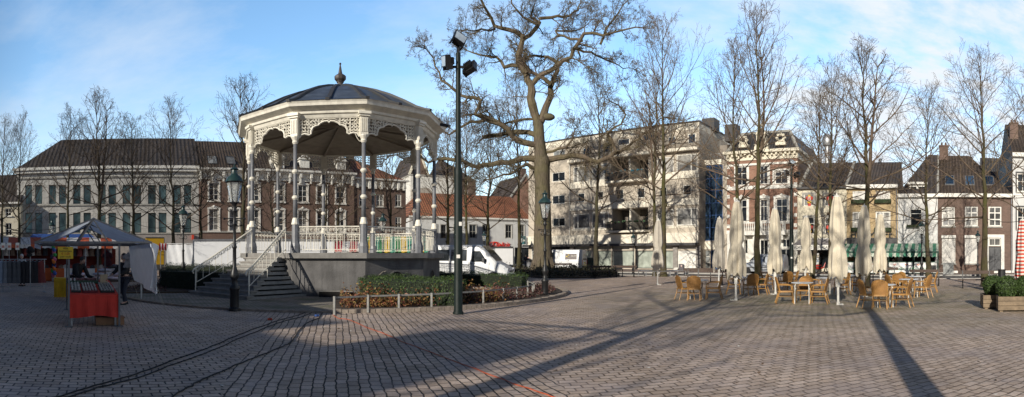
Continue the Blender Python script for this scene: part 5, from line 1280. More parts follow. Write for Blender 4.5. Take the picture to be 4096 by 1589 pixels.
# ================================================================== lamps and masts
def frosted(name,c,tr):
    m,t,b=nt(name); b.inputs['Base Color'].default_value=rgb(c); b.inputs['Roughness'].default_value=.12; b.inputs['Transmission Weight'].default_value=tr; b.inputs['IOR'].default_value=1.1; return m
LGLASS=frosted('lantern_glass',(.80,.82,.80),.75)
BULB=surf('lamp_bulb',(.85,.84,.80),.03,3,.3); LROOF=surf('lantern_green_roof',(.02,.045,.045),.25,8,.35)
def make_lantern():
    o=empty('gas_lantern',(0,0,0)); p=MB()
    p.lathe([(.19,0),(.19,.08),(.145,.12),(.135,.62),(.16,.66),(.16,.72),(.10,.80),(.085,.95),(.125,1.02),(.135,1.12),(.085,1.28),(.075,1.32),(.06,1.36),(.055,1.9),(.075,1.93),(.075,1.98),(.05,2.02),(.045,2.6),(.075,2.65),(.05,2.72),(.04,2.95),(.085,3.05),(.05,3.15),(.07,3.24),(.12,3.30)],10)
    p.build('post',BLACK,o,True)
    a=MB(); a.bar((-.30,0,2.82),(.30,0,2.82),.03); a.ball((-.31,0,2.82),.04,6,4); a.ball((.31,0,2.82),.04,6,4)
    for s in (-1,1): a.ring((s*.12,0,2.68),.09,.014,(1,0,0),(0,0,1),10,4); a.ring((s*.13,0,3.12),.08,.014,(1,0,0),(0,0,1),10,4,a0=0,a1=4.4)
    a.build('scroll_bracket',BLACK,o)
    g=MB(); g.lathe([(.125,3.32),(.245,3.93)],6,caps=False); g.build('lantern_glass',LGLASS,o)
    f=MB()
    for k in range(6): q=k*pi/3; f.bar((.13*cos(q),.13*sin(q),3.31),(.252*cos(q),.252*sin(q),3.94),.016)
    f.lathe([(.135,3.30),(.135,3.33)],6); f.lathe([(.26,3.91),(.27,3.95),(.255,3.96)],6); f.build('lantern_frame',BLACK,o)
    r=MB(); r.lathe([(.285,3.95),(.265,4.0),(.20,4.10),(.115,4.16),(.10,4.19),(.09,4.30),(.14,4.33),(.09,4.37),(.02,4.40),(.035,4.45),(.0,4.5)],12); r.build('lantern_roof',LROOF,o,True)
    b_=MB(); b_.ball((0,0,3.62),.075,10,8); b_.lathe([(.03,3.33),(.03,3.56)],6); b_.build('bulb',BULB,o,True)
    return o
lan=make_lantern()
LANT=[(938,16.8,1.0,'nearest gas lantern, standing before the bandstand steps'),(733,30,1.0,'gas lantern standing in the hedge before the white tarpaulin'),(1531,36,1.0,'gas lantern seen through the right side of the bandstand railing'),(2180,22.4,.97,'gas lantern in front of the oak at the end of the flower bed'),(2533,50,.84,'gas lantern on the pavement before the whitened shop windows'),(1936,60,.98,'gas lantern rising behind the roof of the white minibus'),(2086,70,1.0,'gas lantern beside the neon shop, left of the oak'),(3687,42,1.0,'gas lantern before the green striped awning'),(3911,44,.83,'gas lantern between the shuttered window and the front door of the brown brick house'),(208,45,1.05,'dark gas lantern top behind the left slope of the market tent')]
for i,(px,d,sc,lab) in enumerate(LANT):
    o=lan if i==0 else dup(lan); o.location=pt(px,d); o.rotation_euler=(0,0,heading(px)*-1+.2*i); o.scale=(sc,sc,sc); tag(o,lab,'street lamp','gas lanterns on the square')
FGLASS=surf('floodlight_glass',(.42,.50,.58),.15,4,.15)
def make_mast():
    o=empty('floodlight_mast',(0,0,0)); p=MB(); p.lathe([(.16,0),(.16,.05),(.125,.10),(.118,4.0),(.118,4.15),(.085,4.25),(.07,6.9),(.07,7.55)],12); p.build('mast',DARKGREEN,o,True)
    q=MB(); q.bar((-.35,0,7.15),(.35,0,7.15),.06); q.tube([(0,0,7.5),(0,0,7.72)],.05,6); q.build('bracket',BLACK,o)
    c=MB(); c.tube([(.1,-.08,7.1),(.2,-.1,6.95),(.34,-.05,7.0)],.012,4); c.build('cable',BLACK,o)
    for loc,rot in (((0,-.05,7.90),(R(-22),R(28),R(20))),((-.29,-.10,7.28),(R(8),R(14),R(-70))),((.31,.02,7.16),(R(30),R(22),R(150)))):
        h=MB(); h.slab([(-.25,-.22),(.25,-.22),(.29,.24),(-.29,.24)],-.20,.02); h.slab([(-.18,-.15),(.18,-.15),(.18,.15),(-.18,.15)],.02,.17); h.box(-.28,-.22,-.16,.10,-.34,-.1); h.box(.22,.28,-.16,.10,-.34,-.1)
        for k in range(5): h.box(-.16+.07*k,-.145+.07*k,.17,.22,-.13,.13)
        hd=h.build('floodlight',BLACK,o,loc=loc,rot=rot); hd.scale=(.70,.70,.70); g=MB(); g.poly([(-.22,-.205,-.18),(.22,-.205,-.18),(.25,-.205,.20),(-.25,-.205,.20)]); g.build('lamp_glass',FGLASS,hd)
    s=MB(); s.box(-.05,.05,-.128,-.120,1.62,1.72); s.build('sticker',WHITE,o); s=MB(); s.box(.02,.10,-.122,-.11,2.55,2.66); s.build('sticker',WHITE,o)
    return o
ms=make_mast(); tag(ms,'tall dark green mast with three floodlights beside the flower bed','floodlight','floodlight masts'); ms.location=pt(1833,15.9); ms.rotation_euler=(0,0,.1)
m2=dup(ms,pt(3166,33.7),-.5,(1.0,1.0,.93),'farther floodlight mast standing before the ornate brick house')

# ================================================================== terrace: parasols, tables, chairs
PFAB=cloth('parasol_canvas',(.77,.69,.54),.18,.9,.06); PFABG=cloth('grey_parasol_canvas',(.56,.51,.43),.18,.9,.08)
PRED=stripes('red_white_stripes',(.55,.06,.03),(.70,.66,.60),.17,2)
def make_parasol(seed,fab):
    rnd=random.Random(seed); o=empty('closed_parasol',(0,0,0)); p=MB(); p.tube([(0,0,.02),(0,0,3.72)],.042,8); p.build('pole',WHITE,o,True)
    s=MB(); s.box(-.055,.055,-.055,.055,.62,.98); s.box(-.075,.075,-.06,.06,.80,.84); s.build('sleeve',WHITE,o)
    b_=MB(); b_.box(-.03,.22,-.035,.035,.0,.025); b_.box(-.035,.035,-.22,.03,.0,.024); b_.lathe([(.07,.0),(.06,.10)],8); b_.build('foot',WHITE,o)
    prof=[(.29,.0),(.305,.18),(.315,.40),(.29,.72),(.255,1.0),(.226,1.16),(.224,1.20),(.246,1.34),(.258,1.55),(.245,1.85),(.215,2.2),(.18,2.5),(.135,2.72),(.10,2.84)]
    c=MB(); n=48; NL=rnd.choice((7,8,9)); ph=rnd.random()*6; hem=[.10*sin(2*2*pi*j/n+ph)+.10*sin(3*2*pi*j/n+ph*3)+.10*sin(7*2*pi*j/n+ph*2) for j in range(n)]
    for i,(r,z) in enumerate(prof):
        for j in range(n):
            a=2*pi*j/n; low=max(0,1-z/1.1); f=1+(.11+.10*low)*sin(NL*a+ph+1.2*z*low)+.06*sin((2*NL+1)*a+ph*2)+.13*low*sin(2*a+ph*1.7+z)+.10*low*sin(5*a+ph-2*z)
            if 1.1<z<1.25: f=1+.04*sin(NL*a)
            c.v.append((r*f*cos(a),r*f*sin(a),.94+z*.978+.8*hem[j]*low**2))
    for i in range(len(prof)-1):
        for j in range(n): k=(j+1)%n; c.face(i*n+j,i*n+k,(i+1)*n+k,(i+1)*n+j)
    c.build('canopy',fab,o,True,60)
    t_=MB(); t_.ring((0,0,2.06),.207,.014,(1,0,0),(0,1,0),16,5); t_.build('strap',surf('grey_strap',(.16,.15,.17),.1,4,.7),o)
    k=MB(); k.lathe([(.115,3.70),(.12,3.74),(.03,3.77),(.02,3.83),(.0,3.85)],10); k.build('cap',WHITE,o); return o
PV=[make_parasol(s,PFAB) for s in (1,2,3)]; PG=make_parasol(4,PFABG)
PAR=[(2630,31.7,'thin greyish parasol farthest left, beside the very tall tree',0),(2875,30,'greyish parasol before the blue framed stair tower',0),(2943,20.7,'tall cream parasol before the ornate house, left of the grey car',1),(3102,24,'cream parasol just right of the grey car, left of the second mast',2),(3222,29.2,'slim cream parasol before the carnival shop',3),(3353,18.9,'tallest nearest cream parasol, between the carnival shop and the cafe',1),(3452,22.7,'middle cream parasol before the left end of the green awning',2),(3523,27,'slim cream parasol before the cafe barrier, right of its two neighbours',3)]
used=set()
for i,(px,d,lab,v) in enumerate(PAR):
    src=PG if v==0 else PV[v-1]; o=src if src not in used else dup(src); used.add(src)
    o.location=pt(px,d); o.rotation_euler=(.012*sin(i*2.3),.014*cos(i*1.7),i*1.3); tag(o,lab,'parasol','closed cafe parasols')
o=make_parasol(9,PRED); o.location=pt(4090,22); o.scale=(.95,.95,.84); tag(o,'red and white striped closed parasol at the right edge','parasol')

def rattan():
    m,t,b=nt('woven_rattan'); o=objco(t); s=t.nodes.new('ShaderNodeSeparateXYZ'); t.links.new(o,s.inputs[0])
    a=math_(t,'SINE',math_(t,'MULTIPLY',s.outputs[0],2*pi/.035)); z=math_(t,'SINE',math_(t,'MULTIPLY',math_(t,'ADD',s.outputs[2],s.outputs[1]),2*pi/.03)); p=math_(t,'MULTIPLY',a,z)
    c=ramp(t,p,[(.0,(.27,.12,.028)),(.5,(.45,.235,.06)),(1,(.54,.31,.09))]); c=mixc(t,1.0,c,ramp(t,noise(t,o,5,4),[(.3,.75),(.7,1.15)]),'MULTIPLY'); t.links.new(c,b.inputs['Base Color']); b.inputs['Roughness'].default_value=.5; bump(t,b,p,.5,.006); return m
RAT=rattan(); CANE=surf('rattan_cane',(.38,.20,.058),.25,9,.45)
def make_chair():
    o=empty('rattan_armchair',(0,0,0))      # faces -y
    s=MB(); pts=[(-.25,-.26),(-.18,-.30),(.18,-.30),(.25,-.26),(.24,.18),(.18,.24),(-.18,.24),(-.24,.18)]; s.prism(pts,.40,.455); s.build('seat',RAT,o)
    ap=MB(); 
    for i in range(8): a,b_=pts[i],pts[(i+1)%8]; ap.bar((*a,.43),(*b_,.43),.035,.05)
    ap.build('seat_rim',CANE,o)
    # backrest: rounded shell leaning back
    bk=MB(); n=9; m_=9; out=[]
    def bpnt(u,v): # u -1..1 across, v 0..1 up
        w=.225*(1+.12*sin(pi*v))*(1 if v<.72 else max(.0,(1-((v-.72)/.28)**2.2))**.5); x=u*w; return Vector((x,.22+.13*v-.05*(u*u),.43+.50*v))
    g=[[bpnt(-1+2*i/n,j/m_) for i in range(n+1)] for j in range(m_+1)]
    for dy in (0,.022):
        b0=len(bk.v)
        for r_ in g:
            for q in r_: bk.v.append((q.x,q.y+dy,q.z))
        for j in range(m_):
            for i in range(n):
                q=[b0+j*(n+1)+i,b0+j*(n+1)+i+1,b0+(j+1)*(n+1)+i+1,b0+(j+1)*(n+1)+i]; bk.face(*(q if dy==0 else q[::-1]))
    bko=bk.build('backrest',RAT,o)
    e=MB(); edge=[g[j][0] for j in range(m_+1)]+[g[m_][n//2]]+[g[j][n] for j in range(m_,-1,-1)]; e.tube([q+Vector((0,.011,0)) for q in edge],.02,6); e.build('rim',CANE,bko)
    for sx in (-1,1):
        a=MB(); a.tube([(sx*.25,.27,.66),(sx*.30,.12,.665),(sx*.31,-.12,.66),(sx*.295,-.24,.62),(sx*.27,-.27,.5),(sx*.255,-.27,.40)],.019,6); a.build('armrest',CANE,o)
        l=MB(); l.tube([(sx*.235,-.25,.43),(sx*.245,-.28,.2),(sx*.25,-.30,0)],.02,6); l.build('leg',CANE,o)
        l=MB(); l.tube([(sx*.215,.20,.45),(sx*.225,.26,.22),(sx*.24,.33,0)],.02,6); l.build('leg',CANE,o)
    t_=MB(); t_.tube([(-.24,-.27,.26),(-.22,.24,.26),(.22,.24,.26),(.24,-.27,.26),(-.24,-.27,.26)],.013,5); t_.build('stretcher',CANE,o)
    return o
def make_table():
    o=empty('round_table',(0,0,0)); t_=MB(); t_.lathe([(.385,.715),(.40,.722),(.40,.738),(.385,.745)],28); t_.build('tabletop',surf('white_tabletop',(.66,.69,.72),.04,3,.3),o)
    for k in range(4):
        a=k*pi/2+.5; l=MB(); d=lambda r,z:(r*cos(a),r*sin(a),z)
        l.tube([d(.06,.70),d(.24,.70),d(.31,.685),d(.345,.63),d(.35,.5),d(.36,.0)],.016,6); l.build('leg',WHITE,o)
    return o
ch0=make_chair(); tb0=make_table(); first=[True,True]
# px, distance, label, chairs: (angle round the table seen from above from the camera side, clockwise-right; label)
TAB=[(2793,21.5,'white round table farthest left on the terrace',[(-.25,'rattan chair with its back to the camera at the table farthest left'),(-1.0,'rattan chair half hidden left of the back-turned chair at the table farthest left'),(1.45,'rattan chair in profile at the right side of the table farthest left')]),
 (2990,24.2,'white table directly right of the tall parasol by the grey car',[(.25,'dark shaded rattan chair with back turned, beside the tall parasol by the grey car'),(1.35,'sunlit rattan chair right of the back-turned one before the grey car'),(-1.5,'rattan chair half hidden behind the tall parasol pole by the grey car')]),
 (3119,27.4,'white table behind the parasol pole next to the grey car rear',[(-1.55,'rattan chair in profile left of the parasol pole behind the grey car rear'),(.5,'back-turned rattan chair right of the parasol pole near the second mast'),(1.7,'rattan chair closest to the foot of the second mast')]),
 (3209,19.5,'nearest middle white table with chairs on three sides',[(-1.5,'rattan chair left of the nearest middle table, facing right'),(1.35,'rattan chair right of the nearest middle table, facing left'),(3.0,'rattan chair behind the nearest middle table, facing the camera')]),
 (3312,23.7,'white table left of the tallest parasol, behind the middle table',[(-1.2,'rattan chair with rounded back left of the table beside the tallest parasol'),(1.7,'rattan chair seen behind the pole of the tallest parasol')]),
 (3390,26.1,'white table between the tallest and the middle parasol',[(1.2,'dark shaded rattan chair right of the table between two tall parasols'),(2.2,'second shaded rattan chair behind it, nearest the middle parasol pole')]),
 (3536,18.2,'nearest right white table with three chairs',[(-.2,'nearest rattan chair with back to the camera, at the nearest right table'),(-.95,'rattan chair just left of the nearest back-turned one'),(1.35,'rattan chair seen from its side, right of the nearest right table')]),
 (3634,22.3,'white table behind the nearest right one, chairs on both sides',[(-1.3,'back-turned rattan chair left of the second right table'),(1.3,'sunlit rattan chair right of the second right table, facing left'),(-2.6,'rattan chair behind the second right table on its left')]),
 (3668,25.3,'white table farthest right on the terrace',[(1.4,'rattan chair at the far right, beside the farthest right table'),(-.9,'rattan chair between the two right-hand tables'),(-2.2,'small distant rattan chair behind the farthest right table')])]
for ti,(px,d,lab,chs) in enumerate(TAB):
    p=pt(px,d); a0=-heading(px)
    o=tb0 if ti==0 else dup(tb0); o.location=p; o.rotation_euler=(0,0,a0+.6*ti); tag(o,lab,'table','white terrace tables')
    for ai,cl in chs:
        r=.62; v=Vector((r*sin(ai),-r*cos(ai),0)); c,s=cos(a0),sin(a0); q=Vector((p.x+v.x*c-v.y*s,p.y+v.x*s+v.y*c,0))
        h=ch0 if first[0] else dup(ch0); first[0]=False
        h.location=q; fa=math.atan2(p.x-q.x,-(p.y-q.y)); h.rotation_euler=(0,0,fa+random.Random(len(cl)).gauss(0,.12)); tag(h,cl,'chair','rattan terrace chairs')

# ================================================================== benches, bins, planters
def make_bench():
    o=empty('park_bench',(0,0,0)); m=MB(); m.box(-.95,.95,-.22,-.02,.42,.46); m.box(-.95,.95,.0,.2,.42,.46); m.build('seat',DARKWOOD,o); m=MB(); m.bar((-.95,.30,.82),(.95,.30,.82),.03,.17); m.build('backrest',DARKWOOD,o)
    for s in (-.7,.7):
        m=MB(); m.bar((s,-.25,0),(s,.18,.44),.06,.07); m.bar((s,.25,0),(s,-.15,.44),.06,.07); m.bar((s,.15,.35),(s,.33,.92),.06,.06); m.build('support',BLACK,o)
    return o
bn=make_bench()
BEN=[(2404,42.5,.15,'wooden bench before the dark reddish tree at the ivy bed'),(2500,43,-.1,'slatted bench with crossed legs under the whitened shop windows'),(2797,34,-.35,'dark bench behind the table farthest left'),(2840,31.5,-.45,'second dark bench, nearer, beside the greyish parasol'),(3705,30.8,-.8,'dark bench before the cafe barrier at the right-hand tables'),(3535,36,-.7,'bench before the cafe entrance behind the slim parasol'),(3905,28.5,-.8,'grey weathered bench before the brown brick house door'),(2255,55,.2,'light wooden bench at the foot of the oak by the white van')]
for i,(px,d,rz,lab) in enumerate(BEN):
    o=bn if i==0 else dup(bn); o.location=pt(px,d); o.rotation_euler=(0,0,rz); tag(o,lab,'bench','park benches on the square')
m=MB(); m.lathe([(.20,0),(.23,.03),(.23,.80),(.25,.82),(.25,.86),(.19,.86),(.19,.5)],14); o=m.build('litter_bin',BLACK,loc=pt(4007,33)); tag(o,'black cylindrical litter bin before the brown brick house','bin')
def slatbin():
    o=empty('litter_bin',pt(2117,66),0,'grey litter bin between the thin mossy trees left of the oak','bin'); m=MB(); m.lathe([(.26,0),(.30,.05),(.30,.9)],12); m.build('body',GREYIRON,o); m=MB(); m.lathe([(.33,.95),(.33,1.05),(.2,1.15)],12); m.build('lid',BLACK,o)
slatbin()
def cabinet(px,d,w_,dp,h,lab,mt):
    o=empty('utility_cabinet',pt(px,d),-.77,lab,'cabinet'); m=MB(); m.box(-w_/2,w_/2,-dp/2,dp/2,.05,h); m.build('body',mt,o); m=MB(); m.box(-w_/2-.04,w_/2+.04,-dp/2-.04,dp/2+.04,h,h+.07); m.build('roof',mt,o); m=MB()
    for k in (0,1): m=MB(); m.box(-w_/2+.04+k*w_/2,-.02+k*w_/2,-dp/2-.02,-dp/2-.003,.12,h-.06); m.build('door',mt,o)
cabinet(3793,46.3,.9,.4,1.0,'grey utility cabinet under the left shuttered window',surf('cabinet_grey',(.30,.31,.30),.12,4,.6,dirt=.3))
o=empty('waste_container',pt(2347,60),-.5,'dark green wheeled waste container behind the white van','container'); m=MB(); m.slab([(-.85,.25),(.85,.25),(.98,1.25),(-.98,1.25)],-.5,.5); m.build('body',surf('container_green',(.03,.06,.055),.2,4,.5),o); m=MB(); m.slab([(-1.0,1.25),(1.0,1.25),(.9,1.45),(-.9,1.45)],-.55,.55); m.build('lid',surf('container_lid',(.04,.07,.065),.2,4,.5),o)
for sx in (-.7,.7):
    for sy in (-.4,.4): m=MB(); m.lathe([(.12,-.04),(.12,.04)],10); m.build('wheel',RUBBER,o,loc=(sx,sy,.125),rot=(pi/2,0,0))
PLANK=surf('planter_planks',(.21,.155,.10),.3,7,.8,bmp=.3)
def make_planter(w_,d_,h,nb,seed,r):
    o=empty('wooden_planter',(0,0,0)); m=MB(); q=h/3
    for k in range(3):
        z=.05+k*q
        m.box(-w_/2,w_/2,-d_/2,-d_/2+.04,z,z+q-.012); m.box(-w_/2,w_/2,d_/2-.04,d_/2,z,z+q-.012); m.box(-w_/2,-w_/2+.04,-d_/2+.04,d_/2-.04,z,z+q-.012); m.box(w_/2-.04,w_/2,-d_/2+.04,d_/2-.04,z,z+q-.012)
    m.build('box',PLANK,o); m=MB(); m.box(-w_/2+.04,w_/2-.04,-d_/2+.04,d_/2-.04,.06,h-.02); m.build('soil',SOIL,o)
    for k in range(4): m=MB(); sx,sy=((-1,-1),(1,-1),(1,1),(-1,1))[k]; m.box(sx*(w_/2-.1)-.05,sx*(w_/2-.1)+.05,sy*(d_/2-.1)-.05,sy*(d_/2-.1)+.05,0,.055); m.build('foot',PLANK,o)
    return o
def bush(p,r,seed,lab):
    rnd=random.Random(seed); o=empty('box_ball_shrub',p,0,lab,'shrub','clipped round box shrubs in planters'); c=MB(); c.ball((0,0,r*.95),r*.86,12,9,(1,1,1.05)); c.build('shade_core',CORE,o); m=MB()
    for _ in range(3600):
        v=Vector((rnd.gauss(0,1),rnd.gauss(0,1),rnd.gauss(0,1))).normalized(); rr=r*(.88+.16*rnd.random()+.06*sin(v.x*7+seed)*sin(v.z*6+v.y*5)); leaf(m,Vector((v.x*rr,v.y*rr,r*.95+v.z*rr*1.05)),.024*rnd.uniform(.7,1.4),rnd,v)
    m.build('foliage',HEDGE,o); return o
p1=make_planter(.95,.95,.40,2,1,.3); p1.location=pt(3985,17.9); p1.rotation_euler=(0,0,-.75); tag(p1,'smaller square wooden planter box, left of the long one','planter','wooden planters at the right edge')
p2=make_planter(1.7,.85,.42,2,1,.3); p2.location=pt(4098,17.0); p2.rotation_euler=(0,0,-.80); tag(p2,'longer wooden planter box cut off by the right edge','planter','wooden planters at the right edge')
bush(pt(3972,17.8,.40),.33,3,'round clipped box shrub in the smaller planter, leftmost of three'); bush(pt(4027,16.9,.39),.34,5,'round clipped box shrub at the left end of the long planter'); bush(pt(4098,17.1,.39),.34,7,'round clipped box shrub at the right edge in the long planter')

# fallen leaves and paper scraps on the paving
rnd=random.Random(44); m=MB()
for _ in range(420):
    a=rnd.uniform(-.92,.92); d=rnd.choice((rnd.uniform(6.2,14),rnd.uniform(8,30))); p=pt(CX+a*FPX,d,.008+.006*rnd.random())
    if (p-BC).length<10.9: continue
    m.mat(rnd.choice((0,0,0,0,1))); leaf(m,p,rnd.uniform(.015,.04),rnd,Vector((0,0,4)))
o=m.build('fallen_leaves',[leafmat('dry_leaves',[(.10,.06,.03),(.16,.09,.04),(.07,.05,.03)]),WHITE]); tag(o,'scattered dry leaves and scraps of paper on the cobbles','litter',kind='stuff')
# ================================================================== cables on the paving
def cable(name,pts,r,mt,lab,cat='cable',grp=None):
    P=[]
    raw=[ground(x*1.5907,y*1.5907,r) for x,y in pts]; rnd=random.Random(len(lab))
    for i in range(len(raw)-1):
        p0,p1,p2,p3=raw[max(i-1,0)],raw[i],raw[i+1],raw[min(i+2,len(raw)-1)]
        for k in range(5):
            t_=k/5; q=.5*((2*p1)+(p2-p0)*t_+(2*p0-5*p1+4*p2-p3)*t_*t_+(3*p1-p0-3*p2+p3)*t_**3); q.z=r; q.x+=rnd.gauss(0,.012); P.append(q)
    P.append(raw[-1]); P=[q+Vector((0,0,.003)) for q in P]; m=MB(); m.tube(P,r,6); o=m.build(name,mt,None,True); tag(o,lab,cat,grp); return o
cable('orange_cable',[(822,755),(826,772),(836,790),(850,801),(880,806),(925,826),(960,838),(1030,868),(1100,893),(1180,924),(1250,951),(1330,979),(1400,1004),(1450,1025)],.0068,surf('orange_rubber',(.55,.095,.025),.05,4,.45),'thin orange cable snaking over the cobbles from the bandstand hatch')
CABB='black cables on the paving'
cable('black_cable',[(815,765),(760,790),(705,806),(640,828),(590,848),(520,878),(430,910),(340,945),(240,972),(130,1005),(60,1025)],.0105,RUBBER,'black cable running to the lower left corner, outer of the pair','cable',CABB)
cable('black_cable',[(818,768),(770,794),(712,810),(648,834),(600,854),(530,885),(440,917),(350,951),(250,978),(140,1011)],.0105,RUBBER,'black cable lying alongside, inner of the left running pair','cable',CABB)
cable('black_cable',[(820,762),(806,796),(776,812),(756,828),(742,850),(722,868),(690,882),(640,902),(560,935),(500,962),(450,990),(400,1030)],.011,RUBBER,'kinked black cable running down the middle of the cobbles','cable',CABB)
def plug(px,py,mt,lab):
    o=empty('cable_plug',ground(px*1.5907,py*1.5907),.6,lab,'plug'); o.scale=(.65,.65,.65); m=MB(); m.lathe([(.03,-.10),(.05,-.06),(.05,.05),(.035,.09)],8); m.build('body',mt,o,loc=(0,0,.05),rot=(0,pi/2,0)); m=MB(); m.ring((0,0,.05),.052,.012,(0,1,0),(0,0,1),10,4); m.build('collar',RUBBER,o)
plug(679,806,surf('red_plug',(.5,.06,.02),.1,4,.5),'red plug lying on the pair of black cables'); plug(797,797,surf('blue_plug',(.04,.12,.4),.1,4,.5),'blue and white plug on the kinked black cable')
# overhead wires between the trees
def wire(a,b_,sag,lab):
    n=14; m=MB(); m.tube([Vector(a).lerp(Vector(b_),i/n)-Vector((0,0,sag*4*(i/n)*(1-i/n))) for i in range(n+1)],.016,4); o=m.build('overhead_wire',BLACK); tag(o,lab,'wire','overhead light wires between trees')
def wz(px,py,d): return pt(px,d,height(py,d))
LW=[wz(-60,925,36),wz(80,910,36),wz(270,898,38),wz(394,905,37),wz(532,888,38),wz(690,903,38),wz(806,895,39)]
for i,(a,b_) in enumerate(zip(LW,LW[1:])): wire(a,b_,.28,'thin black wire slung between the left trees, span %s'%('at the left edge','before the first teal windows','left of the tent peak','above the tent peak','right of the tent peak','before the last teal windows')[i])
RW=[wz(2620,850,45),wz(2946,868,36),wz(3030,860,32.3),wz(3322,858,39),wz(3463,868,29.5),wz(3711,858,37),wz(3935,872,30.2),wz(4140,865,33)]
for i,(a,b_) in enumerate(zip(RW,RW[1:])): wire(a,b_,.3,'thin black wire slung between the right trees, span %s'%('before the apartment block','beside the stair tower','before the ornate house','before the carnival shop','before the yellow cafe','before the white narrow house','at the right edge')[i])
# ================================================================== vehicles
CARW=surf('white_car_paint',(.70,.71,.72),.04,1.5,.28,dirt=.12); CARS=surf('silver_car_paint',(.50,.53,.57),.05,1.5,.28,metal=.3)
BUMP=surf('grey_bumper',(.06,.06,.065),.2,5,.6); HEAD=surf('headlight_glass',(.5,.52,.55),.2,9,.12); REDL=surf('tail_light',(.45,.02,.015),.1,6,.25); PLATE=surf('yellow_plate',(.65,.48,.04),.05,4,.5)
def vehicle(name,label,cat,st,paint,wheels,wr,windows,zmid=1.15,group=None):
    """st: stations (x, z_bottom, z_top, half width low, half width top); nose at +x. windows: (x0,x1,z0,z1, slant0, slant1)"""
    o=empty(name,(0,0,0),0,label,cat,group); m=MB(); rows=[]
    def sec(x,zb,zt,w,wt):
        zm=min(zmid,zb+(zt-zb)*.55); rr=min(.14,(zt-zm)*.35)
        h=[(-w*.94,zb),(-w,zb+.12),(-w,zm),(-wt,zt-rr),(-wt+rr*.8,zt-.02),(-wt*.4,zt)]
        return [(x,y,z) for y,z in h]+[(x,-y,z) for y,z in h[::-1]]
    for s in st: b0=len(m.v); m.v+=sec(*s); rows.append(b0)
    n=12
    for a,b_ in zip(rows,rows[1:]):
        for j in range(n-1): m.face(a+j,b_+j,b_+j+1,a+j+1)
        m.face(a+n-1,b_+n-1,b_,a)
    m.face(*[rows[0]+j for j in range(n)]); m.face(*[rows[-1]+j for j in range(n-1,-1,-1)])
    m.build('body',paint,o,True,28)
    def lerp_st(x):
        for a,b_ in zip(st,st[1:]):
            if a[0]<=x<=b_[0]: u=(x-a[0])/(b_[0]-a[0]); return [a[i]+(b_[i]-a[i])*u for i in range(5)]
        return list(st[-1])
    def sy(x,z):
        s=lerp_st(x); zm=min(zmid,s[1]+(s[2]-s[1])*.55); rr=min(.14,(s[2]-zm)*.35)
        if z<=zm: return s[3]
        u=min(1,(z-zm)/max(.05,s[2]-rr-zm)); return s[3]+(s[4]-s[3])*u
    for sd in (-1,1):
        for (x0,x1,z0,z1,s0,s1) in windows:
            q=[(x0,z0),(x1,z0),(x1+s1,z1),(x0+s0,z1)]; P=[Vector((x,sd*(sy(x,z)+.012),z)) for x,z in q]
            if sd>0: P=P[::-1]
            w_=MB(); w_.poly(P); w_.build('window',DARKGLASS,o)
            e=MB(); e.tube(P+[P[0]],.016,4); e.build('window_seal',RUBBER,o)
        for x in wheels:
            a=MB(); s=sy(x,.5); a.lathe([(wr*1.22,0),(wr*1.22,.012)],20); a.build('wheel_arch',RUBBER,o,loc=(x,sd*(s+.004)-(.012 if sd>0 else 0)*0,wr*1.02),rot=(R(90)*-sd,0,0))
            wv=empty('wheel',(x,sd*(s-.06),wr)); wv.parent=o
            t_=MB(); t_.lathe([(wr*.62,-.10),(wr*.95,-.10),(wr,-.06),(wr,.06),(wr*.95,.10),(wr*.62,.10)],20); t_.build('tyre',RUBBER,wv,True,40,rot=(pi/2,0,0))
            r_=MB(); r_.lathe([(.05,-.085),(wr*.35,-.09),(wr*.62,-.07),(wr*.62,.07),(wr*.35,.09),(.05,.085)],16); r_.build('rim',CHROME,wv,True,40,rot=(pi/2,0,0))
    o['sy']=0; del o['sy']
    return o,sy
# white minibus
ST=[(-2.75,.42,2.30,.88,.74),(-2.70,.38,2.52,.93,.80),(-2.3,.38,2.60,.96,.82),(.55,.38,2.60,.96,.82),(.95,.38,2.55,.96,.80),(1.30,.38,2.22,.96,.78),(1.72,.38,1.72,.96,.80),(1.98,.38,1.44,.95,.82),(2.45,.38,1.20,.93,.78),(2.68,.36,1.00,.88,.70),(2.78,.36,.72,.80,.66)]
mb,sy=vehicle('white_minibus','white minibus with dark side windows parked behind the right hand hedge','van',ST,CARW,(-1.75,1.82),.35,[(-2.45,-1.22,1.52,2.25,0,0),(-1.05,.0,1.52,2.25,0,0),(.38,1.36,1.46,2.16,.05,-.46)],1.25)
ws=MB(); ws.poly([(1.02,-.70,2.47),(1.86,-.78,1.58),(1.86,.78,1.58),(1.02,.70,2.47)]); 
w2=MB(); 
for y0,y1 in ((-.74,.74),): w2.poly([(1.315,y0+.03,2.235),(1.73,y0-.01,1.745),(1.73,y1+.01,1.745),(1.315,y1-.03,2.235)]); w2.poly([(1.0,y0+.05,2.53),(1.315,y0+.03,2.235),(1.315,y1-.03,2.235),(1.0,y1-.05,2.53)]); w2.poly([(1.73,y0-.01,1.745),(1.93,y0-.02,1.51),(1.93,y1+.02,1.51),(1.73,y1+.01,1.745)])
w2.v=[(x+.014,y,z+.014) for x,y,z in w2.v]; w2.build('windscreen',DARKGLASS,mb)
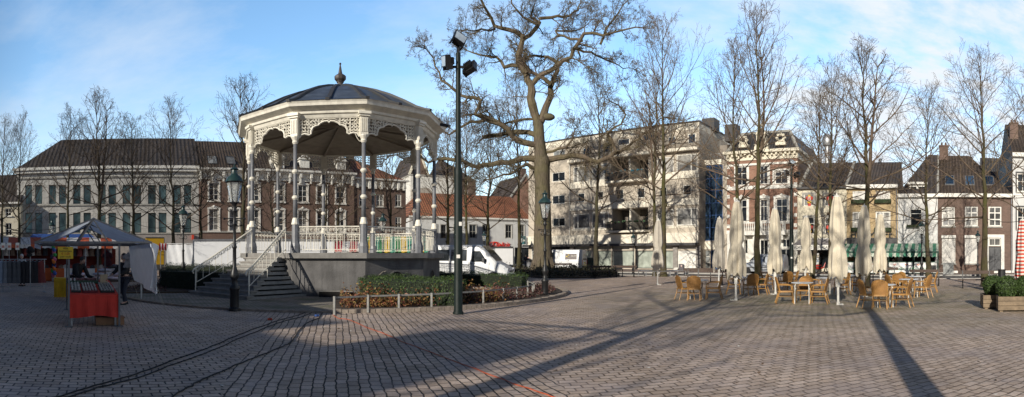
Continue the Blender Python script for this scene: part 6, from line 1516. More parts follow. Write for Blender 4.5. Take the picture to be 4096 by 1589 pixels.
for s in (-1,1):
    q=MB(); q.obox((2.60,s*.70,.93),(.14,s*-.03,-.03),(.02,.10,0),(.03,0,.13)); q.build('headlight',HEAD,mb)
    q=MB(); q.obox((1.20,s*1.10,1.55),(.06,0,0),(0,.09,0),(0,0,.15)); q.bar((1.25,s*.9,1.5),(1.2,s*1.1,1.5),.05); q.build('mirror',BUMP,mb)
    for x in (-1.10,.28): q=MB(); q.box(x-.10,x+.10,s*.975-.012,s*.975+.012,1.28,1.32); q.build('handle',BLACK,mb)
    
    for x in (-1.14,.16,1.52): q=MB(); q.box(x-.007,x+.007,s*.963-.004,s*.963+.004,.5,1.42); q.build('door_seam',BUMP,mb)
    q=MB(); q.box(-2.5,.1,s*.965-.004,s*.965+.004,1.11,1.124); q.build('door_rail',BUMP,mb)
    q=MB(); q.box(-2.6,2.4,s*.955-.02,s*.955+.02,.40,.52); q.build('sill_trim',BUMP,mb)
q=MB(); q.box(2.35,2.84,-.86,.86,.34,.62); q.build('bumper',BUMP,mb); q=MB(); q.box(2.71,2.765,-.45,.45,.70,.86); q.build('radiator_grille',BLACK,mb); q=MB(); q.box(2.842,2.855,-.26,.26,.42,.53); q.build('number_plate',PLATE,mb)
a0=heading(1905); mb.location=pt(1885,34.4); mb.rotation_euler=(0,0,-heading(1885)-.34); mb.scale=(.95,.95,.905)
# white van with a dark sign, seen from behind
ST=[(-2.6,.40,2.05,.86,.72),(-2.55,.36,2.26,.93,.80),(-2.2,.36,2.30,.95,.82),(.9,.36,2.30,.95,.82),(1.25,.36,2.1,.95,.8),(1.7,.36,1.5,.94,.82),(2.2,.36,1.25,.92,.76),(2.5,.36,.85,.85,.7)]
v2,sy=vehicle('white_van','white delivery van with a dark sign on its side, parked behind the oak trunk','van',ST,CARW,(-1.65,1.6),.34,[(.55,1.3,1.35,2.0,.02,-.42)],1.2)
SGN=surf('van_sign',(.085,.065,.065),.08,3,.5)
for s in (-1,1):
    q=MB(); x0,x1,z0,z1=-2.0,-.75,1.28,1.88; P=[Vector((x,s*(sy(x,z)+.016),z)) for x,z in ((x0,z0),(x1,z0),(x1,z1),(x0,z1))]; q.poly(P if s<0 else P[::-1]); sg=q.build('sign_panel',SGN,v2)
    yy=s*(sy(-1.3,1.6)+.026); tl=.17*s
    text('lettering','DUTS',.26,WHITE,sg,(-1.05 if s<0 else -1.72,yy,1.63),(pi/2+.17,0,0) if s<0 else (pi/2+.17,0,pi))
    q=MB(); rr=random.Random(4)
    for k in range(9): cx=(-1.68 if s<0 else -1.06); xx=cx+.17*cos(k*2.1)*(.5+.5*(k%2)); zz=1.58+.17*sin(k*2.1); q.box(xx-.045,xx+.045,yy-.012,yy+.012,zz-.05,zz+.05)
    q.build('sign_emblem',PLATE,sg)
    q=MB(); q.box(-2.615,-2.56,s*.80-.07,s*.80+.07,.72,1.25); q.build('tail_light',REDL,v2)
q=MB(); q.poly([(-2.607,-.70,1.22),(-2.572,-.66,1.98),(-2.572,.66,1.98),(-2.607,.70,1.22)]); rs=q.build('rear_sign_panel',SGN,v2); text('lettering','DUTS',.26,WHITE,rs,(-2.612,-.28,1.66),(pi/2-.05,0,-pi/2)); 
q=MB()
for k in range(9): q.box(-2.622,-2.600,.33+.15*cos(k*2.1)-.04,.33+.15*cos(k*2.1)+.04,1.6+.17*sin(k*2.1)-.05,1.6+.17*sin(k*2.1)+.05)
q.build('sign_emblem',PLATE,rs)
q=MB(); q.box(-2.68,-2.5,-.88,.88,.36,.62); q.build('bumper',BUMP,v2); q=MB(); q.box(-2.622,-2.60,-.27,.27,.86,.98); q.build('number_plate',PLATE,v2); q=MB(); q.box(-2.625,-2.598,-.8,.8,.66,.74); q.build('reflective_strip',PLATE,v2)
v2.location=pt(2245,58.5); v2.rotation_euler=(0,0,pi-.42)
# silver grey van on the street before the ornate house
ST=[(-2.05,.38,1.62,.78,.62),(-1.98,.32,1.76,.82,.66),(-1.6,.30,1.80,.83,.66),(.25,.30,1.82,.83,.64),(.55,.30,1.74,.83,.62),(1.15,.30,1.12,.82,.70),(1.75,.30,.98,.80,.66),(2.02,.32,.70,.72,.6)]
v3,sy=vehicle('grey_van','small silver grey van parked before the ornate brick house, behind a dark tree trunk','car',ST,CARS,(-1.35,1.30),.31,[(-1.75,-.75,1.12,1.55,.02,0),(-.35,.95,1.08,1.60,.0,-.48)],1.0)
w2=MB(); w2.poly([(.60,-.60,1.70),(1.10,-.70,1.18),(1.10,.70,1.18),(.60,.60,1.70)]); w2.v=[(x+.02,y,z+.02) for x,y,z in w2.v]; w2.build('windscreen',DARKGLASS,v3)
for s in (-1,1):
    q=MB(); q.obox((1.88,s*.58,.80),(.1,0,-.04),(0,.12,0),(0,0,.08)); q.build('headlight',HEAD,v3); q=MB(); q.obox((.85,s*.93,1.16),(.05,0,0),(0,.08,0),(0,0,.07)); q.build('mirror',CARS,v3)
    q=MB(); q.box(-1.9,1.7,s*.838-.012,s*.838+.012,.62,.70); q.build('side_moulding',BUMP,v3); q=MB(); q.box(-.32,-.16,s*.835-.015,s*.835+.015,.94,.99); q.build('handle',BLACK,v3)
    for x in (-.52,.98): q=MB(); q.box(x-.006,x+.006,s*.834-.004,s*.834+.004,.36,1.05); q.build('door_seam',BUMP,v3)
q=MB(); q.box(1.85,2.08,-.72,.72,.28,.52); q.build('bumper',BUMP,v3)
v3.location=pt(3055,48.6); v3.rotation_euler=(0,0,-.77+pi)
# white box trailer in the distance
o=empty('box_truck',pt(2016,68),.12,'white box trailer with a dark roof frame standing before the neon shop','trailer'); m=MB(); m.box(-1.1,1.1,-.1,3.8,.55,2.6); m.build('body',CARW,o); m=MB(); m.box(-1.25,1.15,-.25,3.9,2.62,2.78); m.box(1.12,1.22,-.2,.0,.3,2.6); m.build('roof_frame',DARKTRIM,o)
for sx in (-.9,.9): m=MB(); m.lathe([(.32,-.1),(.32,.1)],14); m.build('wheel',RUBBER,o,loc=(sx,1.6,.325),rot=(0,pi/2,0))

# ================================================================== people
def skin(name,joints,edges,rads,mt,parent,sub=1):
    me=bpy.data.meshes.new(name); me.from_pydata([tuple(j) for j in joints],edges,[]); me.materials.append(mt)
    o=bpy.data.objects.new(name,me); col.objects.link(o); o.parent=parent
    sk=o.modifiers.new('skin','SKIN'); sk.use_smooth_shade=True
    for v,r in zip(me.skin_vertices[0].data,rads): v.radius=(r,r) if not hasattr(r,'__len__') else r
    me.skin_vertices[0].data[0].use_root=True
    if sub: s=o.modifiers.new('sub','SUBSURF'); s.levels=s.render_levels=sub
    dg=bpy.context.evaluated_depsgraph_get(); nm=bpy.data.meshes.new_from_object(o.evaluated_get(dg)); o.modifiers.clear(); o.data=nm
    if not nm.materials: nm.materials.append(mt)
    return o
SKIN=surf('skin',(.45,.27,.20),.08,8,.55); HAIRD=surf('dark_hair',(.02,.016,.014),.3,20,.6); HAIRG=surf('grey_hair',(.35,.33,.31),.2,20,.6)
def person(loc,rz,label,top,legs,hair=HAIRD,lean=0.0,sit=False,step=.0,armf=(.2,.2),scale=1.0,group=None):
    """standing, striding or seated figure facing local -y"""
    o=empty('person',loc,rz,label,'person',group); o.scale=(scale,)*3
    hz=.92 if not sit else .50
    def L(y,z): # lean forward about the hips
        c,s=cos(lean),sin(lean); zz=z-hz; return (y*c-zz*s, hz+y*s+zz*c)
    def J(x,y,z): yy,zz=L(y,z); return Vector((x,yy,zz))
    pel=Vector((0,0,hz)); ch=J(0,0,hz+.36); nk=J(0,0,hz+.54); 
    if not sit: kn=[Vector((s*.10,-.05-s*step*.5,.48)) for s in (-1,1)]; an=[Vector((s*.11,.02-s*step if s*step>0 else .06-s*step*1.1,.08)) for s in (-1,1)]
    else: kn=[Vector((s*.12,-.42,.50)) for s in (-1,1)]; an=[Vector((s*.12,-.40,.08)) for s in (-1,1)]
    toe=[a+Vector((0,-.17,-.04)) for a in an]
    sh=[J(s*.19,0,hz+.48) for s in (-1,1)]; el=[J(s*.26,-.06-armf[i]*.55,hz+.24) for i,s in enumerate((-1,1))]; wr=[el[i]+Vector((-s*.05,-.14-armf[i]*.45,-.17+armf[i]*.25)) for i,s in enumerate((-1,1))]
    hb=J(0,-.03,hz+.62); ht=J(0,-.045,hz+.80)
    hc=J(0,-.035,hz+.715)
    V=[pel,J(0,0,hz+.18),ch,nk,hb,sh[0],el[0],wr[0],sh[1],el[1],wr[1],Vector((-.10,0,hz-.05)),kn[0],an[0],toe[0],Vector((.10,0,hz-.05)),kn[1],an[1],toe[1]]
    E_=[(0,1),(1,2),(2,3),(3,4),(2,5),(5,6),(6,7),(2,8),(8,9),(9,10),(0,11),(11,12),(12,13),(13,14),(0,15),(15,16),(16,17),(17,18)]
    Rr=[.14,.13,.14,.06,.055,.07,.045,.032,.07,.045,.032,.095,.06,.045,.04,.095,.06,.045,.04]
    b=skin('body',V,E_,Rr,SKIN,o)
    h=MB(); yy=hc; h.ball((0,0,0),.105,12,9,(.86,1.0,1.18)); h.ball((0,-.098,-.01),.02,6,5,(.8,1,1.4)); h.ball((-.088,0,-.0),.025,6,5,(.5,1,1.3)); h.ball((.088,0,0),.025,6,5,(.5,1,1.3)); 
    hd=h.build('head',SKIN,b,True,loc=hc,rot=(lean*.6,0,0))
    for s in (-1,1): f=MB(); f.ball((s*.037,-.094,.012),.012,6,4); f.build('eye',HAIRD,b,loc=hc,rot=(lean*.6,0,0))
    f=MB(); f.box(-.028,.028,-.108,-.098,-.062,-.054); f.build('mouth',surf('lips',(.3,.1,.09),.1,9,.5),b,loc=hc,rot=(lean*.6,0,0))
    g=MB(); g.ball((0,.018,.028),.112,12,8,(.9,1.0,1.1)); g.build('hair',hair,o,True,loc=hc,rot=(lean*.6,0,0))
    for i,s in enumerate((-1,1)):
        dv=(wr[i]-el[i]).normalized(); side=Vector((1,0,0)); nrm=dv.cross(side).normalized(); q=MB(); c=wr[i]+dv*.05; q.obox(c,dv*.05,side*.038,nrm*.014)
        for k in range(4): a=c+dv*.05+side*(-.028+.0187*k); ln=(.065,.075,.07,.055)[k]; q.tube([a,a+dv*ln*.55+nrm*.006,a+dv*ln+nrm*.02],[.009,.0085,.007],5)
        a=c+side*(-s*.036)-dv*.02; q.tube([a,a+side*(-s*.025)+dv*.03,a+side*(-s*.03)+dv*.06],[.011,.010,.008],5); q.build('hand',SKIN,b,True)
    skin('jacket',[V[0]+Vector((0,0,.0)),V[1],V[2],J(0,0,hz+.50),V[5],V[6],wr[0].lerp(el[0],.12),V[8],V[9],wr[1].lerp(el[1],.12)],[(0,1),(1,2),(2,3),(2,4),(4,5),(5,6),(2,7),(7,8),(8,9)],[.17,.17,.195,.115,.10,.075,.058,.10,.075,.058],top,o)
    skin('trousers',[V[0],V[11],V[12],V[13],V[15],V[16],V[17]],[(0,1),(1,2),(2,3),(0,4),(4,5),(5,6)],[.15,.115,.08,.068,.115,.08,.068],legs,o)
    for i in (0,1): q=MB(); q.tube([an[i]+Vector((0,.06,-.045)),an[i]+Vector((0,-.06,-.045)),toe[i]+Vector((0,-.03,-.01))],[.045,.05,.04],8); q.build('shoe',RUBBER,o,True)
    return o
BLK=surf('black_cloth',(.012,.012,.014),.2,6,.85); JEAN=surf('blue_denim',(.06,.09,.16),.25,9,.85); REDW=surf('red_white_jacket',(.55,.30,.28),.35,4,.8); NAVY=surf('navy_cloth',(.02,.024,.04),.2,6,.85)
person(pt(300,20.0),-heading(328)+.75,'dark haired market trader in black, bending over the goods under the tent',BLK,BLK,lean=.55,armf=(.5,.55))
person(pt(2103,73),2.9,'distant pedestrian in a dark jacket and jeans by the neon shop',NAVY,JEAN,step=.18)
person(pt(2118,74),2.7,'distant pedestrian in a red and white jacket by the neon shop',REDW,JEAN,step=-.12)
person(RIGHT.w(RIGHT.s(3577),-1.4,.02),.2,'grey haired person in dark clothes seated behind the cafe barrier',NAVY,BLK,hair=HAIRG,sit=True,armf=(.4,.4))
person(pt(88,30.5),.3,'person in a pale hooded top standing behind the clothes rail',surf('pale_hoodie',(.42,.44,.46),.1,6,.9),NAVY,hair=surf('pale_hood',(.42,.44,.46),.1,9,.9))
person(pt(498,19.0),-.2,'person in dark clothes standing at the back corner of the market tent',BLK,NAVY,step=.1)
def cafe_chair(p,rz,lab): h=dup(ch0,p,rz,None,lab,'chairs behind the cafe barrier')
cafe_chair(RIGHT.w(RIGHT.s(3577),-1.35,.11),.2,'rattan chair under the seated person behind the cafe barrier')
cafe_chair(RIGHT.w(RIGHT.s(3551),-2.3,.11),2.0,'rattan chair standing in the gap of the white cafe barrier')

# ================================================================== cafe front
xa,xb=RIGHT.s(K6(100,0)[0]),RIGHT.s(K6(571,0)[0]); WW=xb-xa
aw=empty('green_awning',RIGHT.w(xa,0),-RIGHT.t0,'long green and white striped awning with scalloped edge over the cafe terrace','awning')
zt_=RIGHT.z(3560,K6(0,530)[1]); zf_=RIGHT.z(3560,K6(0,574)[1])-.12; GS=stripes('green_white_stripes',(.07,.27,.17),(.56,.62,.52),.62)
m=MB(); m.poly([(0,-.05,zt_),(WW,-.05,zt_),(WW,-2.9,zf_+.16),(0,-2.9,zf_+.16)]); m.build('canopy',GS,aw)
m=MB(); nn=int(WW/.31)
for i in range(nn):
    x0=WW*i/nn; x1=WW*(i+1)/nn; m.poly([(x1,-2.93,zf_+.06),(x0,-2.93,zf_+.06)]+[(x0+(x1-x0)*k/6,-2.93,zf_-.22-.10*sin(pi*k/6)) for k in range(7)])
m.build('valance',GS,aw); m=MB(); m.box(-.03,WW+.03,-2.96,-2.86,zf_+.05,zf_+.19); m.build('front_bar',surf('green_metal',(.02,.09,.06),.15,4,.5),aw)
m=MB(); m.poly([(0,-.05,zt_),(0,-2.9,zf_+.16),(0,-2.9,zf_-.1),(0,-.05,zf_-.1)]); m.build('side_cloth',GS,aw); m=MB(); m.poly([(WW,-.05,zt_),(WW,-.05,zf_-.1),(WW,-2.9,zf_-.1),(WW,-2.9,zf_+.16)]); m.build('side_cloth',GS,aw)
for x in (.05,WW-.05): m=MB(); m.box(x-.05,x+.05,-2.95,-2.85,.1,zf_+.06); m.build('post',surf('dark_green_metal',(.012,.05,.035),.15,4,.5),aw)
# panels of the terrace barrier, each with glass above
PANP=surf('barrier_panel',(.78,.78,.75),.03,2,.45); GMET=surf('green_metal',(.02,.09,.06),.15,4,.5); LETG=surf('green_lettering',(.03,.22,.10),.05,3,.5)
def barrier(px0,px1,letters,lab,dark=False):
    s0,s1=RIGHT.s(px0),RIGHT.s(px1); w_=s1-s0; o=empty('barrier_panel',RIGHT.w(s0,-2.75,.11),-RIGHT.t0,lab,'barrier','white windscreen panels along the cafe terrace')
    m=MB(); m.box(.03,w_-.03,-.02,.02,.10,.98); b_=m.build('panel',PANP,o); m=MB(); m.box(0,.03,-.03,.03,0,1.7); m.box(w_-.03,w_,-.03,.03,0,1.7); m.box(.03,w_-.03,-.025,.025,.06,.098); m.box(.03,w_-.03,-.03,.03,.982,1.04); m.build('frame',GMET,o)
    for u in letters:
        text('lettering','Grolsch',.42,LETG,b_,(w_*u,-.026,.44),shear=.25,sx=.95); q=MB(); 
        for dx,dz in ((-.10,.0),(.06,.04),(-.02,-.05)): q.ball((w_*u+dx,-.022,.80+dz),.055,6,4,(1.3,.15,.8))
        q.build('emblem',surf('hop_emblem',(.5,.14,.08),.4,14,.6),b_)
    if dark: m=MB(); m.box(w_*.25,w_*.85,-.03,-.022,.3,.75); m.build('menu_board',DARKTRIM,o)
K25x=lambda q:K25(q,0)[0]
barrier(K25x(1140),K25x(1325),(.45,),'white barrier panel with green beer lettering left of the middle parasol'); barrier(K25x(1345),K25x(1665),(.76,),'white barrier panel with green lettering between the middle and the slim parasol'); barrier(K25x(1842),K25x(2206),(.26,.74),'wide white barrier panel with green lettering printed twice'); barrier(K25x(2222),K25x(2420),(.35,),'white barrier panel with green lettering partly behind the tree trunk'); barrier(K25x(2425),K25x(2580),(),'white barrier panel with a dark board at the right end of the cafe terrace',True)
# shop front goods
def rack(px,lab):
    o=empty('postcard_rack',RIGHT.w(RIGHT.s(px),-.9,.11),0,lab,'rack'); m=MB(); m.tube([(0,0,0),(0,0,1.95)],.025,6); m.lathe([(.3,0),(.28,.04)],10); m.build('stand',STEEL,o); rr=random.Random(8); cs=MB()
    for k in range(8):
        a=k*pi/4
        for j in range(7): c=Vector((.24*cos(a),.24*sin(a),.5+.2*j)); n=Vector((cos(a),sin(a),0)); t_=Vector((-sin(a),cos(a),0)); cs.mat(rr.randrange(3)); cs.obox(c,n*.006,t_*.075,(0,0,.085))
    cs.build('postcards',[surf('card_white',(.7,.7,.68),.1,9,.5),surf('card_blue',(.3,.4,.5),.4,14,.5),surf('card_warm',(.5,.42,.3),.4,14,.5)],o); m=MB(); m.box(-.14,.14,-.01,.01,1.95,2.12); m.build('sign',WHITE,o)
rack(K25x(690),'white revolving postcard rack before the carnival shop')
o=empty('carnival_figure',RIGHT.w(RIGHT.s(K25x(612)),.05,.72),0,'red and yellow carnival doll standing in the shop window','doll'); m=MB(); m.lathe([(.22,0),(.26,.3),(.16,.62),(.10,.66)],10); m.build('body',surf('clown_red',(.55,.05,.03),.2,6,.6),o); m=MB(); m.ball((0,0,.80),.15,10,8); m.build('head',surf('clown_yellow',(.7,.42,.03),.1,6,.6),o); m=MB(); m.lathe([(.24,.88),(.1,.92),(.08,1.02),(0,1.04)],10); m.build('hat',surf('clown_red',(.55,.05,.03)),o)
# moped
o=empty('red_moped',RIGHT.w(RIGHT.s(K25x(775)),-1.3,.11),-.3,'small red moped parked before the carnival shop beside the postcard rack','moped'); m=MB(); m.tube([(-.45,0,.45),(-.1,0,.42),(.25,0,.5),(.42,0,.95)],[.12,.10,.07,.03],8); m.box(-.55,.0,-.11,.11,.62,.75); m.build('body',surf('moped_red',(.4,.03,.02),.1,4,.35),o,False)
for x in (-.5,.55):
    w_=empty('wheel',(x,0,.27)); w_.parent=o; m=MB(); m.ring((0,0,0),.23,.045,(1,0,0),(0,0,1),16,6); m.build('tyre',RUBBER,w_); m=MB()
    for k in range(6): m.bar((0,0,0),(.21*cos(k*pi/3),0,.21*sin(k*pi/3)),.02)
    m.build('rim',STEEL,w_)
m=MB(); m.tube([(.55,0,.27),(.40,0,1.0)],.025,6); m.tube([(.36,-.28,1.05),(.40,0,1.0),(.36,.28,1.05)],.02,6); m.build('handlebar',BLACK,o)
# poster and papers at the white doors
o=empty('leaning_poster',MOD.w(MOD.s(2729),-.35,.11),-MOD.t0,'dark portrait poster board leaning at the white shop doors','poster'); m=MB(); m.obox((0,.05,.33),(.30,0,0),(0,.015,0),(0,.06,.32)); m.build('board',surf('poster_print',(.10,.09,.10),.7,4,.5),o); m=MB(); m.ball((.06,-.0,.42),.11,8,6,(.9,.15,1.2)); m.build('portrait',surf('poster_portrait',(.55,.42,.38),.2,5,.6),o)
o=empty('stacked_papers',MOD.w(MOD.s(2711),-.6,.11),-MOD.t0+.2,'loose pile of white papers beside the leaning poster','papers'); m=MB()
for k in range(5): m.obox((.03*k,.02*k,.03+.05*k),(.22,.03,0),(-.03,.15,0),(0,0,.02))
m.build('sheets',WHITE,o)

# ================================================================== market on the left
TARP=cloth('grey_tarpaulin',(.58,.65,.77),.40,.7,.1); WTARP=cloth('white_tarpaulin',(.80,.81,.83),.25,.55,.06); REDC=cloth('red_tablecloth',(.52,.035,.022),.0,.85,.12); YELC=cloth('yellow_cloth',(.58,.34,.012),.0,.8,.15)
BLUEC=cloth('blue_canopy',(.05,.13,.42),.3,.7,.1)
ta=-heading(372)+.06; tent=empty('market_tent',pt(374,13.0),ta,'grey gabled market tent with a white side sheet over the red table','tent')
hw,dp,ze_,zp_=1.38,4.3,2.03,2.60; TSTEEL=surf('dull_tent_steel',(.13,.135,.145),.25,8,.5,metal=.3)
m=MB(); nx,ny=8,8
for sx in (-1,1):
    b0=len(m.v)
    for j in range(ny+1):
        for i in range(nx+1): u=i/nx; v=j/ny; m.v.append((sx*hw*(1-u)*(1+.02*sin(v*9)),dp*v,ze_+(zp_-ze_)*u-.05*sin(pi*u)-.03*sin(pi*((v*3)%1))*(1-u)))
    for j in range(ny):
        for i in range(nx): q=[b0+j*(nx+1)+i,b0+j*(nx+1)+i+1,b0+(j+1)*(nx+1)+i+1,b0+(j+1)*(nx+1)+i]; m.face(*(q if sx<0 else q[::-1]))
m.build('roof',TARP,tent,True)
for sx in (-1,1):
    m=MB(); n=24
    for i in range(n): y0=dp*i/n; y1=dp*(i+1)/n; m.poly([(sx*hw,y0,ze_),(sx*hw,y1,ze_),(sx*(hw+.02),y1,ze_-.13-.03*(i%2)),(sx*(hw+.02),y0,ze_-.13-.03*((i+1)%2))])
    m.build('valance',TARP,tent)
m=MB()
for y in (0.02,dp/2,dp-.02):
    m.bar((-hw,y,ze_-.02),(hw,y,ze_-.02),.045); m.bar((-hw,y,ze_-.02),(0,y,zp_-.03),.035); m.bar((hw,y,ze_-.02),(0,y,zp_-.03),.035); m.bar((-.35,y,ze_-.02),(0,y,zp_-.05),.03); m.bar((.35,y,ze_-.02),(0,y,zp_-.05),.03)
for sx in (-hw,hw): m.bar((sx,0,ze_-.02),(sx,dp,ze_-.02),.04)
m.bar((0,0,zp_-.03),(0,dp,zp_-.03),.04); m.build('roof_frame',TSTEEL,tent)
for x,y in ((-.58,.05),(.62,.05),(-.58,dp-.1),(.62,dp-.1),(.25,dp/2)):
    m=MB(); m.bar((x,y,0),(x,y,ze_-.02),.045); m.box(x-.09,x+.09,y-.09,y+.09,0,.02); m.build('post',TSTEEL,tent)
# hanging white side sheet, billowing
m=MB(); nx,ny=20,10
for j in range(ny+1):
    for i in range(nx+1):
        v=j/ny; u=i/nx; yy=.02+dp*u; zz=ze_-.03-(1.10+.16*(1-u)-.10*u)*v; bul=.10*sin(pi*v)*sin(u*5+1)+.05*v*sin(u*14)+.10*v; m.v.append((hw+.01+bul,yy,zz))
for j in range(ny):
    for i in range(nx): q=j*(nx+1)+i; m.face(q,q+1,q+nx+2,q+nx+1)
m.build('side_sheet',WTARP,tent,True)
m=MB(); nx=8
for j in range(ny+1):
    for i in range(nx+1): v=j/ny; u=i/nx; m.v.append((hw+.02+.26*u*(1-.25*v)+.05*sin(v*4+u*3),.03+.5*u-.10*sin(pi*u)*v,ze_-.02-.10*u-1.13*v+.05*sin(u*6)*v))
for j in range(ny):
    for i in range(nx): q=j*(nx+1)+i; m.face(q,q+1,q+nx+2,q+nx+1)
m.build('loose_flap',WTARP,tent,True)
m=MB(); 
for a,b_ in (((hw+.1,.1,.92),(hw+.42,-.9,.0)),((hw+.2,.3,.92),(hw+.40,-.8,.0)),((hw-.2,2.0,1.0),(hw+.05,.6,0))): m.tube([a,b_],.0045,4)
m.build('guy_rope',surf('rope',(.4,.36,.28),.2,9,.9),tent)
# red table
tb=empty('market_table',tent.location,ta,'long market table under a bright red cloth','table'); m=MB(); x0,x1=-.57,.60; n=26
def drape(z0,z1,y,xa,xb,amp): 
    for i in range(n):
        a,b_=xa+(xb-xa)*i/n,xa+(xb-xa)*(i+1)/n; f=lambda x:amp*sin(x*11)+amp*.6*sin(x*23+1); zb=lambda x:z1+.03*sin(x*5+1); m.poly([(a,y+f(a)*.25,z0),(a,y-.03+f(a)*1.6,zb(a)),(b_,y-.03+f(b_)*1.6,zb(b_)),(b_,y+f(b_)*.25,z0)])
drape(.77,.24,.06,x0,x1,.02)
yb=2.6; zt2=1.0
m.poly([(x0,.06,.77),(x1,.06,.77),(x1,yb,zt2),(x0,yb,zt2)])
for x,s in ((x0,1),(x1,-1)): m.poly([(x,.06,.77),(x,yb,zt2),(x,yb,.5),(x,.06,.24)][::s])
m.build('cloth',REDC,tb)
for x in (x0+.06,x1-.06):
    for y in (.2,2.4): m=MB(); m.bar((x,y,0),(x,y,.74),.045); m.build('leg',STEEL,tb)
def ontab(x,y,dz=.0): c,s=cos(ta),sin(ta); p=tent.location; return Vector((p.x+x*c-y*s,p.y+x*s+y*c,.77+(zt2-.77)*(y-.06)/(yb-.06)+dz))
TRAY=surf('black_tray',(.012,.012,.014),.2,6,.5); SILV=surf('silver_trinkets',(.34,.34,.35),.6,40,.3,metal=.5); MAROON=surf('maroon_velvet',(.10,.012,.02),.2,6,.8)
for (x,y,w_,d_,mt,nx,ny,lab) in ((-.40,.98,.24,1.35,TRAY,3,16,'narrow black tray with rows of silver spoons, leftmost on the red cloth'),(-.06,.92,.36,1.30,MAROON,5,11,'maroon tray of shiny watches in the middle of the red cloth'),(.36,.66,.34,.80,TRAY,5,8,'black tray of small silver jewellery at the right front of the red cloth'),(.36,1.36,.32,.40,TRAY,5,4,'second black jewellery tray behind the right front one')):
    o=empty('display_tray',ontab(x,y,.01),ta,lab,'tray','jewellery trays on the red table'); m=MB(); m.box(-w_/2,w_/2,-d_/2,d_/2,0,.05); m.build('case',mt,o); rr=random.Random(len(lab)); m=MB()
    for i in range(nx):
        for j in range(ny): cx,cy=-w_/2+w_*(i+.5)/nx,-d_/2+d_*(j+.5)/ny; m.obox((cx,cy,.062),(.012+.014*rr.random(),0,0),(.006*rr.random(),.010+.02*rr.random(),0),(0,0,.010+.01*rr.random()))
    m.build('trinkets',SILV,o); o.rotation_euler[0]=.09
o=empty('wooden_box',ontab(.38,1.72,.0),ta,'pale wooden box standing upright on the red cloth','box'); m=MB(); m.box(-.10,.10,-.07,.07,0,.27); m.build('body',surf('pale_wood',(.48,.38,.25),.12,5,.6),o); m=MB(); m.box(.05,.08,-.074,-.071,.1,.13); m.build('label',REDL,o)
o=empty('goods_case',ontab(-.36,2.0),ta,'green edged case of dark goods at the back of the red table','case'); m=MB(); m.box(-.25,.6,-.25,.25,0,.07); m.build('case',surf('dark_green_case',(.02,.06,.035),.2,4,.6),o); m=MB(); rr=random.Random(2)
for k in range(14): m.ball((-.2+.055*k,rr.uniform(-.15,.1),.10),.035+.02*rr.random(),6,5)
m.build('trinkets',surf('mixed_trinkets',(.12,.05,.06),.7,20,.4),o)
for k,(x,lab) in enumerate(((-.50,'small white figurine, left of the pair on the red cloth'),(-.40,'small white figurine, right of the pair on the red cloth'))):
    o=empty('figurine',ontab(x,1.78),ta,lab,'figurine'); m=MB(); m.lathe([(.035,0),(.03,.05),(.018,.09),(.028,.12),(.02,.15),(0,.165)],8); m.build('body',surf('figurine_white',(.55,.56,.58),.2,12,.4),o)
o=empty('cardboard_box',pt(438,13.5),ta,'low cardboard fruit box under the red table','box'); m=MB(); m.box(-.34,.34,-.2,.2,.02,.18); m.build('body',surf('cardboard',(.24,.13,.07),.2,5,.9),o); m=MB(); m.box(-.36,.36,-.22,.22,.18,.20); m.build('lid',surf('cardboard',(.24,.13,.07)),o)
# yellow sign hanging from the tent
sgx=lambda x,y,z:(Vector((tent.location.x,tent.location.y,0))+Vector((x*cos(ta)-y*sin(ta),x*sin(ta)+y*cos(ta),z)))
o=empty('yellow_sign',sgx(-.65,.0,1.62),ta,'yellow handwritten price sign hanging from the tent beam','sign'); m=MB(); m.box(-.19,.17,-.012,-.002,.0,.28); s_=m.build('board',surf('yellow_card',(.62,.42,.02),.06,4,.7),o)
for i,(tx,mt) in enumerate((('Alle',BLACK),('batterijen',BLACK),('€ 1,00',REDL),('per stuk',BLACK))): text('lettering',tx,.075,mt,s_,(-.01,-.016,.245-.065*i),ext=.002)
# yellow covered table behind
o=empty('yellow_table',pt(236,22.0),-heading(236),'small table draped in a yellow cloth to the ground, left of the red table','table'); m=MB(); n=16
for i in range(n):
    a,b_=-.20+.95*i/n,-.20+.95*(i+1)/n; f=lambda x:.03*sin(x*26); m.poly([(a,-.3,.80),(a,-.34+f(a),.05),(b_,-.34+f(b_),.05),(b_,-.3,.80)])
m.poly([(-.2,-.3,.80),(.75,-.3,.80),(.75,.5,.80),(-.2,.5,.80)]); m.poly([(-.2,.5,.80),(-.2,.5,.05),(-.2,-.34,.05),(-.2,-.3,.80)]); m.build('cloth',YELC,o)
for x in (-.1,.65): m=MB(); m.bar((x,.4,0),(x,.4,.78),.04); m.build('leg',STEEL,o)
# folded textiles behind the trader
rr=random.Random(6)
GREYT=[surf('textile_grey',(.48,.44,.46),.3,7,.85),surf('textile_lilac',(.55,.47,.53),.3,7,.85),surf('textile_dark',(.05,.045,.055),.3,7,.85)]
o=empty('display_table',pt(420,21),ta,'trestle table behind the trader carrying piles of folded textiles','table'); m=MB(); m.box(-1.3,1.5,-.5,.5,.70,.75); m.build('top',DARKWOOD,o)
for x in (-1.2,1.4): m=MB(); m.bar((x,0,0),(x,0,.70),.06); m.build('leg',STEEL,o)
for k in range(11):
    x=(-.3,.35,.95,-.1,.55,1.15,.1,.75,.4,-.9,-.95)[k]; z=.76+(.0,.0,.0,.15,.15,.15,.30,.30,.45,.0,.15)[k]; c,s=cos(ta),sin(ta); b0=pt(420,21)
    q=empty('folded_textile',Vector((b0.x+x*c,b0.y+x*s-.1,z)),ta+rr.gauss(0,.1),'folded textile bundle in the pile behind the market trader','textile','folded textiles piled behind the trader'); m=MB(); m.ball((0,0,.075),.32,10,6,(1,.8,.24)); m.build('bundle',GREYT[k%3],q,True)
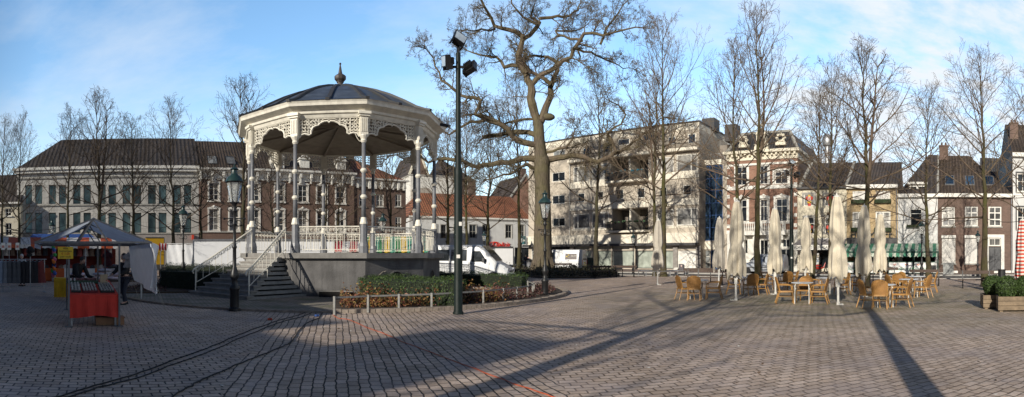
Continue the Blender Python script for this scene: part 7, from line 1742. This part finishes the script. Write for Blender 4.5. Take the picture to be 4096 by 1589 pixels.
# string of plush toys
o=empty('toy_string',pt(216,21,2.0),0,'string of bright plush toys hanging left of the yellow sign','toys'); rr=random.Random(1); m=MB(); m.tube([(0,0,.05),(0,0,-1.15)],.012,4); m.build('cord',BLACK,o)
cs=[surf('plush_green',(.04,.28,.06),.3,9,.9),surf('plush_orange',(.6,.16,.03),.3,9,.9),surf('plush_pink',(.5,.12,.2),.3,9,.9),surf('plush_blue',(.05,.1,.35),.3,9,.9),surf('plush_dark',(.04,.03,.06),.3,9,.9)]
for k in range(13): m=MB(); c=(rr.uniform(-.08,.08),rr.uniform(-.05,.05),-.02-.088*k); r=.075; m.ball(c,r,8,6); m.ball((c[0],c[1]-.05,c[2]+.06),r*.6,6,5); m.build('plush_toy',cs[(k*3+k//2)%5],o,True)
# garments hung in the tent
for k,(px,d,z,mt,lab) in enumerate(((512,17.0,1.8,surf('white_lace',(.42,.42,.43),.3,9,.8),'pale lace garment hanging at the right of the tent'),(430,17.3,1.85,surf('maroon_cloth',(.08,.02,.03),.3,6,.9),'maroon garment hanging right of the centre of the tent'))):
    q=empty('hanging_garment',pt(px,d,z),ta,lab,'garment'); m=MB(); m.lathe([(.02,.0),(.05,-.05),(.15,-.10),(.17,-.2),(.09,-.24),(.12,-.36),(.16,-.46),(.10,-.47)],10); m.v=[(x,y*.5,z+.02*sin(x*60)) for x,y,z in m.v]; m.build('cloth',mt,q,True); m=MB(); m.ring((0,0,.03),.03,.005,(1,0,0),(0,0,1),8,4); m.build('hook',STEEL,q)
# clothes rail at the left edge
ra=-heading(70)+.15; o=empty('clothes_rail',pt(70,25),ra,'long tubular clothes rail at the left edge of the market','clothes rail'); m=MB(); m.tube([(-1.6,0,1.52),(1.35,0,1.52)],.02,6); m.tube([(-1.6,0,.28),(1.35,0,.28)],.018,6); m.build('rail',STEEL,o)
for x in (-1.5,1.25): m=MB(); m.tube([(x,0,1.52),(x,0,.05)],.02,6); m.tube([(x,-.38,.03),(x,.38,.03)],.02,6); m.build('leg',STEEL,o)
GC=[('pale blue',(.22,.30,.38)),('slate grey',(.12,.135,.16)),('pale blue',(.22,.30,.38)),('blue grey',(.16,.20,.27)),('slate grey',(.12,.135,.16)),('dark grey',(.06,.065,.075)),('dark grey',(.06,.065,.075)),('dark grey',(.06,.065,.075)),('black',(.012,.012,.016)),('black',(.012,.012,.016)),('black',(.012,.012,.016)),('black',(.012,.012,.016)),('dark red',(.12,.02,.02))]
gm={}
for k,(cn,cc) in enumerate(GC):
    x=-1.35+.205*k; c,s=cos(ra),sin(ra); b0=pt(70,25); p=Vector((b0.x+x*c,b0.y+x*s,1.52)); q=empty('hanging_coat',p,ra+.9+random.Random(k).gauss(0,.2),'%s garment on the clothes rail at the left edge'%cn,'garment','garments on the clothes rail')
    if k==0 or True:
        m=MB(); n=14
        prof=[(.04,.05,-.06),(.20,.07,-.12),(.24,.10,-.22),(.20,.11,-.5),(.23,.13,-.85),(.27,.16,-1.08)]
        for rx,ry,z in prof:
            for j in range(n): a=2*pi*j/n; f=1+.08*sin(5*a+k)*min(1,-z); m.v.append((rx*f*cos(a),ry*f*sin(a),z))
        for i in range(len(prof)-1):
            for j in range(n): kk=(j+1)%n; m.face(i*n+kk,i*n+j,(i+1)*n+j,(i+1)*n+kk)
        m.build('coat',surf('cloth_'+cn.replace(' ','_'),cc,.2,6,.9),q,True)
    m=MB(); m.tube([(-.18,0,-.11),(0,0,-.05),(.18,0,-.11)],.01,4); m.tube([(0,0,-.05),(0,0,.02)],.006,4); m.build('hanger',STEEL,q)
# tall pole with hats
o=empty('hat_pole',pt(121,22.0),0,'thin pole topped with dark fur hats at the left of the tent','hat stand'); m=MB(); m.tube([(0,0,0),(0,0,1.9)],.018,6); m.build('pole',STEEL,o)
for k,(x,z) in enumerate(((-.08,1.86),(.10,1.88),(.0,1.98),(-.05,1.72))): m=MB(); m.ball((x,0,z),.12,9,7,(1.1,1,.75)); m.build('hat',BLK,o,True)
# price cards along the rail
for k,(px,lab) in enumerate(((12,'white price card on a stick, leftmost above the clothes rail'),(37,'white price card on a stick, middle one above the clothes rail'),(70,'white price card on a stick, right one above the clothes rail'))):
    o=empty('price_card',pt(px,25.3),ra,lab,'sign'); m=MB(); m.tube([(0,0,0),(0,0,2.0)],.012,5); m.build('stick',STEEL,o); m=MB(); m.box(-.09,.09,-.008,.008,1.95,2.28); m.build('card',WHITE,o); m=MB(); m.box(-.06,.06,-.012,-.009,2.05,2.16); m.build('price',surf('faded_red',(.5,.2,.16),.1,4,.7),o)
# stalls with striped awnings
RWS=stripes('orange_white_stripes',(.52,.10,.035),(.70,.68,.66),1.5); RCOUNT=stripes('orange_white_counter',(.50,.10,.02),(.62,.61,.60),1.3)
REDB=surf('dark_red_backcloth',(.16,.022,.015),.35,2,.9)
def stall(px0,px1,d,zr,zf,canopy,cnt,lab,seed,goods=True,depth=2.2,val=None,bk=REDB):
    p0,p1=pt(px0,d),pt(px1,d); w_=(p1-p0).length; dv=(p1-p0).normalized(); o=empty('market_stall',p0,math.atan2(dv.y,dv.x),lab,'market stall','striped market stalls'); m=MB()
    k=12
    for i in range(k): a,b_=w_*i/k,w_*(i+1)/k; sg=lambda x:-.05*sin(pi*((x/w_*4)%1)); m.poly([(a,0,zf+sg(a)),(b_,0,zf+sg(b_)),(b_,depth,zr),(a,depth,zr)])
    for i in range(k*2): a,b_=w_*i/k/2,w_*(i+1)/k/2; m.poly([(a,-.01,zf),(a,-.02,zf-.22-.05*(i%2)),(b_,-.02,zf-.22-.05*((i+1)%2)),(b_,-.01,zf)])
    m.build('canopy',canopy,o); m=MB(); m.poly([(0,depth-.05,.3),(w_,depth-.05,.3),(w_,depth-.05,zr-.05),(0,depth-.05,zr-.05)]); m.build('back_cloth',bk,o)
    for x in (.03,w_-.03,w_/2):
        for y in (.05,depth): m=MB(); m.bar((x,y,0),(x,y,zf if y<1 else zr),.05); m.build('post',STEEL,o)
    m=MB(); m.box(.1,w_-.1,.15,1.1,.02,.86); m.build('counter',cnt,o); rr=random.Random(seed)
    if goods:
        cols_=[surf('goods_brown',(.16,.10,.07),.5,8,.8),surf('goods_pale',(.40,.36,.33),.4,8,.8),surf('goods_red',(.25,.05,.04),.4,8,.8),surf('goods_dark',(.03,.03,.035),.4,8,.8)]
        for i in range(12): m=MB(); x=.3+(w_-.6)*(i+.5)/12; m.mat(0); hh=rr.uniform(.08,.22); m.box(x-.16,x+.16,.2,.6,.865,.865+hh); m.ball((x,.4,.865+hh),.12,7,5,(1,1,.6)); m.build('goods',cols_[i%4],o)
        for i in range(9): m=MB(); x=.3+(w_-.6)*(i+.5)/9; m.lathe([(.03,0),(.15,-.1),(.17,-.5),(.2,-.62)],8,(x,.5,zf-.12)); m.build('hanging_goods',cols_[(i*3+seed)%4],o,True)
    return o
stall(-60,214,36,2.95,2.42,RWS,RCOUNT,'orange and white striped stall at the far left behind the clothes rail',3)
stall(216,470,35,2.9,2.38,RWS,RCOUNT,'orange and white striped stall seen through the market tent',5)
stall(1336,1560,39,2.75,2.20,stripes('red_white_canopy',(.45,.03,.05),(.68,.67,.67),1.1),surf('white_counter',(.6,.6,.6),.1,2,.6),'low red and white striped stall roof seen through the bandstand railing',7,goods=False,bk=surf('pale_backcloth',(.4,.4,.4),.1,2,.8))
GY=stripes('green_yellow_stripes',(.04,.26,.08),(.62,.40,.02),1.15,third=(.08,.32,.22))
stall(1445,1712,37,3.1,2.15,GY,stripes('green_yellow_counter',(.03,.30,.05),(.55,.33,.02),.9),'big green and yellow striped stall roof right behind the bandstand railing',9,goods=False,depth=3.4,bk=surf('green_backcloth',(.03,.16,.07),.2,2,.8))
# blue canopy and yellow lorry body behind the stalls
o=empty('blue_canopy',pt(105,41),-heading(160),'bright blue stall canopy behind the left part of the market tent','canopy'); m=MB(); W_=5.4
m.poly([(0,0,2.85),(W_,0,2.85),(W_-.5,1.5,3.35),(.5,1.5,3.35)]); m.poly([(0,0,2.85),(0,0,2.55),(W_,0,2.55),(W_,0,2.85)]); m.poly([(.5,1.5,3.35),(W_-.5,1.5,3.35),(W_,3,2.85),(0,3,2.85)]); m.build('cover',BLUEC,o)
for x in (.1,W_-.1):
    for y in (.1,2.9): m=MB(); m.bar((x,y,0),(x,y,2.8),.06); m.build('post',STEEL,o)
o=empty('yellow_lorry_body',pt(585,42),-heading(620)+.05,'yellow box body of a lorry behind the right of the market tent','lorry'); m=MB(); m.box(0,1.35,0,3.8,1.0,3.02); m.build('body',surf('lorry_yellow',(.50,.29,.01),.06,2,.5),o); m=MB(); m.box(-.03,1.38,-.03,3.8,3.022,3.09); m.box(1.352,1.40,-.03,.0,1.0,3.02); m.box(0,1.35,-.02,3.8,.55,.99); m.build('frame',DARKTRIM,o)
for x in (.2,1.15): m=MB(); m.lathe([(.4,-.12),(.4,.12)],14); m.build('wheel',RUBBER,o,loc=(x,.7,.405),rot=(0,pi/2,0))
# white tarpaulin and hoarding
def sheet(px0,px1,d0,d1,z0,z1,name,mt,lab,cat,amp,frame=None):
    p0,p1=pt(px0,d0),pt(px1,d1); L_=(p1-p0).length; dv=(p1-p0).normalized(); o=empty(name,p0,math.atan2(dv.y,dv.x),lab,cat); m=MB(); nx,ny=28,12
    for j in range(ny+1):
        for i in range(nx+1): u,v=i/nx,j/ny; m.v.append((L_*u,amp*(sin(u*9+v*3)*sin(v*5+1)+.5*sin(u*23+v*7)),z0+(z1-z0+.06*sin(pi*((u*3)%1))*(-1 if amp>.01 else 0))*v))
    for j in range(ny):
        for i in range(nx): q=j*(nx+1)+i; m.face(q,q+1,q+nx+2,q+nx+1)
    m.build('sheet',mt,o,True)
    m=MB(); m.box(-.05,.0,-.03,.03,0,z1+.03); m.box(L_,L_+.05,-.03,.03,0,z1+.03); m.box(-.05,L_+.05,-.06,.02,z1,z1+.12 if frame else z1+.04); m.build('frame',frame or STEEL,o); return o
sheet(668,772,36,35.3,.1,2.44,'white_tarpaulin',WTARP,'creased white tarpaulin wall behind the second gas lantern','tarpaulin',.035)
HOARD=surf('hoarding_white',(.82,.83,.85),.04,.7,.5,dirt=.08)
sheet(774,1336,35.2,35.2,.1,2.62,'white_hoarding',HOARD,'long smooth white hoarding behind the bandstand steps','hoarding',.004,GREYIRON)
o=empty('red_stall_curtain',pt(642,34.5),-heading(650),'small red and white stall curtain left of the white tarpaulin','curtain'); m=MB(); 
for k in range(5): m.mat(k%2); a,b_=.09*k-.1,.09*k; m.poly([(a,0,2.45),(a+.05*(k%2),-.08,2.05-.1*(k%2)),(b_+.02,-.02,1.98),(b_+.02,0,2.45)])
m.build('cloth',[cloth('curtain_red',(.42,.03,.04),.2),WTARP],o); m=MB(); m.bar((.0,.03,0),(.0,.03,2.5),.05); m.bar((.35,.03,0),(.35,.03,2.5),.05); m.build('post',STEEL,o)
# ================================================================== near side of the square (behind the photographer)
rear_house(-75,-15.6,13.3,'long terrace of brick houses on the near left side, throwing the market into shade',BRBROWN,TILEDARK,u=-24)
rear_house(-8.25,-5.0,11.8,'narrow brick house on the near side, right of the lower house',BRRED,TILEDARK,u=-24,dep=8.4)
rear_house(-15.57,-10.7,11.5,'medium brick house on the near side between the long terrace and the lowest house',BRRED,TILEBROWN,u=-24,dep=9.3)
rear_house(-10.68,-8.27,10.6,'low narrow brick house wedged between two taller ones on the near side',BRYEL,TILEDARK,u=-24,dep=8.7)
shadow_tree(1,.55,-1.3,16,1.0,'bare tree close on the right of the photographer, its trunk shadow crossing the cobbles',1.0)
shadow_tree(2,-11.9,-8.9,15,.4,'bare tree behind the photographer beside the narrow brick house',1.1)  # unseen tree, added to soften the shadow edge of the narrow house
shadow_tree(0,-6.2,-1.6,18,2.0,'bare tree behind the photographer, its shadow reaching toward the terrace tables',1.0)
# letterings become plain meshes
dg=bpy.context.evaluated_depsgraph_get()
for o in [o for o in scene.objects if o.type=='FONT']:
    me=bpy.data.meshes.new_from_object(o.evaluated_get(dg)); n=put('lettering',me,o.parent,o.location.copy(),o.rotation_euler.copy()); n.scale=o.scale.copy(); bpy.data.objects.remove(o)
